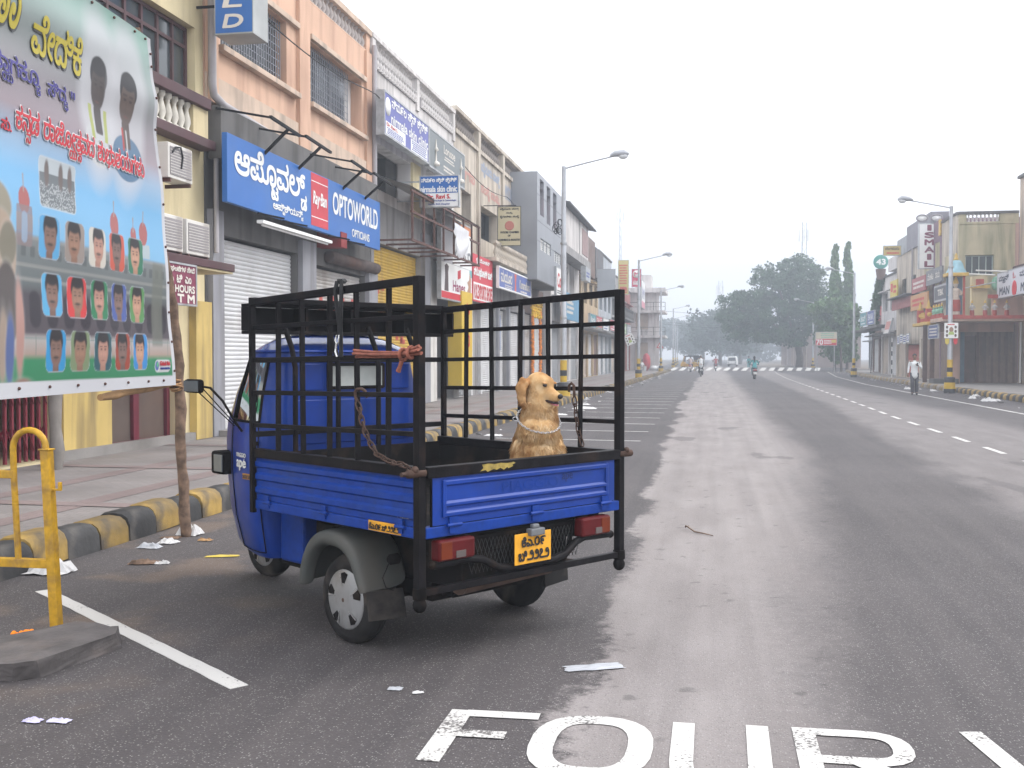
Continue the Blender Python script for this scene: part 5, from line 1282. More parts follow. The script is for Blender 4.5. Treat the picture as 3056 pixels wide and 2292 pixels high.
# ================================================================ people
def fuse(mb, voxel, name, mat, parent, smooth=2):
    """melt overlapping limbs into one continuous skin"""
    me = mb.mesh('tmp', mat); o = bpy.data.objects.new('tmp', me); _tmp.collection.objects.link(o)
    r = o.modifiers.new('r', 'REMESH'); r.mode = 'VOXEL'; r.voxel_size = voxel; r.use_smooth_shade = True
    if smooth: s = o.modifiers.new('s', 'SMOOTH'); s.factor = .5; s.iterations = smooth
    vl = _tmp.view_layers[0]; vl.update()
    m2 = bpy.data.meshes.new_from_object(o.evaluated_get(vl.depsgraph)); m2.name = name
    if not m2.materials: m2.materials.append(mat)
    _tmp.collection.objects.unlink(o); bpy.data.objects.remove(o)
    if parent is None: return m2
    p = bpy.data.objects.new(name, m2); COL.objects.link(p); p.parent = parent
    return p
def limb(mb, pts, rs, n=10):
    pts = [Vector(p) for p in pts]; P_, R_ = [], []
    for i in range(len(pts)-1):
        for k in range(4): P_.append(pts[i].lerp(pts[i+1], k/4)); R_.append(rs[i]+(rs[i+1]-rs[i])*k/4)
    P_.append(pts[-1]); R_.append(rs[-1]); mb.tube(P_, R_, n)
    for p, r in zip(pts, rs): mb.ball(p, r, n, 8)
def person(name, label, loc, rz, J, shirt, trousers, skin, hair, voxel=.014, long_hair=False):
    t = thing(name, label, 'person', loc, rz)
    v = {k: Vector(p) for k, p in J.items()}
    b = MB()
    limb(b, [v['pelvis'], (v['pelvis']+v['chest'])/2, v['chest'], v['neck']], [.13,.125,.135,.06]); limb(b, [v['neck'], v['head']], [.055,.05])
    h = v['head']; f = Vector(J.get('face', (0,-1,0))).normalized(); sd = Vector((0,0,1)).cross(f)
    b.ball(h+Vector((0,0,.02)), (.075,.085,.105), 14, 10); b.ball(h+f*.03+Vector((0,0,-.05)), (.058,.062,.06), 12, 8); b.ball(h+f*.095+Vector((0,0,-.005)), (.014,.02,.026), 8, 6)
    for e in (-1, 1):
        b.ball(h+sd*e*.078, (.018,.02,.032), 8, 6); b.ball(h+sd*e*.03+f*.075+Vector((0,0,.035)), (.02,.014,.012), 8, 6)
    for e, s in ((1,'L'), (-1,'R')):
        limb(b, [v['chest']+Vector((0,0,.08)), v['sh'+s], v['el'+s], v['ha'+s]], [.07,.058,.043,.028])
        d = (v['ha'+s]-v['el'+s]).normalized(); side = d.cross(Vector((0,1,.2))).normalized(); palm = v['ha'+s]+d*.06
        limb(b, [v['ha'+s], palm], [.026,.036])
        for q_ in range(4): limb(b, [palm+side*(q_-1.5)*.02, palm+side*(q_-1.5)*.022+d*.045, palm+side*(q_-1.5)*.022+d*.075-f*-.015], [.011,.010,.009], 6)
        limb(b, [v['ha'+s]+d*.03, v['ha'+s]+d*.06-side*.05], [.012,.010], 6)
        limb(b, [v['pelvis'], v['hip'+s], v['kn'+s], v['an'+s]], [.11,.085,.058,.042]); limb(b, [v['an'+s], v['to'+s]], [.042,.034])
    fuse(b, voxel, 'body', skin, t)
    c = MB()
    limb(c, [v['pelvis']-Vector((0,0,.11)), (v['pelvis']+v['chest'])/2, v['chest']], [.155,.145,.15]); limb(c, [v['chest'], v['chest'].lerp(v['neck'], .7)], [.13,.08])
    for s in ('L','R'): limb(c, [v['chest']+Vector((0,0,.06)), v['sh'+s], v['el'+s], v['el'+s].lerp(v['ha'+s], .75)], [.075,.058,.047,.040])
    fuse(c, voxel*1.1, 'shirt', shirt, t)
    c = MB()
    limb(c, [v['pelvis']+Vector((0,0,.02)), v['pelvis']-Vector((0,0,.04))], [.11,.12])
    for s in ('L','R'): limb(c, [v['pelvis'], v['hip'+s], v['kn'+s], v['kn'+s].lerp(v['an'+s], .9)], [.115,.10,.08,.072])
    fuse(c, voxel*1.1, 'trousers', trousers, t)
    c = MB(); c.ball(h+Vector((0,0,.055))-f*.018, (.088,.096,.088), 14, 10)
    if long_hair: limb(c, [h-f*.05, v['neck']-f*.08, v['chest']-f*.15], [.08,.08,.06])
    fuse(c, voxel, 'hair', hair, t)
    c = MB()
    for s in ('L','R'): limb(c, [v['an'+s]-Vector((0,0,.035))-f*.03, v['to'+s]], [.048,.042])
    c.obj('shoes', m_ink, t)
    return t
m_skin = M('skin', (.20,.115,.075), .6, .1, 6); m_hair = M('black_hair', (.012,.011,.011), .5, .2, 20)
m_shirtw = M('white_shirt', (.66,.68,.68), .85, .06, 8); m_trg = M('grey_trousers', (.075,.075,.085), .85, .15, 8); m_dk = M('dark_cloth', (.03,.03,.035), .9, .2, 8)
stand = dict(pelvis=(0,0,.92), chest=(0,0,1.28), neck=(0,0,1.46), head=(0,-.02,1.60), shL=(.18,0,1.40), elL=(.23,.02,1.13), haL=(.24,-.04,.88), shR=(-.18,0,1.40), elR=(-.23,.02,1.13), haR=(-.25,-.05,.88),
             hipL=(.09,0,.88), knL=(.10,-.02,.50), anL=(.10,.02,.09), toL=(.12,-.13,.045), hipR=(-.09,0,.88), knR=(-.10,-.02,.50), anR=(-.10,.02,.09), toR=(-.12,-.13,.045))
J = dict(stand); J.update(elL=(.27,-.02,1.15), haL=(.12,-.22,1.24), knR=(-.08,-.10,.50), anR=(-.08,-.06,.09), toR=(-.09,-.21,.045), knL=(.09,.02,.49), anL=(.09,.16,.12), toL=(.10,.02,.045))
wk = person('person', 'man in white shirt and grey trousers walking along the road edge holding a phone', (8.36, 47.4, .02), radians(-8), J, m_shirtw, m_trg, m_skin, m_hair)
mb = MB(); mb.box(.07,.13,-.30,-.285,1.22,1.35); o = mb.obj('mobile_phone', m_ink); o.location = (8.36,47.4,.02); o.rotation_euler = (0,0,radians(-8)); tag(o, 'dark mobile phone in the hand of the walking man', 'phone')
J = dict(stand); person('person', 'person in pale clothes standing half hidden behind the porch column', (12.3, 64.4, .16), radians(60), J, M('pale_pink_cloth', (.5,.40,.38)), M('white_dhoti', (.6,.6,.6)), m_skin, m_hair)
sit = dict(pelvis=(0,.05,.42), chest=(0,-.02,.82), neck=(0,-.05,1.0), head=(0,-.09,1.14), shL=(.18,-.02,.94), elL=(.22,-.12,.70), haL=(.12,-.36,.62), shR=(-.18,-.02,.94), elR=(-.22,-.12,.70), haR=(-.12,-.36,.62),
           hipL=(.09,0,.42), knL=(.13,-.42,.50), anL=(.12,-.40,.09), toL=(.13,-.54,.045), hipR=(-.09,0,.42), knR=(-.13,-.42,.50), anR=(-.12,-.40,.09), toR=(-.13,-.54,.045))
person('person', 'person in white clothes crouching on the left pavement before the corner house', (-7.2, 112, .08), radians(60), sit, m_shirtw, M('white_dhoti', (.6,.6,.6)), m_skin, m_hair)

# ---------------------------------------------------------------- bicycle and rider (ride towards +y)
m_tyre = M('rubber', (.018,.017,.017), .85, .25, 8, spec=.12, bump=.2, dirt=(.12,.10,.085), damt=.6, dscale=3)
def ring(mb, c, R_, r, n=28, k=8, axis='x', m=0):
    pts = []
    for i in range(n):
        a = 2*pi*i/n; pts.append((c[0], c[1]+R_*cos(a), c[2]+R_*sin(a)) if axis == 'x' else (c[0]+R_*cos(a), c[1], c[2]+R_*sin(a)))
    mb.tube(pts, r, k, m, closed=True); return mb
def bicycle(loc, rz, label):
    t = thing('bicycle', label, 'bicycle', loc, rz)
    for y in (-.53, .53):
        mb = MB(); ring(mb, (0,y,.34), .32, .02); w = mb.obj('wheel', m_tyre, t); mb = MB(); ring(mb, (0,y,.34), .30, .012, 24, 6); mb.obj('rim', m_gal, w)
        for i in range(12):
            a = 2*pi*i/12; mb = MB(); mb.tube([(0,y,.34),(0,y+.3*cos(a),.34+.3*sin(a))], .004, 4); mb.obj('spoke', m_gal, w)
        mb = MB(); mb.tube([(0, y+.35*cos(a), .34+.35*sin(a)) for a in [radians(x) for x in range(20,200,15)]], .022, 6); mb.obj('mudguard', m_bb, t)
    mb = MB()
    for a, b in (((0,-.18,.82),(0,.40,.85)), ((0,.40,.80),(0,-.05,.30)), ((0,-.05,.30),(0,-.18,.86)), ((0,-.05,.30),(0,-.53,.34)), ((0,-.18,.80),(0,-.53,.34)), ((0,.38,.98),(0,.53,.34))): mb.tube([a,b], .016, 6)
    mb.obj('frame', m_bb, t); mb = MB(); mb.tube([(-.26,.28,1.0),(-.2,.38,1.02),(0,.40,.98),(.2,.38,1.02),(.26,.28,1.0)], .012, 6); mb.obj('handlebar', m_gal, t)
    mb = MB(); mb.ball((0,-.22,.90), (.10,.15,.05), 12, 6); mb.obj('saddle', m_bb, t); mb = MB(); mb.box(-.08,.08,-.75,-.3,.70,.73); mb.obj('carrier', m_gal, t); mb = MB(); mb.box(-.09,.09,-.77,-.75,.48,.62); mb.obj('rear_plate', m_white, t)
    for e in (-1, 1):
        mb = MB(); mb.box(e*.08,e*.17,-.09+e*.12,-.01+e*.12,.30+e*.1-.015,.30+e*.1+.015); mb.obj('pedal', m_bb, t)
    return t
bicycle((-.9, 89, 0), radians(3), 'black bicycle ridden away by the man in white')
ride = dict(pelvis=(0,-.20,.98), chest=(0,-.05,1.34), neck=(0,.0,1.51), head=(0,.05,1.64), face=(0,1,0), shL=(-.19,-.02,1.46), elL=(-.29,.10,1.22), haL=(-.25,.27,1.05), shR=(.19,-.02,1.46), elR=(.29,.10,1.22), haR=(.25,.27,1.05),
            hipL=(-.09,-.16,.95), knL=(-.13,.22,.75), anL=(-.13,.05,.36), toL=(-.13,.18,.30), hipR=(.09,-.16,.95), knR=(.13,.16,.58), anR=(.13,-.10,.20), toR=(.13,.03,.17))
person('person', 'man in white shirt and dark trousers riding the bicycle away', (-.9, 89, 0), radians(3), ride, m_shirtw, m_dk, m_skin, M('grey_hair', (.25,.24,.23)))
# ---------------------------------------------------------------- scooters
m_sct = M('scooter_maroon', (.05,.02,.025), .35, .1, 3, coat=.5)
def scooter(loc, rz, label, mat):
    t = thing('scooter', label, 'scooter', loc, rz)
    for y in (-.58, .62):
        mb = MB(); ring(mb, (0,y,.22), .17, .05, 24, 10); w = mb.obj('wheel', m_tyre, t); mb = MB(); mb.lathe([(0,-.05),(.13,-.05),(.13,.05),(0,.05)], (0,y,.22), 14, 'x'); mb.obj('rim', m_gal, w)
    mb = MB(); mb.ball((0,-.42,.55), (.21,.48,.24), 16, 10); mb.ball((0,-.72,.62), (.17,.22,.16), 12, 8); mb.ball((0,.35,.62), (.20,.10,.36), 14, 10); mb.ball((0,.0,.30), (.17,.45,.07), 12, 6); mb.ball((0,.55,.45), (.10,.22,.10), 10, 6); mb.ball((0,.42,1.0), (.16,.13,.12), 12, 8)
    fuse(mb, .02, 'body', mat, t)
    mb = MB(); mb.ball((0,-.36,.80), (.17,.48,.07), 14, 6); mb.obj('seat', m_bb, t); mb = MB(); mb.tube([(-.34,.36,1.06),(-.1,.42,1.05),(.1,.42,1.05),(.34,.36,1.06)], .02, 8); mb.obj('handlebar', m_bb, t)
    mb = MB(); mb.box(-.13,.13,-.925,-.905,.36,.54); mb.obj('number_plate', m_white, t); mb = MB(); mb.ball((0,-.90,.66), (.14,.04,.06), 10, 6); mb.obj('tail_lamp', M('tail_red', (.35,.02,.015), .25), t)
    for e in (-1, 1):
        mb = MB(); mb.tube([(e*.3,.38,1.07),(e*.36,.40,1.22)], .008, 5); mb.ball((e*.38,.40,1.25), (.07,.02,.045), 10, 6); mb.obj('mirror', m_bb, t)
    return t
sride = dict(pelvis=(0,-.30,.92), chest=(0,-.20,1.26), neck=(0,-.16,1.42), head=(0,-.12,1.54), face=(0,1,0), shL=(-.17,-.18,1.37), elL=(-.29,-.02,1.16), haL=(-.32,.28,1.06), shR=(.17,-.18,1.37), elR=(.29,-.02,1.16), haR=(.32,.28,1.06),
             hipL=(-.10,-.24,.88), knL=(-.16,.15,.78), anL=(-.14,.12,.40), toL=(-.14,.26,.37), hipR=(.10,-.24,.88), knR=(.16,.15,.78), anR=(.14,.12,.40), toR=(.14,.26,.37))
scooter((3.02, 80, 0), radians(2), 'dark maroon scooter with white number plate ridden away along the road', m_sct)
person('person', 'woman with long black hair and turquoise top riding the dark scooter', (3.02, 80, 0), radians(2), sride, M('turquoise_cloth', (.06,.34,.36), .8, .15, 8), M('pale_teal_cloth', (.20,.34,.36), .8), m_skin, m_hair, long_hair=True)
scooter((.4, 124, 0), radians(1), 'small hazy scooter with a rider in red before the crossing', M('scooter_teal', (.06,.10,.12), .4))
person('person', 'rider in red top on the hazy scooter before the crossing', (.4, 124, 0), radians(1), sride, M('red_cloth', (.35,.07,.07)), m_dk, m_skin, m_hair, voxel=.02)
J = dict(stand); person('person', 'hazy figure in turquoise standing beyond the crossing', (4.6, 140, 0), radians(180), J, MATS['turquoise_cloth'], MATS['turquoise_cloth'], m_skin, m_hair, voxel=.02)
scooter((-2.3, 118, 0), radians(-4), 'pale hazy scooter beside the auto rickshaw', M('scooter_pale', (.35,.22,.22), .4))
person('person', 'rider in pinkish shirt on the pale hazy scooter', (-2.3, 118, 0), radians(-4), sride, M('pale_pink_cloth', (.5,.40,.38)), m_dk, m_skin, m_hair, voxel=.02)
# ---------------------------------------------------------------- auto rickshaw seen from its side, and a white car
t = thing('auto_rickshaw', 'yellow auto rickshaw with black canopy parked at the left kerb past the crossing', 'auto rickshaw', (-2.6, 137.5, 0), radians(172))
m_ay = M('rickshaw_yellow', (.60,.33,.02), .5, .1, 3); m_ac = M('canopy_black', (.02,.022,.022), .8, .2, 4)
mb = MB(); mb.prism([(-1.3,.35),(-1.3,.95),(-.9,.98),(-.2,.95),(-.05,.45),(.55,.42),(.8,1.0),(1.05,1.05),(1.25,.7),(1.3,.4)], -.62, .62); mb.obj('body', m_ay, t, .05)
mb = MB(); mb.prism([(-1.32,1.0),(-1.35,1.6),(-1.2,1.78),(.5,1.80),(.85,1.7),(.8,1.62),(-.35,1.62),(-.45,1.0)], -.64, .64); mb.obj('canopy', m_ac, t, .05)
mb = MB(); mb.prism([(.82,1.0),(1.0,1.02),(.83,1.72),(.72,1.70)], -.60, .60); mb.obj('windscreen', m_glass, t)
for e in (-.62, .62):
    mb = MB(); mb.bar((.95,e,1.0),(.72,e,1.7),.05); mb.obj('pillar', m_ay, t); mb = MB(); mb.bar((-.1,e,.9),(-.2,e,1.65),.04); mb.obj('pillar', m_ac, t)
for x, y in ((-.85,-.58),(-.85,.58),(1.0,0)):
    mb = MB(); ring(mb, (x,y,.24), .18, .055, 22, 8, 'y'); w = mb.obj('wheel', m_tyre, t); mb = MB(); mb.lathe([(0,-.05),(.14,-.05),(.14,.05),(0,.05)], (x,y,.24), 12, 'y'); mb.obj('rim', m_gal, w)
mb = MB(); mb.box(-1.0,-.3,-.5,.5,.6,.75); mb.box(-1.1,-.95,-.5,.5,.7,1.3); mb.obj('seat', m_ac, t); mb = MB(); mb.ball((1.28,0,.8), (.05,.09,.09)); mb.obj('headlight', m_white, t)
t = thing('car', 'pale hazy van coming up the far street', 'car', (3.4, 185, 0), radians(-5))
mb = MB(); mb.prism([(-.78,.3),(-.8,.85),(-.7,1.55),(-.55,1.72),(.55,1.72),(.7,1.55),(.8,.85),(.78,.3)], -1.6, 1.6); mb.obj('body', m_white, t, .08)
mb = MB(); mb.prism([(-.62,.95),(-.56,1.48),(.56,1.48),(.62,.95)], -1.625, -1.602); mb.obj('windscreen', m_glass, t); 
for e in (-.58, .58):
    mb = MB(); mb.ball((e,-1.62,.72), (.13,.03,.09), 10, 6); mb.obj('headlight', m_gal, t)
for x in (-.68, .68):
    for y in (-1.0, 1.05):
        mb = MB(); ring(mb, (x,y,.28), .21, .075, 20, 8); mb.obj('wheel', m_tyre, t)
mb = MB(); mb.box(-.7,.7,-1.68,-1.6,.32,.48); mb.obj('bumper', m_bb, t)
t = thing('push_cart', 'yellow frame barrier post standing before the auto rickshaw', 'barrier', (-2.0, 125.0, 0)); mb = MB(); mb.bar((0,0,0),(0,0,1.25),.05); mb.obj('post', m_by, t); mb = MB(); mb.bar((-.05,0,1.22),(.9,0,1.22),.05); mb.obj('rail', m_by, t); mb = MB(); mb.bar((.85,0,0),(.85,0,1.19),.05); mb.obj('post', m_by, t)
t = thing('red_bundle', 'red cloth covered bundle and white sacks beside the corner house', 'bundle', (-6.9, 115.0, .16)); mb = MB(); mb.ball((0,0,.9), (.45,.5,.95), 12, 8); mb.obj('bundle', M('red_tarpaulin', (.45,.06,.07), .7, .2), t); 
for x, y in ((.8,-.2), (1.3,.1), (1.0,.5)):
    mb = MB(); mb.ball((x,y,.25), (.38,.4,.28), 10, 6); mb.obj('sack', m_shirtw, t)
# ================================================================ the blue three wheeler
TR = thing('cargo_three_wheeler', 'blue three wheeled pickup with black cage around its load bed', 'three-wheeler', (-1.62, 6.33, 0), radians(144.8))
m_tb = M('truck_blue', (.003,.036,.25), .36, .12, 3, spec=.3, coat=.12, fine=.15, bump=.04, bscale=14, dirt=(.010,.034,.15), damt=.5, dscale=2.2)
m_tb2 = M('truck_blue_dusty', (.004,.040,.26), .45, .15, 3, spec=.2, fine=.3, dirt=(.018,.042,.15), damt=.6, dscale=3.0, bump=.05, bscale=18)
m_under = M('underbody_black', (.008,.007,.007), .8, .3, 6, spec=.06, dirt=(.05,.035,.025), damt=.5, dscale=5)
m_fend = M('grey_plastic', (.060,.064,.060), .6, .12, 4, spec=.25, dirt=(.09,.078,.065), damt=.5, dscale=2.5)
m_hub = M('hubcap_silver', (.30,.30,.30), .45, .12, 6, metal=.4, dirt=(.12,.10,.085), damt=.5, dscale=6)
m_rust = M('rusty_chain', (.075,.042,.03), .7, .35, 20, metal=.3, dirt=(.05,.03,.02), damt=.5, dscale=20)
m_plate = M('plate_yellow', (.72,.34,.02), .45, .06, 6, dirt=(.4,.2,.03), damt=.5, dscale=9)
m_roofb = M('roof_blue', (.004,.036,.235), .22, .10, 3, spec=.5, coat=.6, bump=.03, bscale=9)
m_chrome = M('bright_metal', (.6,.6,.6), .25, .1, 5, metal=.8)
def ag():
    m, N, L, p = nodes_mat('cab_glass')
    tr = N.new('ShaderNodeBsdfTransparent'); tr.inputs[0].default_value = (.55,.68,.66,1); gl = N.new('ShaderNodeBsdfGlossy'); gl.inputs['Roughness'].default_value = .06; gl.inputs[0].default_value = (.7,.75,.75,1)
    mx = N.new('ShaderNodeMixShader'); fr = N.new('ShaderNodeFresnel'); fr.inputs[0].default_value = 1.6; L.new(fr.outputs[0], mx.inputs[0]); L.new(tr.outputs[0], mx.inputs[1]); L.new(gl.outputs[0], mx.inputs[2]); L.new(mx.outputs[0], N['Material Output'].inputs['Surface'])
    return m
m_cabglass = ag()
def tp(name, mat, fn, bevel=0, parent=None):
    mb = MB(); fn(mb); return mb.obj(name, mat, parent or TR, bevel)
X0, X1, W = -.75, .88, .755
# load bed
tp('bed_floor', m_under, lambda b: b.box(X0+.03, X1, -W+.03, W-.03, .68, .715))
prof = [(0,.742),(0,.775),(.014,.787),(.014,.815),(0,.827),(0,.858),(.014,.870),(.014,.898),(0,.910),(0,.936),(.014,.948),(.014,.974),(0,.986),(0,1.0)]
for e in (1, -1):
    b = MB(); q = [(x, e*(W+dy), z) for x in (X0+.02, X1) for dy, z in prof]; n = len(prof)
    b.add(q, [(i, i+1, n+i+1, n+i) for i in range(n-1)]); b.obj('side_panel', m_tb2, TR); tp('bed_liner', m_under, lambda b: b.box(X0+.02, X1, e*(W-.032), e*(W-.022), .715, 1.0))
    tp('side_beam', m_tb2, lambda b: b.box(X0+.02, X1, e*(W-.05), e*(W+.012), .683, .739), .005)
    tp('side_rail', m_black_iron, lambda b: b.box(X0+.03, X1+.01, e*(W-.035), e*(W+.022), 1.0, 1.055), .004)
    for x in (.72, .12, -.58):
        h = tp('hinge', m_tb2, lambda b: (b.box(x-.018, x+.018, e*(W+.012), e*(W+.022), .70, .775), b.tube([(x-.04, e*(W+.022), .735),(x+.04, e*(W+.022), .735)], .010, 8)))
# tailgate
b = MB(); prof2 = [(0,.752),(0,.785),(.012,.797),(.012,.812),(0,.824),(0,.84),(.012,.850),(.012,.862),(0,.874),(0,.950),(.012,.960),(.012,.976),(0,.988),(0,1.0)]
for y0, y1, k in ((-W+.04,-.64,0), (-.64,.64,1), (.64,W-.04,0)):
    q = [(X0-.02-dy*k, y, z) for y in (y0, y1) for dy, z in prof2]; n = len(prof2)
    b.add(q, [(i, n+i, n+i+1, i+1) for i in range(n-1)])
tg = b.obj('tailgate', m_tb, TR); tp('tailgate_liner', m_under, lambda b: b.box(X0-.012, X0+.002, -W+.04, W-.04, .72, 1.0), 0, tg)
tp('bed_front_board', m_under, lambda b: b.box(X1-.012, X1, -W+.03, W-.03, .715, 1.02))
for y in (-.64, .64): tp('tailgate_rib', m_tb, lambda b: b.box(X0-.031, X0-.02, y-.012, y+.012, .79, .985), .003, tg)
tp('tailgate_rail', m_black_iron, lambda b: b.box(X0-.035, X0+.02, -W+.0, W, 1.0, 1.058), .004)
tp('rail_scrape', M('yellow_scrape', (.30,.22,.05), .7, .4, 30), lambda b: b.prism_yz([(.385,1.047),(.34,1.05),(.29,1.044),(.25,1.048),(.20,1.043),(.15,1.047),(.135,1.040),(.16,1.032),(.155,1.024),(.19,1.014),(.20,1.022),(.225,1.008),(.25,1.021),(.28,1.012),(.30,1.018),(.345,1.006),(.36,1.016),(.40,1.012),(.375,1.028)], X0-.0365))
tp('rear_beam', m_tb2, lambda b: b.box(X0-.022, X0+.04, -W-.005, W+.005, .690, .747), .005)
for y in (.58, -.03, -.62): tp('hinge', m_tb2, lambda b: (b.box(X0-.034, X0-.022, y-.03, y+.03, .705, .79), b.tube([(X0-.036, y-.05, .748),(X0-.036, y+.05, .748)], .010, 8)))
em = MB(); letters(em, 'PIAGGIO', (-.22,.22,.885,.94), 0, 0, fn=lambda x, z, k: (X0-.0235-k, -x, z)); em.obj('embossed_lettering', m_tb2, tg)
em = MB(); letters(em, 'ape', (.25,.34,.90,.95), 0, 0, fn=lambda x, z, k: (X0-.024-k, -x, z)); em.obj('embossed_lettering', M('dull_navy', (.01,.02,.09)), tg)
# cage: posts, rails and uprights, each its own bar
def cbar(name, p0, p1, w=.03, h=.03, mat=None): tp(name, mat or m_black_iron, lambda b: b.bar(p0, p1, w, h), .003)
ZS = (1.22, 1.42, 1.62, 1.82)
for e in (1, -1):
    y = e*.785
    cbar('corner_post', (X0, y, .39), (X0, y, 2.03), .046, .046)
    tp('post_foot', m_under, lambda b: b.ball((X0, y, .355), (.037,.037,.04), 12, 8)); tp('post_collar', m_under, lambda b: b.lathe([(.036,.385),(.038,.40),(.036,.44)], (X0, y, 0), 10))
    cbar('front_post', (X1, e*.775, .66), (X1, e*.775, 1.985), .032, .032)
    cbar('top_rail', (X0, e*.782, 2.01), (X1, e*.775, 1.955), .034, .042)
    for z in ZS: cbar('side_bar', (X0, e*.775, z+.005), (X1, e*.772, z-.02), .018, .027)
    for k, x in enumerate((.62,.35,.085,-.185,-.455)): cbar('upright', (x, e*.755, 1.055), (x+(.012 if k % 2 else -.01), e*.755, 1.985), .033, .014)
    tp('latch_bolt', m_rust, lambda b: (b.lathe([(.022,-.06),(.022,.05),(.012,.05),(.012,.09)], (X0-.01, e*.82, 1.03), 10, 'y' ), b.ball((X0-.02, e*.83, 1.05), .02, 8, 6)))
for y in (.46, .13, -.20, -.53): tp('front_upright', m_black_iron, lambda b: b.tube([(X1+.01, y, .72),(X1+.01, y, 1.55),(X1+.02, y+.02, 1.68),(X1+.06, y+.05, 1.82)], .019, 6))
for z, r in ((1.14,.022),(1.60,.02),(1.97,.024)): cbar('front_bar', (X1+.02, .76, z), (X1+.02, -.76, z), .03, .034)
hb = tp('header_frame', m_black_iron, lambda b: (b.box(X1+.035, X1+.19, -.90, .74, 1.765, 1.785), b.box(X1+.035, X1+.19, -.90, .74, 1.935, 1.955), b.box(X1+.18, X1+.192, -.90, .74, 1.786, 1.934)), .003)
for y in (.735, .35, 0., -.45, -.895): tp('header_divider', m_black_iron, lambda b: b.box(X1+.036, X1+.179, y-.008, y+.008, 1.786, 1.934), 0, hb)
# rear end
cbar('lower_bar', (X0, .76, .415), (X0, -.76, .415), .035, .035)
tp('rear_bumper', m_black_iron, lambda b: b.tube([(X0+.0,.70,.545),(X0-.0,.46,.55),(X0-.01,.36,.535),(X0-.01,.24,.475),(X0-.01,.16,.462),(X0-.01,-.20,.465),(X0-.01,-.29,.48),(X0-.01,-.38,.54),(X0,-.46,.557),(X0,-.70,.55)], .022, 10))
for y in (.70, -.70): tp('bumper_cap', m_under, lambda b: b.ball((X0, y, .5475), .024, 8, 6))
for y0 in (.565, -.53):
    l = tp('tail_lamp', M('lamp_red', (.085,.008,.009), .4, .15, 9, spec=.15), lambda b: b.box(X0-.045, X0+.03, y0-.125, y0+.125, .565, .675), .014)
    tp('amber_lens', M('lamp_amber', (.13,.024,.008), .4, .15, 9, spec=.15), lambda b: b.box(X0-.049, X0-.044, y0+(.04 if y0 > 0 else -.115), y0+(.115 if y0 > 0 else -.04), .575, .665), .004, l)
    tp('reverse_lens', M('lamp_clear', (.11,.09,.085), .4, spec=.15), lambda b: b.box(X0-.049, X0-.044, y0-.055, y0+.012, .575, .612), .002, l)
    tp('lamp_bracket', m_under, lambda b: b.box(X0+.03, X0+.07, y0-.1, y0+.1, .56, .70))
pl_ = tp('number_plate', m_plate, lambda b: b.box(X0-.046, X0-.040, -.135, .15, .475, .645), .002)
for txt, bx_ in (('ಕೆಎ.೦೯', (-.10,.085,.572,.625)), ('ಬಿ.೨೨೭೨', (-.125,.115,.495,.548))):
    em = MB(); letters(em, txt, bx_, 0, .0028, fn=lambda x, z, k: (X0-.0475-k, -x, z)); em.obj('plate_lettering', m_ink, pl_)
tp('plate_lamp', M('lamp_housing_grey', (.13,.135,.14), .5, .15, 9), lambda b: (b.box(X0-.075, X0-.03, -.06, .05, .628, .668), b.box(X0-.06, X0-.03, -.03, .02, .668, .69)), .006)
m_mesh = M('wire_mesh', (.03,.03,.03), .6)
b = MB()
for i in range(30):
    y = .40-i*.0285
    for sg in (1, -1): b.tube([(X0+.03+sg*.002, y, .455),(X0+.03+sg*.002, y-sg*.075*1.0, .645)], .0022, 4)
tag(b.obj('mesh_grille', m_mesh, TR), kind='stuff')
tp('grille_frame', m_under, lambda b: (b.bar((X0+.03,.45,.65),(X0+.03,-.53,.65),.02), b.bar((X0+.03,-.40,.655),(X0+.03,-.36,.50),.02), b.bar((X0+.03,.44,.655),(X0+.03,.40,.50),.02)))
tp('chassis', m_under, lambda b: (b.box(-.66, 1.1, -.42, .42, .36, .60), b.box(-.70, -.55, -.60, .60, .56, .68), b.box(-.45, -.1, -.3, .3, .26, .37)), .02)
tp('underbody_shade_block', m_under, lambda b: b.box(-.36, 1.25, -.38, .38, .235, .37), .03)  # added block that keeps light out and deepens the shade beneath the truck
tp('axle', m_under, lambda b: b.tube([(0,-.6,.25),(0,.6,.25)], .05, 8)); tp('silencer', M('silencer_rust', (.09,.055,.04), .8, .3, 8), lambda b: b.tube([(-.55,-.35,.40),(-.55,.35,.38)], .075, 12)); tp('silencer_pipe', MATS['silencer_rust'], lambda b: b.tube([(-.55,-.3,.38),(-.62,-.42,.40),(-.70,-.45,.40)], .02, 8))
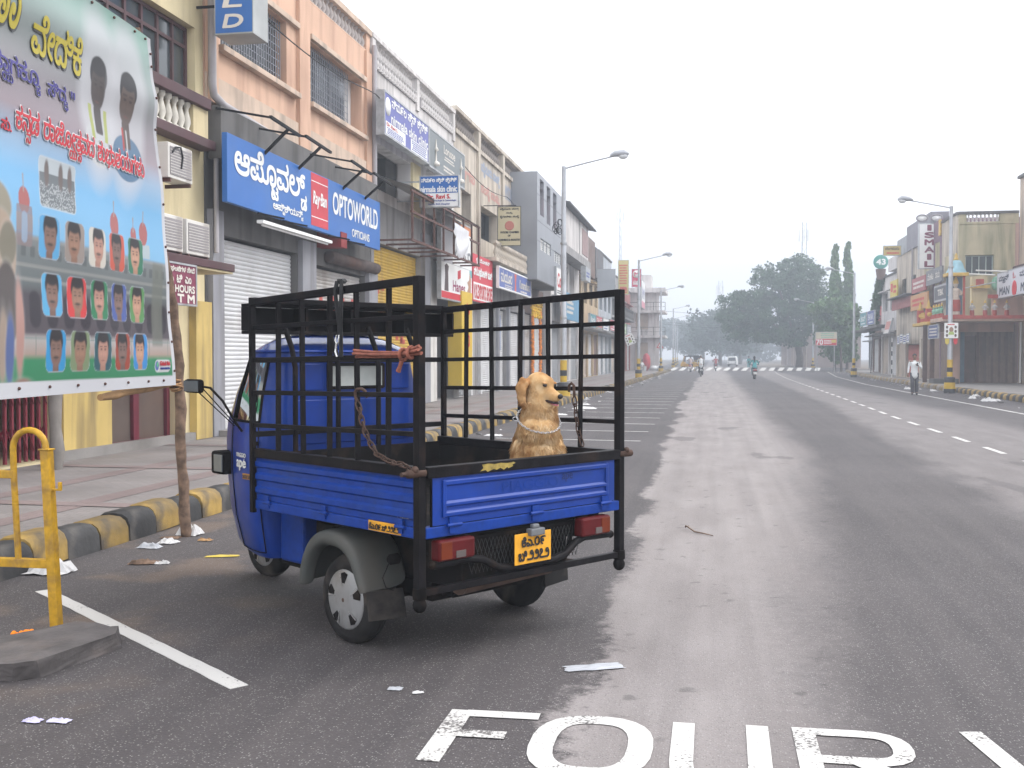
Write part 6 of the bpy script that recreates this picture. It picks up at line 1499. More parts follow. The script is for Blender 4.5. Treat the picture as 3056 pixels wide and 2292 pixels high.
# wheels
def truck_wheel(x, y, e, cap=True):
    w = MB(); w.lathe([(.135,-.05),(.165,-.062),(.205,-.066),(.238,-.056),(.250,-.032),(.2525,0),(.250,.032),(.238,.056),(.205,.066),(.165,.062),(.135,.05)], (x,y,.25), 36, 'y'); wo_ = w.obj('wheel', m_tyre, TR)
    for k in (-.022, 0, .022):
        g_ = MB(); ring(g_, (x, y+k, .25), .2525, .0035, 36, 4, 'y'); g_.obj('tread_rib', m_tyre, wo_)
    h = MB(); s = e
    if cap:
        h.lathe([(.172,.050*s),(.170,.064*s),(.160,.068*s),(.10,.078*s),(.05,.082*s),(.0,.083*s)] if s > 0 else [(.0,-.083),(.05,-.082),(.10,-.078),(.160,-.068),(.170,-.064),(.172,-.050)], (x,y,.25), 32, 'y'); hc = h.obj('hubcap', m_hub, wo_)
        for k in range(5):
            a = 2*pi*k/5+.3; b = MB(); pts = [(.080,-.10),(.148,-.20),(.156,0),(.148,.20),(.080,.10)]
            q = [(x+r*cos(a+t), y+s*(.079 if r < .1 else .0765), .25+r*sin(a+t)) for r, t in pts]; q2 = [(p[0], p[1]-s*.025, p[2]) for p in q]
            b.add(q+q2, [(0,1,2,3,4)] + [(i, (i+1) % 5, (i+1) % 5+5, i+5) for i in range(5)]); b.obj('hubcap_opening', m_under, hc)
            b = MB(); r0, t0 = .070, -.16; q = [(x+r*cos(a+t), y+s*(.0815 if r < .1 else .0785), .25+r*sin(a+t)) for r, t in ((.074,-.14),(.152,-.27),(.150,-.19),(.078,-.08))]; b.add(q, [(0,1,2,3)]); b.obj('opening_edge', m_chrome, hc)
        b = MB(); b.ball((x, y+s*.082, .25), (.012,.006,.012), 8, 6); b.obj('hub_bolt', m_rust, hc)
    return wo_
truck_wheel(0, .645, 1); truck_wheel(0, -.645, -1); truck_wheel(1.95, 0, 1)
# fenders and mud flaps
for e in (1, -1):
    arcs = [(.385,.30),(.375,.40),(.335,.50),(.265,.585),(.17,.635),(.03,.64),(-.10,.61),(-.185,.53),(-.225,.43),(-.27,.335)]
    inn = [(.325,.29),(.315,.37),(.28,.455),(.22,.52),(.14,.555),(.02,.555),(-.075,.53),(-.14,.46),(-.175,.38),(-.215,.325)]
    b = MB(); n = len(arcs); ys = (e*.46, e*.74, e*.775, e*.785)
    rows = [[(x, ys[0], z) for x, z in arcs], [(x, ys[1], z) for x, z in arcs], [(x*.98+.001, ys[2], z*.985) for x, z in arcs], [(x, ys[3], z) for x, z in inn], [(x, e*.70, z) for x, z in inn]]
    q = [p for r in rows for p in r]
    b.add(q, [(r*n+i, r*n+i+1, (r+1)*n+i+1, (r+1)*n+i) for r in range(4) for i in range(n-1)], 0, True)
    f_ = b.obj('fender', m_fend, TR); sd = f_.modifiers.new('thick', 'SOLIDIFY'); sd.thickness = .006; ss = f_.modifiers.new('round', 'SUBSURF'); ss.levels = 1; ss.render_levels = 2
    if False: tp('fender_skirt', m_fend, lambda b: b.add([(-.26, e*.78, .345),(-.235, e*.78, .42),(-.40, e*.58, .58),(-.30, e*.50, .60),(-.42, e*.50, .36),(-.38, e*.60, .34)], [(0,1,2,5),(2,3,4,5)]))
    tp('mud_flap', m_tyre, lambda b: b.add([(-.30, e*.79, .35),(-.32, e*.56, .345),(-.34, e*.55, .185),(-.315, e*.785, .195),(-.312, e*.79, .35),(-.332, e*.56, .345),(-.352, e*.55, .185),(-.327, e*.785, .195)], [(0,1,2,3),(7,6,5,4),(0,3,7,4),(1,5,6,2),(3,2,6,7)]))
# cab lofted from level sections
SEC = [(0.32,0.56,1.465),(0.36,0.595,1.505),(0.57,0.645,1.56),(0.8,0.668,1.58),(1.03,0.67,1.593),(1.17,0.665,1.576),(1.205,0.66,1.555),(1.37,0.635,1.478),(1.6,0.585,1.335),(1.655,0.565,1.305),(1.695,0.53,1.19),(1.735,0.45,1.12),(1.76,0.32,1.02),(1.775,0.12,0.9)]
def solve_a(bw, f, xs=1.1):
    lo, hi = 0., 3.
    for _ in range(40):
        a = (lo+hi)/2; best = max(.65*a*s/50+.76*bw*(1-(s/50)**1.6) for s in range(51))+.65*xs
        if best > f: hi = a
        else: lo = a
    return (lo+hi)/2
CAB = []
for z, bw, f in SEC:
    xs = 1.1; ins = max(0, (z-1.66))*1.6; xr = .965+ins+(.03 if z < .4 else 0); a = solve_a(bw, f) if z < 1.66 else None
    if a is None: a = [.62,.55,.42,.28,.12][[1.655,1.695,1.735,1.76,1.775].index(z)] if z != 1.655 else .7
    if z >= 1.69: xs = 1.1+.02
    half = [(xr, 0), (xr, bw*.42), (xr, bw*.70), (xr+.010, bw*.87), (xr+.050, bw*.98), (xs, bw)]
    half += [(xs+a*(k/12), bw*max(0, 1-(k/12)**1.6)) for k in range(1, 13)]
    CAB.append((z, [(x, y) for x, y in half] + [(x, -y) for x, y in half[-2:0:-1]]))
nc = len(CAB[0][1])
def cabpt(r, c): z, pts = CAB[r]; x, y = pts[c % nc]; return (x, y, z)
glassC = set(list(range(4, 8))+[nc-8, nc-7, nc-6, nc-5]); shieldC = set(range(9, nc-9))
def cabpart(name, mat, cells, out=0.0, parent=None):
    b = MB(); ids = {}; V_ = []
    for r, c in cells:
        f_ = []
        for rr, cc in ((r,c),(r,c+1),(r+1,c+1),(r+1,c)):
            k = (rr, cc % nc)
            if k not in ids:
                p = Vector(cabpt(*k)); ctr = Vector((1.35,0,p.z)); d = (p-ctr); d.z = 0
                if d.length > 1e-6: p += d.normalized()*out
                ids[k] = len(V_); V_.append(p)
            f_.append(ids[k])
        b.v = V_; b.f.append(f_); b.m.append(0); b.s.append(True)
    return b.obj(name, mat, parent or TR)
zr = [s[0] for s in SEC]; r_lo, r_hi = zr.index(1.205), zr.index(1.60); r_roof = zr.index(1.655)
allc = [(r, c) for r in range(len(CAB)-1) for c in range(nc)]
win = {(r, c) for r in range(r_lo, r_hi) for c in glassC | shieldC}
rearwin = set()
body = cabpart('cab_body', m_tb, [k for k in allc if k not in win and k[0] < r_roof])
roof = cabpart('cab_roof', m_roofb, [k for k in allc if k[0] >= r_roof]); b = MB(); b.add([cabpt(len(CAB)-1, c) for c in range(nc)], [tuple(range(nc))]); b.obj('roof_cap', m_roofb, roof)
cabpart('side_window', m_cabglass, [k for k in win if k[1] in range(4, 8)], -.004, body); cabpart('side_window', m_cabglass, [k for k in win if k[1] in (nc-8,nc-7,nc-6,nc-5)], -.004, body); cabpart('windscreen', m_cabglass, [k for k in win if k[1] in shieldC], -.004, body)
def edge_tube(name, rc, r, mat, out=.003):
    pts = []
    for rr, cc in rc:
        p = Vector(cabpt(rr, cc)); d = p-Vector((1.35,0,p.z)); d.z = 0; pts.append(p+d.normalized()*out)
    b = MB(); b.tube(pts, r, 6); return b.obj(name, mat, body)
edge_tube('roof_gutter', [(r_roof, c) for c in range(nc)]+[(r_roof, 0)], .010, m_tb, .008)
edge_tube('window_rubber', [(r_lo, c) for c in range(4, 9)]+[(r, 8) for r in range(r_lo, r_hi+1)]+[(r_hi, c) for c in range(7, 3, -1)]+[(r, 4) for r in range(r_hi, r_lo-1, -1)], .009, m_under)
edge_tube('door_seam', [(r, 4) for r in range(1, r_lo+1)], .004, m_under); edge_tube('door_seam', [(1, c) for c in range(4, 9)], .004, m_under); edge_tube('door_seam', [(r, 8) for r in range(1, r_lo+1)], .004, m_under)
rw = tp('rear_window_frame', m_under, lambda b: [b.bar(p, q_, .022, .022) for p, q_ in (((.958,.16,1.415),(.958,-.29,1.415)), ((.958,.16,1.57),(.958,-.29,1.57)), ((.958,.16,1.41),(.958,.16,1.575)), ((.958,-.29,1.41),(.958,-.29,1.575)), ((.958,-.06,1.415),(.958,-.06,1.57)))], .004, body)
tp('rear_window_pane', M('pale_pane', (.42,.44,.42), .12, .25, 4), lambda b: b.box(.952, .958, -.285, .155, 1.42, 1.565), 0, body)
for y in (.30, -.42): tp('rear_panel_pressing', m_tb, lambda b: b.box(.954, .966, y-.10, y+.10, 1.40, 1.575), .008, body)
tp('rear_panel_pressing', m_tb, lambda b: b.box(.953, .966, -.52, .42, 1.05, 1.34), .008, body)
tp('cab_skirt', m_tb2, lambda b: b.box(.72, .985, -.52, .52, .315, .68), .02); tp('waist_moulding', m_tb2, lambda b: b.box(.95, 1.05, .655, .668, 1.185, 1.20))
tp('door_handle', m_under, lambda b: b.box(.99, 1.06, .668, .684, 1.06, 1.085), .004)
hl = tp('headlamp_block', m_under, lambda b: b.box(1.50, 1.66, .50, .64, .83, .985), .02); tp('lamp_lens', M('lamp_lens_grey', (.16,.17,.17), .2), lambda b: b.box(1.49, 1.60, .641, .65, .85, .965), .01, hl)
a_mid = solve_a(.669, 1.59)
def caby(x): return .669*(1-max(0, (x-1.1)/a_mid)**1.6)+.006
em = MB(); letters(em, 'PIAGGIO', (0,.16,.972,.998), 0, .001, fn=lambda x, z, k: (1.30-x, caby(1.30-x)+k, z)); letters(em, 'ape', (0,.16,.885,.950), 0, .003, fn=lambda x, z, k: (1.30-x, caby(1.30-x)+k, z)); letters(em, '/', (.128,.142,.952,.965), 0, .001, fn=lambda x, z, k: (1.30-x, caby(1.30-x)+k, z)); em.obj('maker_lettering', m_white, body)
xd = MB(); xd.box(1.07, 1.17, .676, .680, .835, .872); x_ = xd.obj('model_decal', M('decal_ochre', (.40,.20,.05)), body); em = MB(); letters(em, 'xtra', (0,.09,.841,.866), 0, .001, fn=lambda x, z, k: (1.165-x, .6812+k, z)); em.obj('decal_lettering', m_wood2, x_)
sp_ = tp('side_number_plate', m_plate, lambda b: b.box(-.58, -.30, W+.013, W+.017, .688, .742), .001)
em = MB(); letters(em, 'ಕೆಎ.೦೯.ಬಿ.೨೨೭೨', (0,.26,.697,.732), 0, .0008, fn=lambda x, z, k: (-.31-x, W+.0185+k, z)); em.obj('plate_lettering', m_ink, sp_)
bd = tp('badge', m_ink, lambda b: b.box(-.65, -.54, W+.001, W+.004, .778, .80)); em = MB(); letters(em, '1 Tonner', (0,.1,.781,.797), 0, .001, fn=lambda x, z, k: (-.545-x, W+.006+k, z)); em.obj('badge_lettering', m_gal, bd)
tp('filler_cap', m_under, lambda b: (b.lathe([(.03,0),(.03,.05),(.02,.06)], (-.36,.62,.52), 12, 'y'), b.tube([(-.36,.68,.50),(-.33,.70,.42),(-.36,.70,.37),(-.40,.68,.36)], .003, 5)))
mr_ = tp('mirror', m_under, lambda b: b.box(1.36, 1.58, .835, .875, 1.385, 1.475), .02); tp('mirror_arm', m_under, lambda b: b.tube([(1.40,.845,1.43),(1.32,.82,1.42),(1.24,.78,1.34),(1.18,.72,1.20),(1.19,.67,1.14)], .008, 6), 0, mr_); tp('mirror_glass', m_glass, lambda b: b.box(1.375, 1.565, .876, .879, 1.395, 1.465), 0, mr_)
for p in (((1.42,.845,1.44),(1.25,.67,1.17)), ((1.45,.845,1.40),(1.28,.67,1.17))): tp('mirror_stay', m_under, lambda b: b.tube(p, .004, 5), 0, mr_)
# chains
def chain(path, hook, n):
    root = tp('chain_hook', m_rust, lambda b: b.tube(hook, .009, 8)); P_ = [Vector(p) for p in path]; seg = [(P_[i+1]-P_[i]).length for i in range(len(P_)-1)]; tot = sum(seg)
    b = MB(); b.tube([(.021*cos(a)+(.010 if cos(a) > 0 else -.010), .0135*sin(a), 0) for a in [2*pi*i/14 for i in range(14)]], .0044, 6, closed=True); me = b.mesh('chain_link', m_rust)
    for k in range(n):
        d = tot*(k+.5)/n; i = 0
        while i < len(seg)-1 and d > seg[i]: d -= seg[i]; i += 1
        p = P_[i].lerp(P_[i+1], d/seg[i]); dr = (P_[i+1]-P_[i]).normalized(); o = bpy.data.objects.new('chain_link', me); COL.objects.link(o); o.parent = root; o.location = p
        o.rotation_mode = 'QUATERNION'; o.rotation_quaternion = dr.to_track_quat('X', 'Z') @ Matrix.Rotation(pi/2*(k % 2)+.3, 4, 'X').to_quaternion()
chain([(-.245,.80,1.37),(-.262,.80,1.34),(-.283,.80,1.277),(-.308,.80,1.224),(-.358,.80,1.159),(-.42,.80,1.103),(-.529,.795,1.07),(-.635,.80,1.065),(-.716,.82,1.05)], [(-.285,.765,1.40),(-.278,.775,1.436),(-.262,.785,1.447),(-.240,.80,1.445),(-.222,.80,1.43),(-.225,.80,1.405),(-.243,.80,1.38)], 16)
chain([(-.425,-.735,1.36),(-.44,-.735,1.26),(-.46,-.735,1.15),(-.49,-.74,1.07)], [(-.375,-.74,1.40),(-.38,-.735,1.44),(-.40,-.735,1.455),(-.42,-.735,1.44),(-.425,-.735,1.37)], 7)
# rope bundle and webbing strap on the cage
rp = MB()
for k in range(6):
    oy, oz = .012*cos(k), .014*sin(k*1.3); rp.tube([(-.22,.80+oy,1.637+oz*1.4),(-.40,.805+oy,1.632+oz),(-.60,.81+oy,1.632+oz*.8),(-.68,.815+oy*.5,1.636+oz*.5),(-.80,.82+oy,1.655+oz*1.5)], .008, 6)
ro = rp.obj('rope', M('red_rope', (.26,.09,.06), .9, .3, 30, bump=.5, bscale=120)); ro.location = TR.location; ro.rotation_euler = TR.rotation_euler; tag(ro, 'bundle of reddish rope tied along the cage beside the corner post', 'rope')
rk = MB()
for c in ((-.66,.815,1.632), (-.73,.82,1.642)): ring(rk, c, .028, .010, 12, 6)
rk.tube([(-.66,.825,1.60),(-.645,.825,1.57),(-.63,.825,1.545)], [.012,.011,.014], 6); rk.obj('knot', MATS['red_rope'], ro)
st_ = MB(); st_.tube([(-.06,.80,2.035),(-.06,.815,1.98),(-.075,.80,1.80),(-.085,.80,1.70)], .014, 4); st_.tube([(-.10,.80,2.035),(-.12,.815,1.97),(-.09,.80,1.82),(-.095,.80,1.62)], .014, 4); st_.tube([(-.06,.80,2.035),(-.08,.76,2.038),(-.10,.80,2.035)], .014, 4)
so = st_.obj('strap', M('black_webbing', (.012,.012,.013), .8, .2, 40)); so.location = TR.location; so.rotation_euler = TR.rotation_euler; tag(so, 'black webbing strap looped over the cage top rail with a steel clip', 'strap')
ck = MB(); ck.tube([(-.075,.815,1.74),(-.065,.82,1.71),(-.08,.82,1.69),(-.10,.82,1.70),(-.095,.815,1.74)], .004, 6); ck.tube([(-.08,.82,1.69),(-.07,.822,1.65),(-.085,.82,1.62)], .007, 6); ck.obj('clip', m_chrome, so)

# ================================================================ the dog
m_fur = None
def fur_mat(name, a, b_, c_, rough=.85, sc_=9):
    m, N, L, p = nodes_mat(name); tc = N.new('ShaderNodeTexCoord'); n = N.new('ShaderNodeTexNoise'); n.inputs['Scale'].default_value = sc_; n.inputs['Detail'].default_value = 5; L.new(tc.outputs['Object'], n.inputs[0])
    cr = N.new('ShaderNodeValToRGB'); e = cr.color_ramp.elements; e[0].position = .34; e[0].color = (*a, 1); e[1].position = .68; e[1].color = (*c_, 1); x = e.new(.5); x.color = (*b_, 1); L.new(n.outputs['Fac'], cr.inputs[0]); L.new(cr.outputs[0], p.inputs['Base Color']); p.inputs['Roughness'].default_value = rough; p.inputs['Specular IOR Level'].default_value = .2
    bp = N.new('ShaderNodeBump'); bp.inputs['Strength'].default_value = .6; bp.inputs['Distance'].default_value = .004; n2 = N.new('ShaderNodeTexNoise'); n2.inputs['Scale'].default_value = 140; mp = N.new('ShaderNodeMapping'); mp.inputs['Scale'].default_value = (1,1,.25); L.new(tc.outputs['Object'], mp.inputs[0]); L.new(mp.outputs[0], n2.inputs[0]); L.new(n2.outputs['Fac'], bp.inputs['Height']); L.new(bp.outputs[0], p.inputs['Normal'])
    return m
m_fur = fur_mat('golden_coat', (.36,.19,.075), (.52,.32,.145), (.66,.48,.28)); m_fur2 = fur_mat('ear_coat', (.30,.14,.05), (.40,.21,.085), (.50,.30,.14))
DG = thing('golden_retriever', 'golden retriever with chain collar sitting in the load bed, head turned aside', 'dog', (-1.05, 6.50, .715), radians(10.57))
B0 = .285   # height of the rail line above the bed floor
b = MB()
def el(c, r): b.ball((c[0], c[1], c[2]+B0), r, 18, 12)
# rump, back, chest, shoulders, neck
el((0,.34,-.12), (.17,.19,.16)); el((.10,.30,-.20), (.09,.15,.09)); el((-.10,.30,-.20), (.09,.15,.09))
limb(b, [(0,.32,-.02+B0),(0,.18,.06+B0),(0,.07,.10+B0)], [.15,.15,.145], 16)
el((0,.03,.08), (.138,.13,.14)); el((0,-.03,.02), (.115,.10,.12)); el((0,-.01,.17), (.125,.12,.10))
limb(b, [(0,.03,.16+B0),(.008,.02,.28+B0),(.02,.01,.40+B0)], [.125,.105,.085], 16)
for e in (-1, 1):
    limb(b, [(e*.095,.01,.06+B0),(e*.10,-.04,-.06+B0),(e*.085,-.03,-.16+B0),(e*.085,-.04,-.255+B0)], [.068,.052,.036,.032], 12); b.ball((e*.085,-.075,-.262+B0), (.036,.055,.024), 12, 8)
    for k in range(4): b.ball((e*.085+(k-1.5)*.017,-.118,-.266+B0), (.010,.018,.016), 8, 6)
    el((e*.13,.20,-.255), (.045,.12,.03))
limb(b, [(-.05,.48,-.22+B0),(-.14,.60,-.25+B0),(-.22,.66,-.25+B0)], [.045,.04,.02], 10)
# head: skull, brow, cheeks, muzzle turned to the right and a little down
fx = Vector((.66,-.70,-.26)).normalized(); sx_ = Vector((.70,.66,0)).normalized(); ux = sx_.cross(fx).normalized()
if ux.z < 0: ux = -ux
hc = Vector((.020,.0,.445+B0))
def hd(f, s_, u, r):
    """ellipsoid in head axes (forward, side, up)"""
    n0 = len(b.v); b.ball((0,0,0), r, 18, 12); R_ = Matrix((fx, sx_, ux)).transposed()
    for i in range(n0, len(b.v)): b.v[i] = tuple(hc+fx*f+sx_*s_+ux*u + R_ @ Vector(b.v[i]))
hd(-.02,0,.0,(.088,.080,.078)); hd(.035,0,.020,(.05,.058,.052)); hd(.0,.035,-.035,(.06,.045,.05)); hd(.0,-.035,-.035,(.06,.045,.05)); hd(-.05,0,-.04,(.06,.07,.06))
hd(.085,0,-.028,(.068,.042,.038)); hd(.13,0,-.032,(.046,.036,.034)); hd(.115,.018,-.045,(.05,.02,.022)); hd(.115,-.018,-.045,(.05,.02,.022)); hd(.05,.03,.035,(.022,.02,.014)); hd(.05,-.03,.035,(.022,.02,.014))
hd(.066,0,-.096,(.074,.028,.017)); hd(.02,0,-.075,(.06,.045,.03))
dm = fuse(b, .0105, 'body', m_fur, DG, 4)
def HP(f, s_, u): return hc+fx*f+sx_*s_+ux*u
def small(name, c, r, mat, parent=None, axes=True):
    q = MB(); q.ball((0,0,0), r, 14, 10); R_ = Matrix((fx, sx_, ux)).transposed(); q.v = [tuple(Vector(c)+R_ @ Vector(v)) for v in q.v]; return q.obj(name, mat, parent or DG)
m_nose = M('dog_nose', (.012,.010,.010), .35, .2, 60); m_mouth = M('dog_mouth', (.03,.012,.012), .5)
small('nose', HP(.174,0,-.020), (.013,.020,.016), m_nose)
for e in (1, -1):
    small('eye', HP(.068,e*.040,.022), (.014,.014,.012), M('dog_eye', (.010,.006,.004), .08, .1, spec=.8)); small('eyelid', HP(.063,e*.041,.034), (.018,.017,.007), m_fur2)
small('mouth', HP(.088,0,-.068), (.082,.036,.015), m_mouth)
small('tongue', HP(.136,-.002,-.078), (.036,.021,.008), M('dog_tongue', (.45,.14,.17), .4, .15, 30)); small('teeth', HP(.140,-.018,-.066), (.012,.004,.005), m_white)
def ear(s_):
    q = MB(); base = HP(-.045, s_*.072, .012); out = sx_*s_
    path = [base, base+out*.030+Vector((0,0,-.012))-fx*.012, base+out*.044+Vector((0,0,-.055))-fx*.022, base+out*.042+Vector((0,0,-.105))-fx*.018, base+out*.030+Vector((0,0,-.145))+fx*.004]
    wd = [.028,.044,.052,.044,.016]
    for p, w_ in zip(path, wd):
        n0 = len(q.v); q.ball((0,0,0), (w_, .013, w_*.9), 14, 8); R_ = Matrix((fx, sx_, Vector((0,0,1)))).transposed(); 
        for i in range(n0, len(q.v)): q.v[i] = tuple(p+R_ @ Vector(q.v[i]))
    return fuse(q, .0085, 'ear', m_fur2, DG, 3)
ears = [ear(-1), ear(1)]
# coat: short tufts lying along the body
def coat(src, name, n, ln, mat, seed, head_z=None):
    r = random.Random(seed); me = src.data; ps = me.polygons; wts = [p.area for p in ps]; q = MB(); dn = Vector((0,0,-1))
    for p in r.choices(ps, wts, k=n):
        vs_ = [me.vertices[i].co for i in p.vertices]; u = [r.random() for _ in vs_]; s = sum(u); c = sum((v*w_ for v, w_ in zip(vs_, u)), Vector())/s; nm = p.normal
        if (c-HP(.1,0,-.035)).length < .075 or (c-HP(.05,0,.02)).length < .07: continue
        L_ = ln*r.uniform(.6,1.35)*(.42 if c.z > .35+B0 else 1.0); d = (dn*.9+nm*.42+Vector((r.uniform(-.35,.35), r.uniform(-.35,.35), r.uniform(-.2,.2)))); d = d.normalized(); t_ = d.cross(nm); t_ = t_.normalized()*.0020 if t_.length > 1e-4 else Vector((.003,0,0))
        c = c-nm*.003
        q.add([c-t_, c+t_, c+d*L_*.6+t_*.8, c+d*L_+nm*-.004, c+d*L_*.6-t_*.8], [(0,1,2,3,4)])
    o = q.obj(name, mat, DG); return tag(o, kind='stuff')
coat(dm, 'fur', 42000, .040, fur_mat('long_coat', (.40,.22,.095), (.56,.365,.18), (.70,.53,.33), .85, 14), 1)
for i, e_ in enumerate(ears): coat(e_, 'ear_fur', 1500, .026, m_fur2, 5+i)
# chain collar
b = MB(); b.tube([(.0078*cos(a)+(.003 if cos(a) > 0 else -.003), .0058*sin(a), 0) for a in [2*pi*i/10 for i in range(10)]], .0020, 5, closed=True); me = b.mesh('collar_link', m_chrome)
cr = bpy.data.objects.new('collar', None); COL.objects.link(cr); cr.parent = DG
for k in range(58):
    a = 2*pi*k/58; R_ = .147; p = Vector((.004+.133*cos(a), .012+R_*1.02*sin(a), .215+B0+.068*sin(a)-.020*cos(a)+.018)); a2 = a+.02; p2 = Vector((.004+.133*cos(a2), .012+R_*1.02*sin(a2), .215+B0+.068*sin(a2)-.020*cos(a2)+.018))
    o = bpy.data.objects.new('collar_link', me); COL.objects.link(o); o.parent = cr; o.location = p; o.rotation_mode = 'QUATERNION'; o.rotation_quaternion = (p2-p).to_track_quat('X', 'Z') @ Matrix.Rotation(pi/2*(k % 2)+.4, 4, 'X').to_quaternion()
b = MB(); b.tube([(-.138+.017*cos(a), -.01, .215+B0+.025+.011*sin(a)) for a in [2*pi*i/14 for i in range(14)]], .0028, 6, closed=True); b.obj('collar_ring', m_chrome, cr)
# ================================================================ printed banner on poles
m_bark2 = M('stripped_pole_wood', (.17,.11,.075), .85, .5, 14, bump=.6, bscale=30, dirt=(.07,.045,.03), damt=.6, dscale=5); m_stick = M('sawn_stick', (.34,.20,.09), .8, .2, 8)
BA = radians(96.27); BD = Vector((cos(BA), sin(BA), 0)); BN = Vector((-BD.y, BD.x, 0)); BO = Vector((-4.668, 8.951, 0))
BN = -BN if BN.x < 0 else BN      # towards the road
def bpos(u, z, o=0.0):
    """banner coordinates -> world: slack folds push the sheet in and out"""
    fold = .016*sin(z*9+u*.8)*(.3+.7*max(0, min(1, (z-2.6)/1.4))) + .006*sin(u*4.5+z*1.6) + .006*sin(z*17-u*2)*max(0, min(1, (z-3.0)/.8))
    p = BO + BD*u + BN*(.05+fold+o); return (p.x, p.y, z)
def bedge(z): return -.345 - .455*max(0, min(1, (z-1.38)/2.84)) - .012*sin(z*4)   # right hand edge
BL, NU, NZ = -3.75, 300, 330
Z0, Z1 = 1.375, 4.225
ug = np.linspace(0, 1, NU+1); vg = np.linspace(0, 1, NZ+1); Uu, Vv = np.meshgrid(ug, vg)
Zz = Z0 + (Z1-Z0)*Vv - .02*(1-Vv)*(1-Uu); ed = np.vectorize(bedge)(Zz); Ux = BL + (ed-BL)*Uu
img = np.zeros(Ux.shape+(3,)); rs_ = np.random.RandomState(3)
def band(stops):
    zs = [s[0] for s in stops]; return np.stack([np.interp(Zz, zs, [s[1][k] for s in stops]) for k in range(3)], -1)
img[:] = band([(1.4,(.03,.20,.09)),(1.60,(.04,.24,.11)),(1.64,(.40,.30,.25)),(1.74,(.42,.40,.38)),(1.78,(.09,.075,.085)),(2.02,(.07,.06,.07)),(2.1,(.12,.14,.14)),(2.38,(.20,.22,.22)),(2.42,(.22,.46,.68)),(2.8,(.20,.46,.72)),(3.02,(.36,.50,.66)),(3.2,(.40,.33,.36)),(3.45,(.33,.30,.32)),(3.8,(.36,.42,.40)),(4.22,(.33,.55,.46))])
def blend(mask, col, a=1.0):
    m_ = np.clip(mask, 0, 1)[..., None]*a; img[:] = img*(1-m_) + np.array(col)*m_
def soft(d, w=.006): return np.clip(.5-d/w, 0, 1)
def ell(cx, cz, rx, rz): return (np.sqrt(((Ux-cx)/rx)**2+((Zz-cz)/rz)**2)-1)*min(rx, rz)
def rbox(cx, cz, hx, hz, r=.03):
    qx, qz = np.abs(Ux-cx)-hx+r, np.abs(Zz-cz)-hz+r; return np.hypot(np.maximum(qx, 0), np.maximum(qz, 0))+np.minimum(np.maximum(qx, qz), 0)-r
# palace behind the portraits: arches, windows, domes
for k in range(14): blend(soft(rbox(-3.6+k*.23, 1.93, .075, .12, .07), .02), (.025,.022,.03), .8)
for k in range(26): blend(soft(rbox(-3.5+k*.115, 2.30, .03, .035, .01), .01), (.09,.10,.10), .7)
for z in (2.12, 2.21, 2.39): blend(soft(np.abs(Zz-z)-.012, .01), (.30,.30,.28), .7)
for cx, cz, r in ((-1.50,2.62,.075),(-1.16,2.58,.05),(-.98,2.61,.075),(-2.80,2.62,.07)):
    blend(soft(rbox(cx, cz-.14, r*1.5, .055, .01)), (.45,.50,.50), .9); blend(soft(ell(cx, cz, r, r*1.25)), (.40,.13,.12)); blend(soft(rbox(cx, cz+r*1.6, .008, .06, .004)), (.35,.30,.28))
blend(soft(rbox(-2.80, 2.46, .10, .13, .02)), (.26,.20,.20), .8); blend(soft(rbox(-2.80, 2.45, .035, .10, .03)), (.30,.40,.52), .8)
blend(soft(rbox(-.72, 2.05, .10, .34, .02), .03), (.16,.17,.14), .7)
for k in range(9): blend(soft(np.abs(Ux+3.4-k*.36)-.006, .008)*(np.abs(Zz-1.70) < .07), (.20,.22,.20), .8)
blend(soft(np.abs(Zz-1.74)-.005, .006), (.20,.26,.24), .8)
# framed crowd photograph
pm = soft(rbox(-2.36, 2.78, .235, .165, .03)); blend(pm, (.16,.18,.19)); nz = rs_.rand(*Ux.shape); blend(pm*(Zz < 2.78)*(nz > .62), (.50,.52,.52), .8); blend(pm*(Zz > 2.84), (.55,.60,.62), .8)
for cx in (-2.5,-2.32,-2.2): blend(pm*soft(ell(cx, 2.84, .03, .09), .01), (.16,.13,.12))
blend(soft(np.abs(rbox(-2.36, 2.78, .235, .165, .03))-.004, .006), (.55,.60,.62))
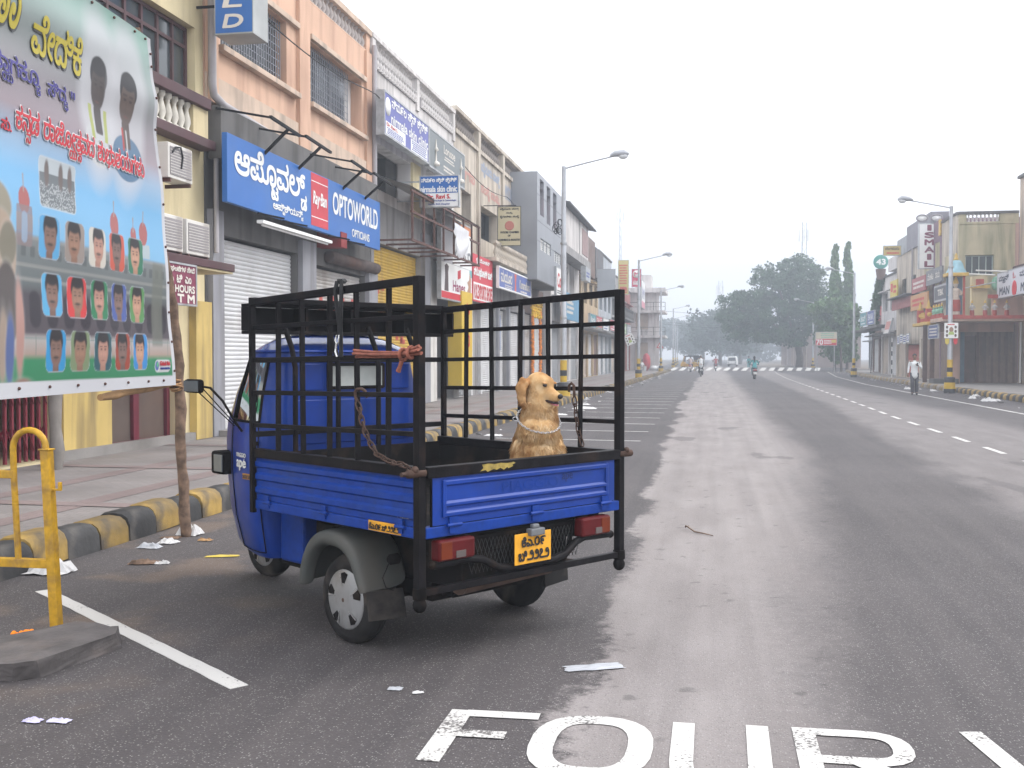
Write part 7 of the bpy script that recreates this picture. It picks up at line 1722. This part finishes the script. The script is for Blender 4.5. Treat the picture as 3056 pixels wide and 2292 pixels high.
# costumed figure cut by the frame edge
for c in ((-3.18,2.55,.22,.16,(.30,.27,.20)),(-3.10,2.25,.20,.28,(.42,.32,.24)),(-3.0,2.32,.10,.14,(.22,.20,.15)),(-3.02,1.95,.14,.26,(.10,.085,.08)),(-2.88,1.80,.05,.30,(.45,.26,.22)),(-3.08,1.68,.05,.22,(.36,.28,.22)),(-3.0,1.66,.05,.22,(.10,.14,.30)),(-2.84,1.455,.09,.028,(.28,.17,.13))): blend(soft(ell(*c[:4]), .05), (.62,.60,.58), .35); blend(soft(ell(*c[:4]), .02), c[4])
SK = [(.22,.13,.10),(.48,.27,.18),(.19,.12,.10),(.44,.24,.18),(.30,.17,.115)]
def bust(cx, cz, s, skin, shirt, hair=(.025,.022,.024), must=True, seed=0):
    r = random.Random(seed); j = r.uniform(-.06,.06)*s
    blend(soft(ell(cx, cz-1.05*s, .62*s, .42*s), .010), shirt); blend(soft(rbox(cx+j*.3, cz-.62*s, .15*s, .25*s, .05*s), .010), [k*.85 for k in skin])
    blend(soft(ell(cx+j, cz+.20*s, .335*s, .34*s), .012), hair); blend(soft(ell(cx+j, cz-.03*s, .285*s, .40*s), .014), skin); blend(soft(ell(cx+j, cz+.36*s, .29*s, .17*s), .016), hair)
    for e in (-1, 1): blend(soft(ell(cx+j+e*.11*s, cz+.02*s, .055*s, .022*s), .006), (.03,.02,.02), .8); blend(soft(rbox(cx+j+e*.12*s, cz+.10*s, .075*s, .014*s, .005), .006), (.03,.025,.025), .7); blend(soft(ell(cx+j+e*.12*s, cz-.10*s, .08*s, .06*s), .02), [min(1, k*1.35) for k in skin], .5)
    blend(soft(ell(cx+j+.02*s, cz-.09*s, .035*s, .09*s), .010), [min(1, k*1.3) for k in skin], .6)
    if must: blend(soft(ell(cx+j, cz-.20*s, .13*s, .035*s), .008), (.03,.025,.025), .85)
    blend(soft(ell(cx+j, cz-.28*s, .09*s, .02*s), .008), (.20,.07,.06), .6)
rows = [(2.415, [(.10,.36,.62),(.30,.25,.22),(.60,.56,.48),(.55,.10,.06),(.04,.19,.11)]), (2.035, [(.10,.38,.62),(.60,.05,.05),(.03,.20,.09),(.07,.11,.33),(.10,.27,.09)]), (1.66, [(.03,.28,.55),(.20,.26,.14),(.03,.10,.12),(.32,.06,.035),(.04,.24,.55)])]
SH = [(.55,.58,.62),(.60,.60,.58),(.34,.29,.25),(.42,.48,.55),(.36,.46,.58),(.45,.52,.62),(.62,.62,.62),(.60,.62,.60),(.60,.62,.66),(.42,.14,.09),(.42,.45,.58),(.38,.22,.42),(.42,.05,.06),(.10,.10,.11),(.40,.34,.28)]
pc = 0
for zc, cols in rows:
    for i, c in enumerate(cols):
        cx = -2.485+i*.338+(2.415-zc)*.10; m_ = rbox(cx, zc, .135, .142, .05); keep = img.copy(); blend(soft(m_), c); bust(cx, zc+.010, .275, SK[(pc*3+i) % 5], SH[pc], must=pc not in (9, 11, 12, 14), seed=pc); pm = soft(m_)[..., None]; img[:] = keep*(1-pm)+img*pm; blend(soft(np.abs(m_)-.003, .004), (.45,.48,.52), .6); pc += 1
# two larger men with a pale halo
for cx, cz, s, sh, hat in ((-1.74,3.60,.40,(.62,.63,.63),0), (-1.27,3.60,.42,(.12,.22,.34),1)):
    blend(soft(ell(cx, cz-.06, s*.78, s*1.6), .12), (.66,.66,.68), .75); bust(cx, cz, s, (.075,.055,.05) if not hat else (.13,.09,.075), sh, must=False, seed=9+hat)
for e in (-1, 1): blend(soft(np.abs(Ux+1.74-e*.115-(Zz-3.3)*.10*e)-.026, .01)*(np.abs(Zz-3.33) < .12), (.45,.50,.08), .9)
blend(soft(rbox(-1.33, 3.30, .015, .09, .01), .01), (.5,.06,.05)); blend(soft(rbox(-1.27, 3.28, .012, .10, .01), .01), (.6,.6,.6))
# printer's mark and white hems
blend(soft(rbox(-.62, 1.545, .155, .052, .05)), (.62,.62,.62)); blend(soft(ell(-.73, 1.545, .036, .04)), (.08,.12,.35)); blend(soft(ell(-.72, 1.555, .018, .02)), (.12,.45,.2))
blend(soft(Z0+.10-Zz, .012), (1,1,1), 0); hem = np.clip(soft(Zz-(Z0+.085), .008)+soft((ed-.062)-Ux, .008), 0, 1); blend(hem, (.60,.60,.62))
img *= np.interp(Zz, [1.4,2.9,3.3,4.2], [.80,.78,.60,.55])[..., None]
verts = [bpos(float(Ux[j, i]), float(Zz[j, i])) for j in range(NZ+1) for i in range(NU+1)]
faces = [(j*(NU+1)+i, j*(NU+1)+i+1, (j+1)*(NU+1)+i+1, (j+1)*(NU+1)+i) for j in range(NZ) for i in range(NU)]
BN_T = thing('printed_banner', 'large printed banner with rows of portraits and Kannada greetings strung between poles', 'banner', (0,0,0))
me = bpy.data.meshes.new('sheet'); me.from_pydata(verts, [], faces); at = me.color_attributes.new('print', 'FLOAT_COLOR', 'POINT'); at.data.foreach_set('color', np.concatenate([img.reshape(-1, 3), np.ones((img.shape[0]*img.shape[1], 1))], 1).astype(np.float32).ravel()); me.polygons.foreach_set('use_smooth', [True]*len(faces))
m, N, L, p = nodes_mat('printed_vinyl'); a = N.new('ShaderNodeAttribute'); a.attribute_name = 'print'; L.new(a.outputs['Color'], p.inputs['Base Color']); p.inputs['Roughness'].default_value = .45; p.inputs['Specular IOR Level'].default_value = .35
me.materials.append(m); sh_ = bpy.data.objects.new('sheet', me); COL.objects.link(sh_); sh_.parent = BN_T
bf = lambda o: (lambda x, z, k: bpos(x, z, o+k))
def btext(text, box, mat, bold, o=.004, slant=0):
    mb = MB(); letters(mb, text, box, 0, bold, 0, slant, bf(o)); return mb.obj('lettering', mat, BN_T)
RT = 'ಕ|ನ_ನ|ಡ| |ರಾ|ಜೋ_ಯ|ತ_ಸ|ವ|ದ| |ಶು|ಭಾ|ಶ|ಯ|ಗ|ಳು'
btext(RT, (-2.90,-1.0,2.99,3.21), flat('print_white', (.62,.60,.60)), .011, .003); btext(RT, (-2.90,-1.0,2.99,3.21), flat('print_red', (.52,.045,.06)), .0032, .006)
for tx, bx_ in (('ತಾ_ಯ|ಗ|ಕೂ_ಕ', (-3.15,-2.60,3.32,3.51)), ('ಸಿ|ದ_ಧ', (-2.50,-2.24,3.30,3.47)), ('"', (-2.18,-2.12,3.41,3.46))):
    btext(tx, bx_, flat('print_pale', (.40,.40,.43)), .006, .003); btext(tx, bx_, flat('print_indigo', (.05,.04,.20)), .0022, .006)
for tx, bx_ in (('ಣಾ', (-3.18,-2.84,3.66,3.95)), ('ವೇ|ದಿ|ಕೆ', (-2.67,-2.02,3.58,3.84))):
    btext(tx, bx_, flat('print_shadow', (.07,.07,.07)), .006, .003); btext(tx, (bx_[0]-.012, bx_[1]-.012, bx_[2]+.014, bx_[3]+.014), flat('print_yellow', (.40,.33,.04)), .006, .006)
btext('ಸು.', (-3.06,-2.94,3.02,3.10), MATS['print_red'], .003)
btext('Global Ads', (-.685,-.49,1.548,1.585), MATS['print_red'], .002); btext('DIGITAL MARKETING', (-.675,-.49,1.515,1.532), m_blue, .001)
mb = MB(); mb.ball((0,0,0), .011, 8, 6); ey = mb.mesh('eyelet', M('rusty_eyelet', (.10,.05,.04)))
copies(ey, 'eyelet', BN_T, [bpos(bedge(z)-.03, z, .006) for z in (1.5,1.75,2.0,2.25,2.55,2.9,3.2,3.5,3.75,4.0,4.1)] + [bpos(u, Z0+.045, .006) for u in (-3.2,-2.9,-2.5,-2.1,-1.7,-1.3,-.9,-.6)] + [bpos(u, Z1-.03, .006) for u in (-2.2,-1.8,-1.45,-1.1,-.9)])
def wpole(name, label, pts, rs, mat, cat='pole'):
    P_, R_ = [], []; r = random.Random(len(label)); pts = [Vector(p) for p in pts]
    for i in range(len(pts)-1):
        for k in range(7): P_.append(pts[i].lerp(pts[i+1], k/7)+Vector((r.uniform(-.012,.012), r.uniform(-.012,.012), 0))); R_.append((rs[i]+(rs[i+1]-rs[i])*k/7)*r.uniform(.86,1.14))
    P_.append(pts[-1]); R_.append(rs[-1]); mb = MB(); mb.tube(P_, R_, 9); return tag(mb.obj(name, mat), label, cat)
wpole('wooden_pole', 'crooked wooden pole holding the right side of the banner by the kerb', [BO+Vector((0,0,-.05)), BO+BD*-.09+Vector((0,0,.9)), BO+BD*-.17+Vector((0,0,1.8)), BO+BD*-.45+BN*-.04+Vector((0,0,2.7)), BO+BD*-.72+BN*-.05+Vector((0,0,3.6)), BO+BD*-.86+BN*-.05+Vector((0,0,4.3))], [.048,.046,.043,.042,.038,.034], m_bark2)
wpole('wooden_pole', 'thicker wooden pole standing behind the banner in front of the red gate', [(-8.35,12.55,.1), (-8.3,12.5,2.2), (-8.2,12.4,4.3)], [.085,.08,.075], M('grey_post_wood', (.22,.20,.18), .85, .2, 4, bump=.4, bscale=20))
wpole('wooden_stick', 'sawn stick tied along the bottom edge of the banner to the crooked pole', [BO+BD*-1.62+BN*-.02+Vector((0,0,1.315)), BO+BD*.02+BN*-.05+Vector((0,0,1.40))], [.030,.036], m_stick, 'stick')
wpole('wooden_stick', 'short stick poking out behind the upper right of the banner', [BO+BD*-1.7+BN*-.10+Vector((0,0,3.46)), BO+BD*-.50+BN*-.10+Vector((0,0,3.44))], [.030,.036], m_stick, 'stick')
mb = MB(); r = random.Random(8)
for k in range(7):
    c = BO+BD*(-.14+r.uniform(-.02,.02))+BN*-.02+Vector((0,0,1.37+r.uniform(-.04,.05))); R_ = r.uniform(.045,.065); t1 = r.uniform(-.5,.5)
    mb.tube([c+BD*R_*cos(a)+BN*R_*.9*sin(a)+Vector((0,0,R_*t1*cos(a))) for a in [2*pi*i/14 for i in range(14)]], .009, 5, closed=True)
tag(mb.obj('coir_lashing', M('coir', (.30,.17,.08), .95, .3, 40, bump=.5, bscale=90)), 'coir rope lashing binding the stick to the crooked pole', 'rope', kind=None)

# ================================================================ yellow barrier and its stone
m_yb = M('barrier_yellow', (.52,.29,.012), .5, .12, 4, fine=.35, dirt=(.17,.10,.04), damt=.8, dscale=7, bump=.1, bscale=30)
YB = thing('barricade', 'yellow steel barricade with hooped end standing at the kerb side', 'barricade', (-3.763, 5.644, 0))
def yp(name, fn, bevel=.004): mb = MB(); fn(mb); mb.obj(name, m_yb, YB, bevel)
yp('end_post', lambda b: b.bar((0,0,0),(-.055,.0,1.08),.055)); yp('hoop', lambda b: b.tube([(-.245,.0,.43),(-.268,0,.9),(-.272,0,1.06)]+[(-.165+.107*cos(a), 0, 1.085+.107*sin(a)) for a in [pi-pi*i/10 for i in range(11)]]+[(-.058,0,1.05)], .019, 10), 0)
yp('upper_rail', lambda b: b.bar((-.262,0,.93),(-1.9,0,.93),.045)); yp('lower_rail', lambda b: b.bar((-.03,0,.41),(-1.9,0,.41),.05)); yp('hook', lambda b: (b.bar((-.03,0,.845),(.03,0,.845),.012), b.bar((.03,0,.84),(.03,0,.89),.018)), .002); yp('post_cap', lambda b: b.box(-.09,-.02,-.035,.035,1.075,1.085))
for x in (-.55,-.85,-1.15,-1.45): yp('inner_upright', lambda b: b.bar((x,0,.43),(x,0,.91),.025))
yp('far_post', lambda b: b.bar((-1.9,0,0),(-1.9,0,1.08),.055))
rk = MB(); poly = [(-4.35,4.95),(-3.80,5.30),(-3.62,5.60),(-3.30,5.52),(-3.24,5.40),(-3.33,4.82),(-3.40,4.74),(-3.75,4.72)]
bmx = bmesh.new(); n = len(poly); tv = [bmx.verts.new((x, y, .085+.012*sin(x*5))) for x, y in poly]; bv = [bmx.verts.new((x+random.uniform(-.02,.05)*(1 if x > -3.6 else 0)-.02, y+.03, 0)) for x, y in poly]; bmx.faces.new(tv); bmx.faces.new(bv[::-1])
for i in range(n): bmx.faces.new((tv[i], bv[i], bv[(i+1) % n], tv[(i+1) % n]))
bmesh.ops.triangulate(bmx, faces=bmx.faces[:]); bmesh.ops.subdivide_edges(bmx, edges=bmx.edges[:], cuts=5, use_grid_fill=True); bmesh.ops.recalc_face_normals(bmx, faces=bmx.faces[:]); bmx.normal_update()
from mathutils import noise as mn
for v in bmx.verts:
    if v.co.z > .005: d = mn.fractal(v.co*6, 1.0, 2.0, 4)*.012 + mn.noise(v.co*25)*.004; v.co += v.normal*d
me = bpy.data.meshes.new('stone_slab'); bmx.to_mesh(me); bmx.free(); me.materials.append(M('grey_stone', (.085,.076,.074), .85, .3, 5, bump=.7, bscale=28, dirt=(.16,.13,.115), damt=.5, dscale=3)); so = bpy.data.objects.new('stone_slab', me); COL.objects.link(so); tag(so, 'rough grey stone slab lying at the foot of the yellow barricade', 'stone')

# ================================================================ litter
m_paper = M('white_litter', (.55,.54,.53), .8, .1, 8); m_film = M('grey_plastic_film', (.36,.37,.39), .3, .1, 8)
def crumple(name, label, x, y, w, d, h, mat, seed, cat='litter', z=.005, rz=0, group=None):
    r = random.Random(seed); n = 7; q = []
    for i in range(n+1):
        for j in range(n+1):
            u, v = i/n-.5, j/n-.5; e = 1-max(abs(u), abs(v))*2
            q.append((u*w*(1+r.uniform(-.12,.12)), v*d*(1+r.uniform(-.12,.12)), h*(.15+.85*r.random()**1.5)*min(1, e*2.5+.12)))
    mb = MB(); mb.add(q, [(i*(n+1)+j, (i+1)*(n+1)+j, (i+1)*(n+1)+j+1, i*(n+1)+j+1) for i in range(n) for j in range(n)]); o = mb.obj(name, mat); o.location = (x, y, z); o.rotation_euler = (0,0,rz); return tag(o, label, cat, group)
crumple('crumpled_paper', 'crumpled white paper by the foot of the crooked pole', -4.64, 8.58, .16, .13, .055, m_paper, 1); crumple('crumpled_foil', 'crushed grey bottle shaped litter beside the crumpled paper', -4.68, 8.33, .20, .10, .05, m_film, 2)
crumple('banana_leaf_scrap', 'brown leaf scrap with a white end on the asphalt', -4.35, 7.68, .26, .09, .04, m_bark2, 3, rz=.3); crumple('paper_scrap', 'torn white scrap beside the brown leaf scrap', -4.22, 7.70, .11, .06, .03, m_paper, 4, rz=.4)
crumple('yellow_wrapper', 'flat yellow wrapper lying in front of the cab', -3.90, 8.08, .26, .07, .012, M('yellow_film', (.55,.42,.06), .4), 5, rz=.35); crumple('plastic_bag', 'dirty white plastic bag behind the yellow barricade post', -4.87, 7.22, .30, .22, .11, m_paper, 6)
crumple('paper_pair', 'pale lilac scrap of paper near the stone slab', -2.96, 4.25, .085, .05, .02, M('lilac_paper', (.45,.42,.62), .7), 7); crumple('paper_pair', 'second pale lilac scrap of paper near the stone slab', -2.84, 4.27, .10, .05, .018, M('lilac_paper2', (.47,.45,.62), .7), 8)
crumple('plastic_strip', 'flat strip of grey plastic film on the pale road patch', -.60, 5.53, .30, .10, .012, m_film, 9, rz=.42); crumple('small_scrap', 'tiny grey scrap before the painted F', -1.51, 4.99, .07, .05, .01, m_film, 10); crumple('small_scrap', 'tiny white scrap before the painted F', -1.385, 4.95, .055, .025, .01, m_paper, 11, rz=.4)
crumple('torn_rag', 'pale rag heaped against the base of the crooked pole', -4.66, 9.02, .20, .18, .10, m_paper, 12); crumple('brown_leaf', 'curled brown leaf right of the crooked pole base', -4.38, 8.75, .12, .07, .03, m_stick, 13); crumple('brown_leaf', 'second curled brown leaf nearer the kerb', -4.75, 8.82, .18, .08, .02, m_bark2, 14)
mb = MB(); r = random.Random(3)
for k in range(16): mb.ball((-3.89+r.uniform(-.06,.06), 5.49+r.uniform(-.04,.04), .015+r.uniform(0,.025)), r.uniform(.012,.02), 6, 4)
tag(mb.obj('fallen_marigolds', m_org), 'little heap of orange marigold petals behind the stone slab', 'flowers', kind='stuff')
mb = MB(); mb.tube([(-.24,10.15,.02),(-.235,10.08,.05),(-.15,9.97,.012),(-.06,9.87,.014),(.015,9.79,.01)], [.004,.006,.007,.006,.004], 6); mb.tube([(-.235,10.1,.03),(-.21,10.2,.03)], .004, 5); tag(mb.obj('twig', m_bark2), 'thin dark twig on the pale strip of road', 'twig')
for i, (x, y, w) in enumerate(((9.85,41.3,.5),(10.3,42.0,.28),(9.9,44,.3),(10.6,46.5,.35),(10.2,53,.3),(9.6,56,.4))):
    crumple('plastic_bag', ['large white plastic bag by the striped right kerb','smaller white bag against the striped right kerb','white scrap further along the striped right kerb','small pale scrap below the lamp post','pale scrap past the lamp post','pale scrap near the broken kerb'][i], x, y, w, w*.7, w*.35, m_paper, 30+i, group='litter along the right kerb')
r = random.Random(44); mb = MB()
for k in range(260):
    L_ = r.random() < .6; y = r.uniform(12, 120); x = lerp_x(KL, y)+abs(r.gauss(.25,.3)) if L_ else lerp_x(KR, y)-abs(r.gauss(.2,.5)); s = r.uniform(.03,.14); a = r.uniform(0, 3); z = r.uniform(.01,.05)
    mb.add([(x+s*cos(a), y+s*sin(a), .008),(x-s*.6*sin(a), y+s*.6*cos(a), .008+z),(x-s*cos(a), y-s*sin(a), .010),(x+s*.6*sin(a), y-s*.6*cos(a), .009)], [(0,1,2,3)])
tag(mb.obj('scattered_litter', m_paper), 'scraps of litter gathered along both kerbs', 'litter', kind='stuff')
for i, (x, y, w) in enumerate(((-4.2,29.5,.5),(-3.9,33.2,.7),(-4.3,36.0,.5),(-4.4,21.5,.35))):
    crumple('paper_heap', ['heap of torn paper by the left kerb past the truck','larger heap of torn paper by the left kerb','torn paper near the nearest left lamp post','crumpled paper cups by the left kerb behind the cage'][i], x, y, w, w*.7, w*.12, m_paper, 50+i, group='litter along the left kerb')
# ================================================================ morning mist
hz = MB(); hz.box(-415, 415, -55, 615, -1.2, 52)
m = bpy.data.materials.new('mist'); m.use_nodes = True
N, L = m.node_tree.nodes, m.node_tree.links
N.remove(N['Principled BSDF'])
pv = N.new('ShaderNodeVolumePrincipled')
pv.inputs['Color'].default_value = (.70, .765, .85, 1)
pv.inputs['Density'].default_value = 0.0034
pv.inputs['Anisotropy'].default_value = 0.15
L.new(pv.outputs[0], N['Material Output'].inputs['Volume'])
tag(hz.obj('haze', m), kind='stuff')
bpy.data.scenes.remove(_tmp)
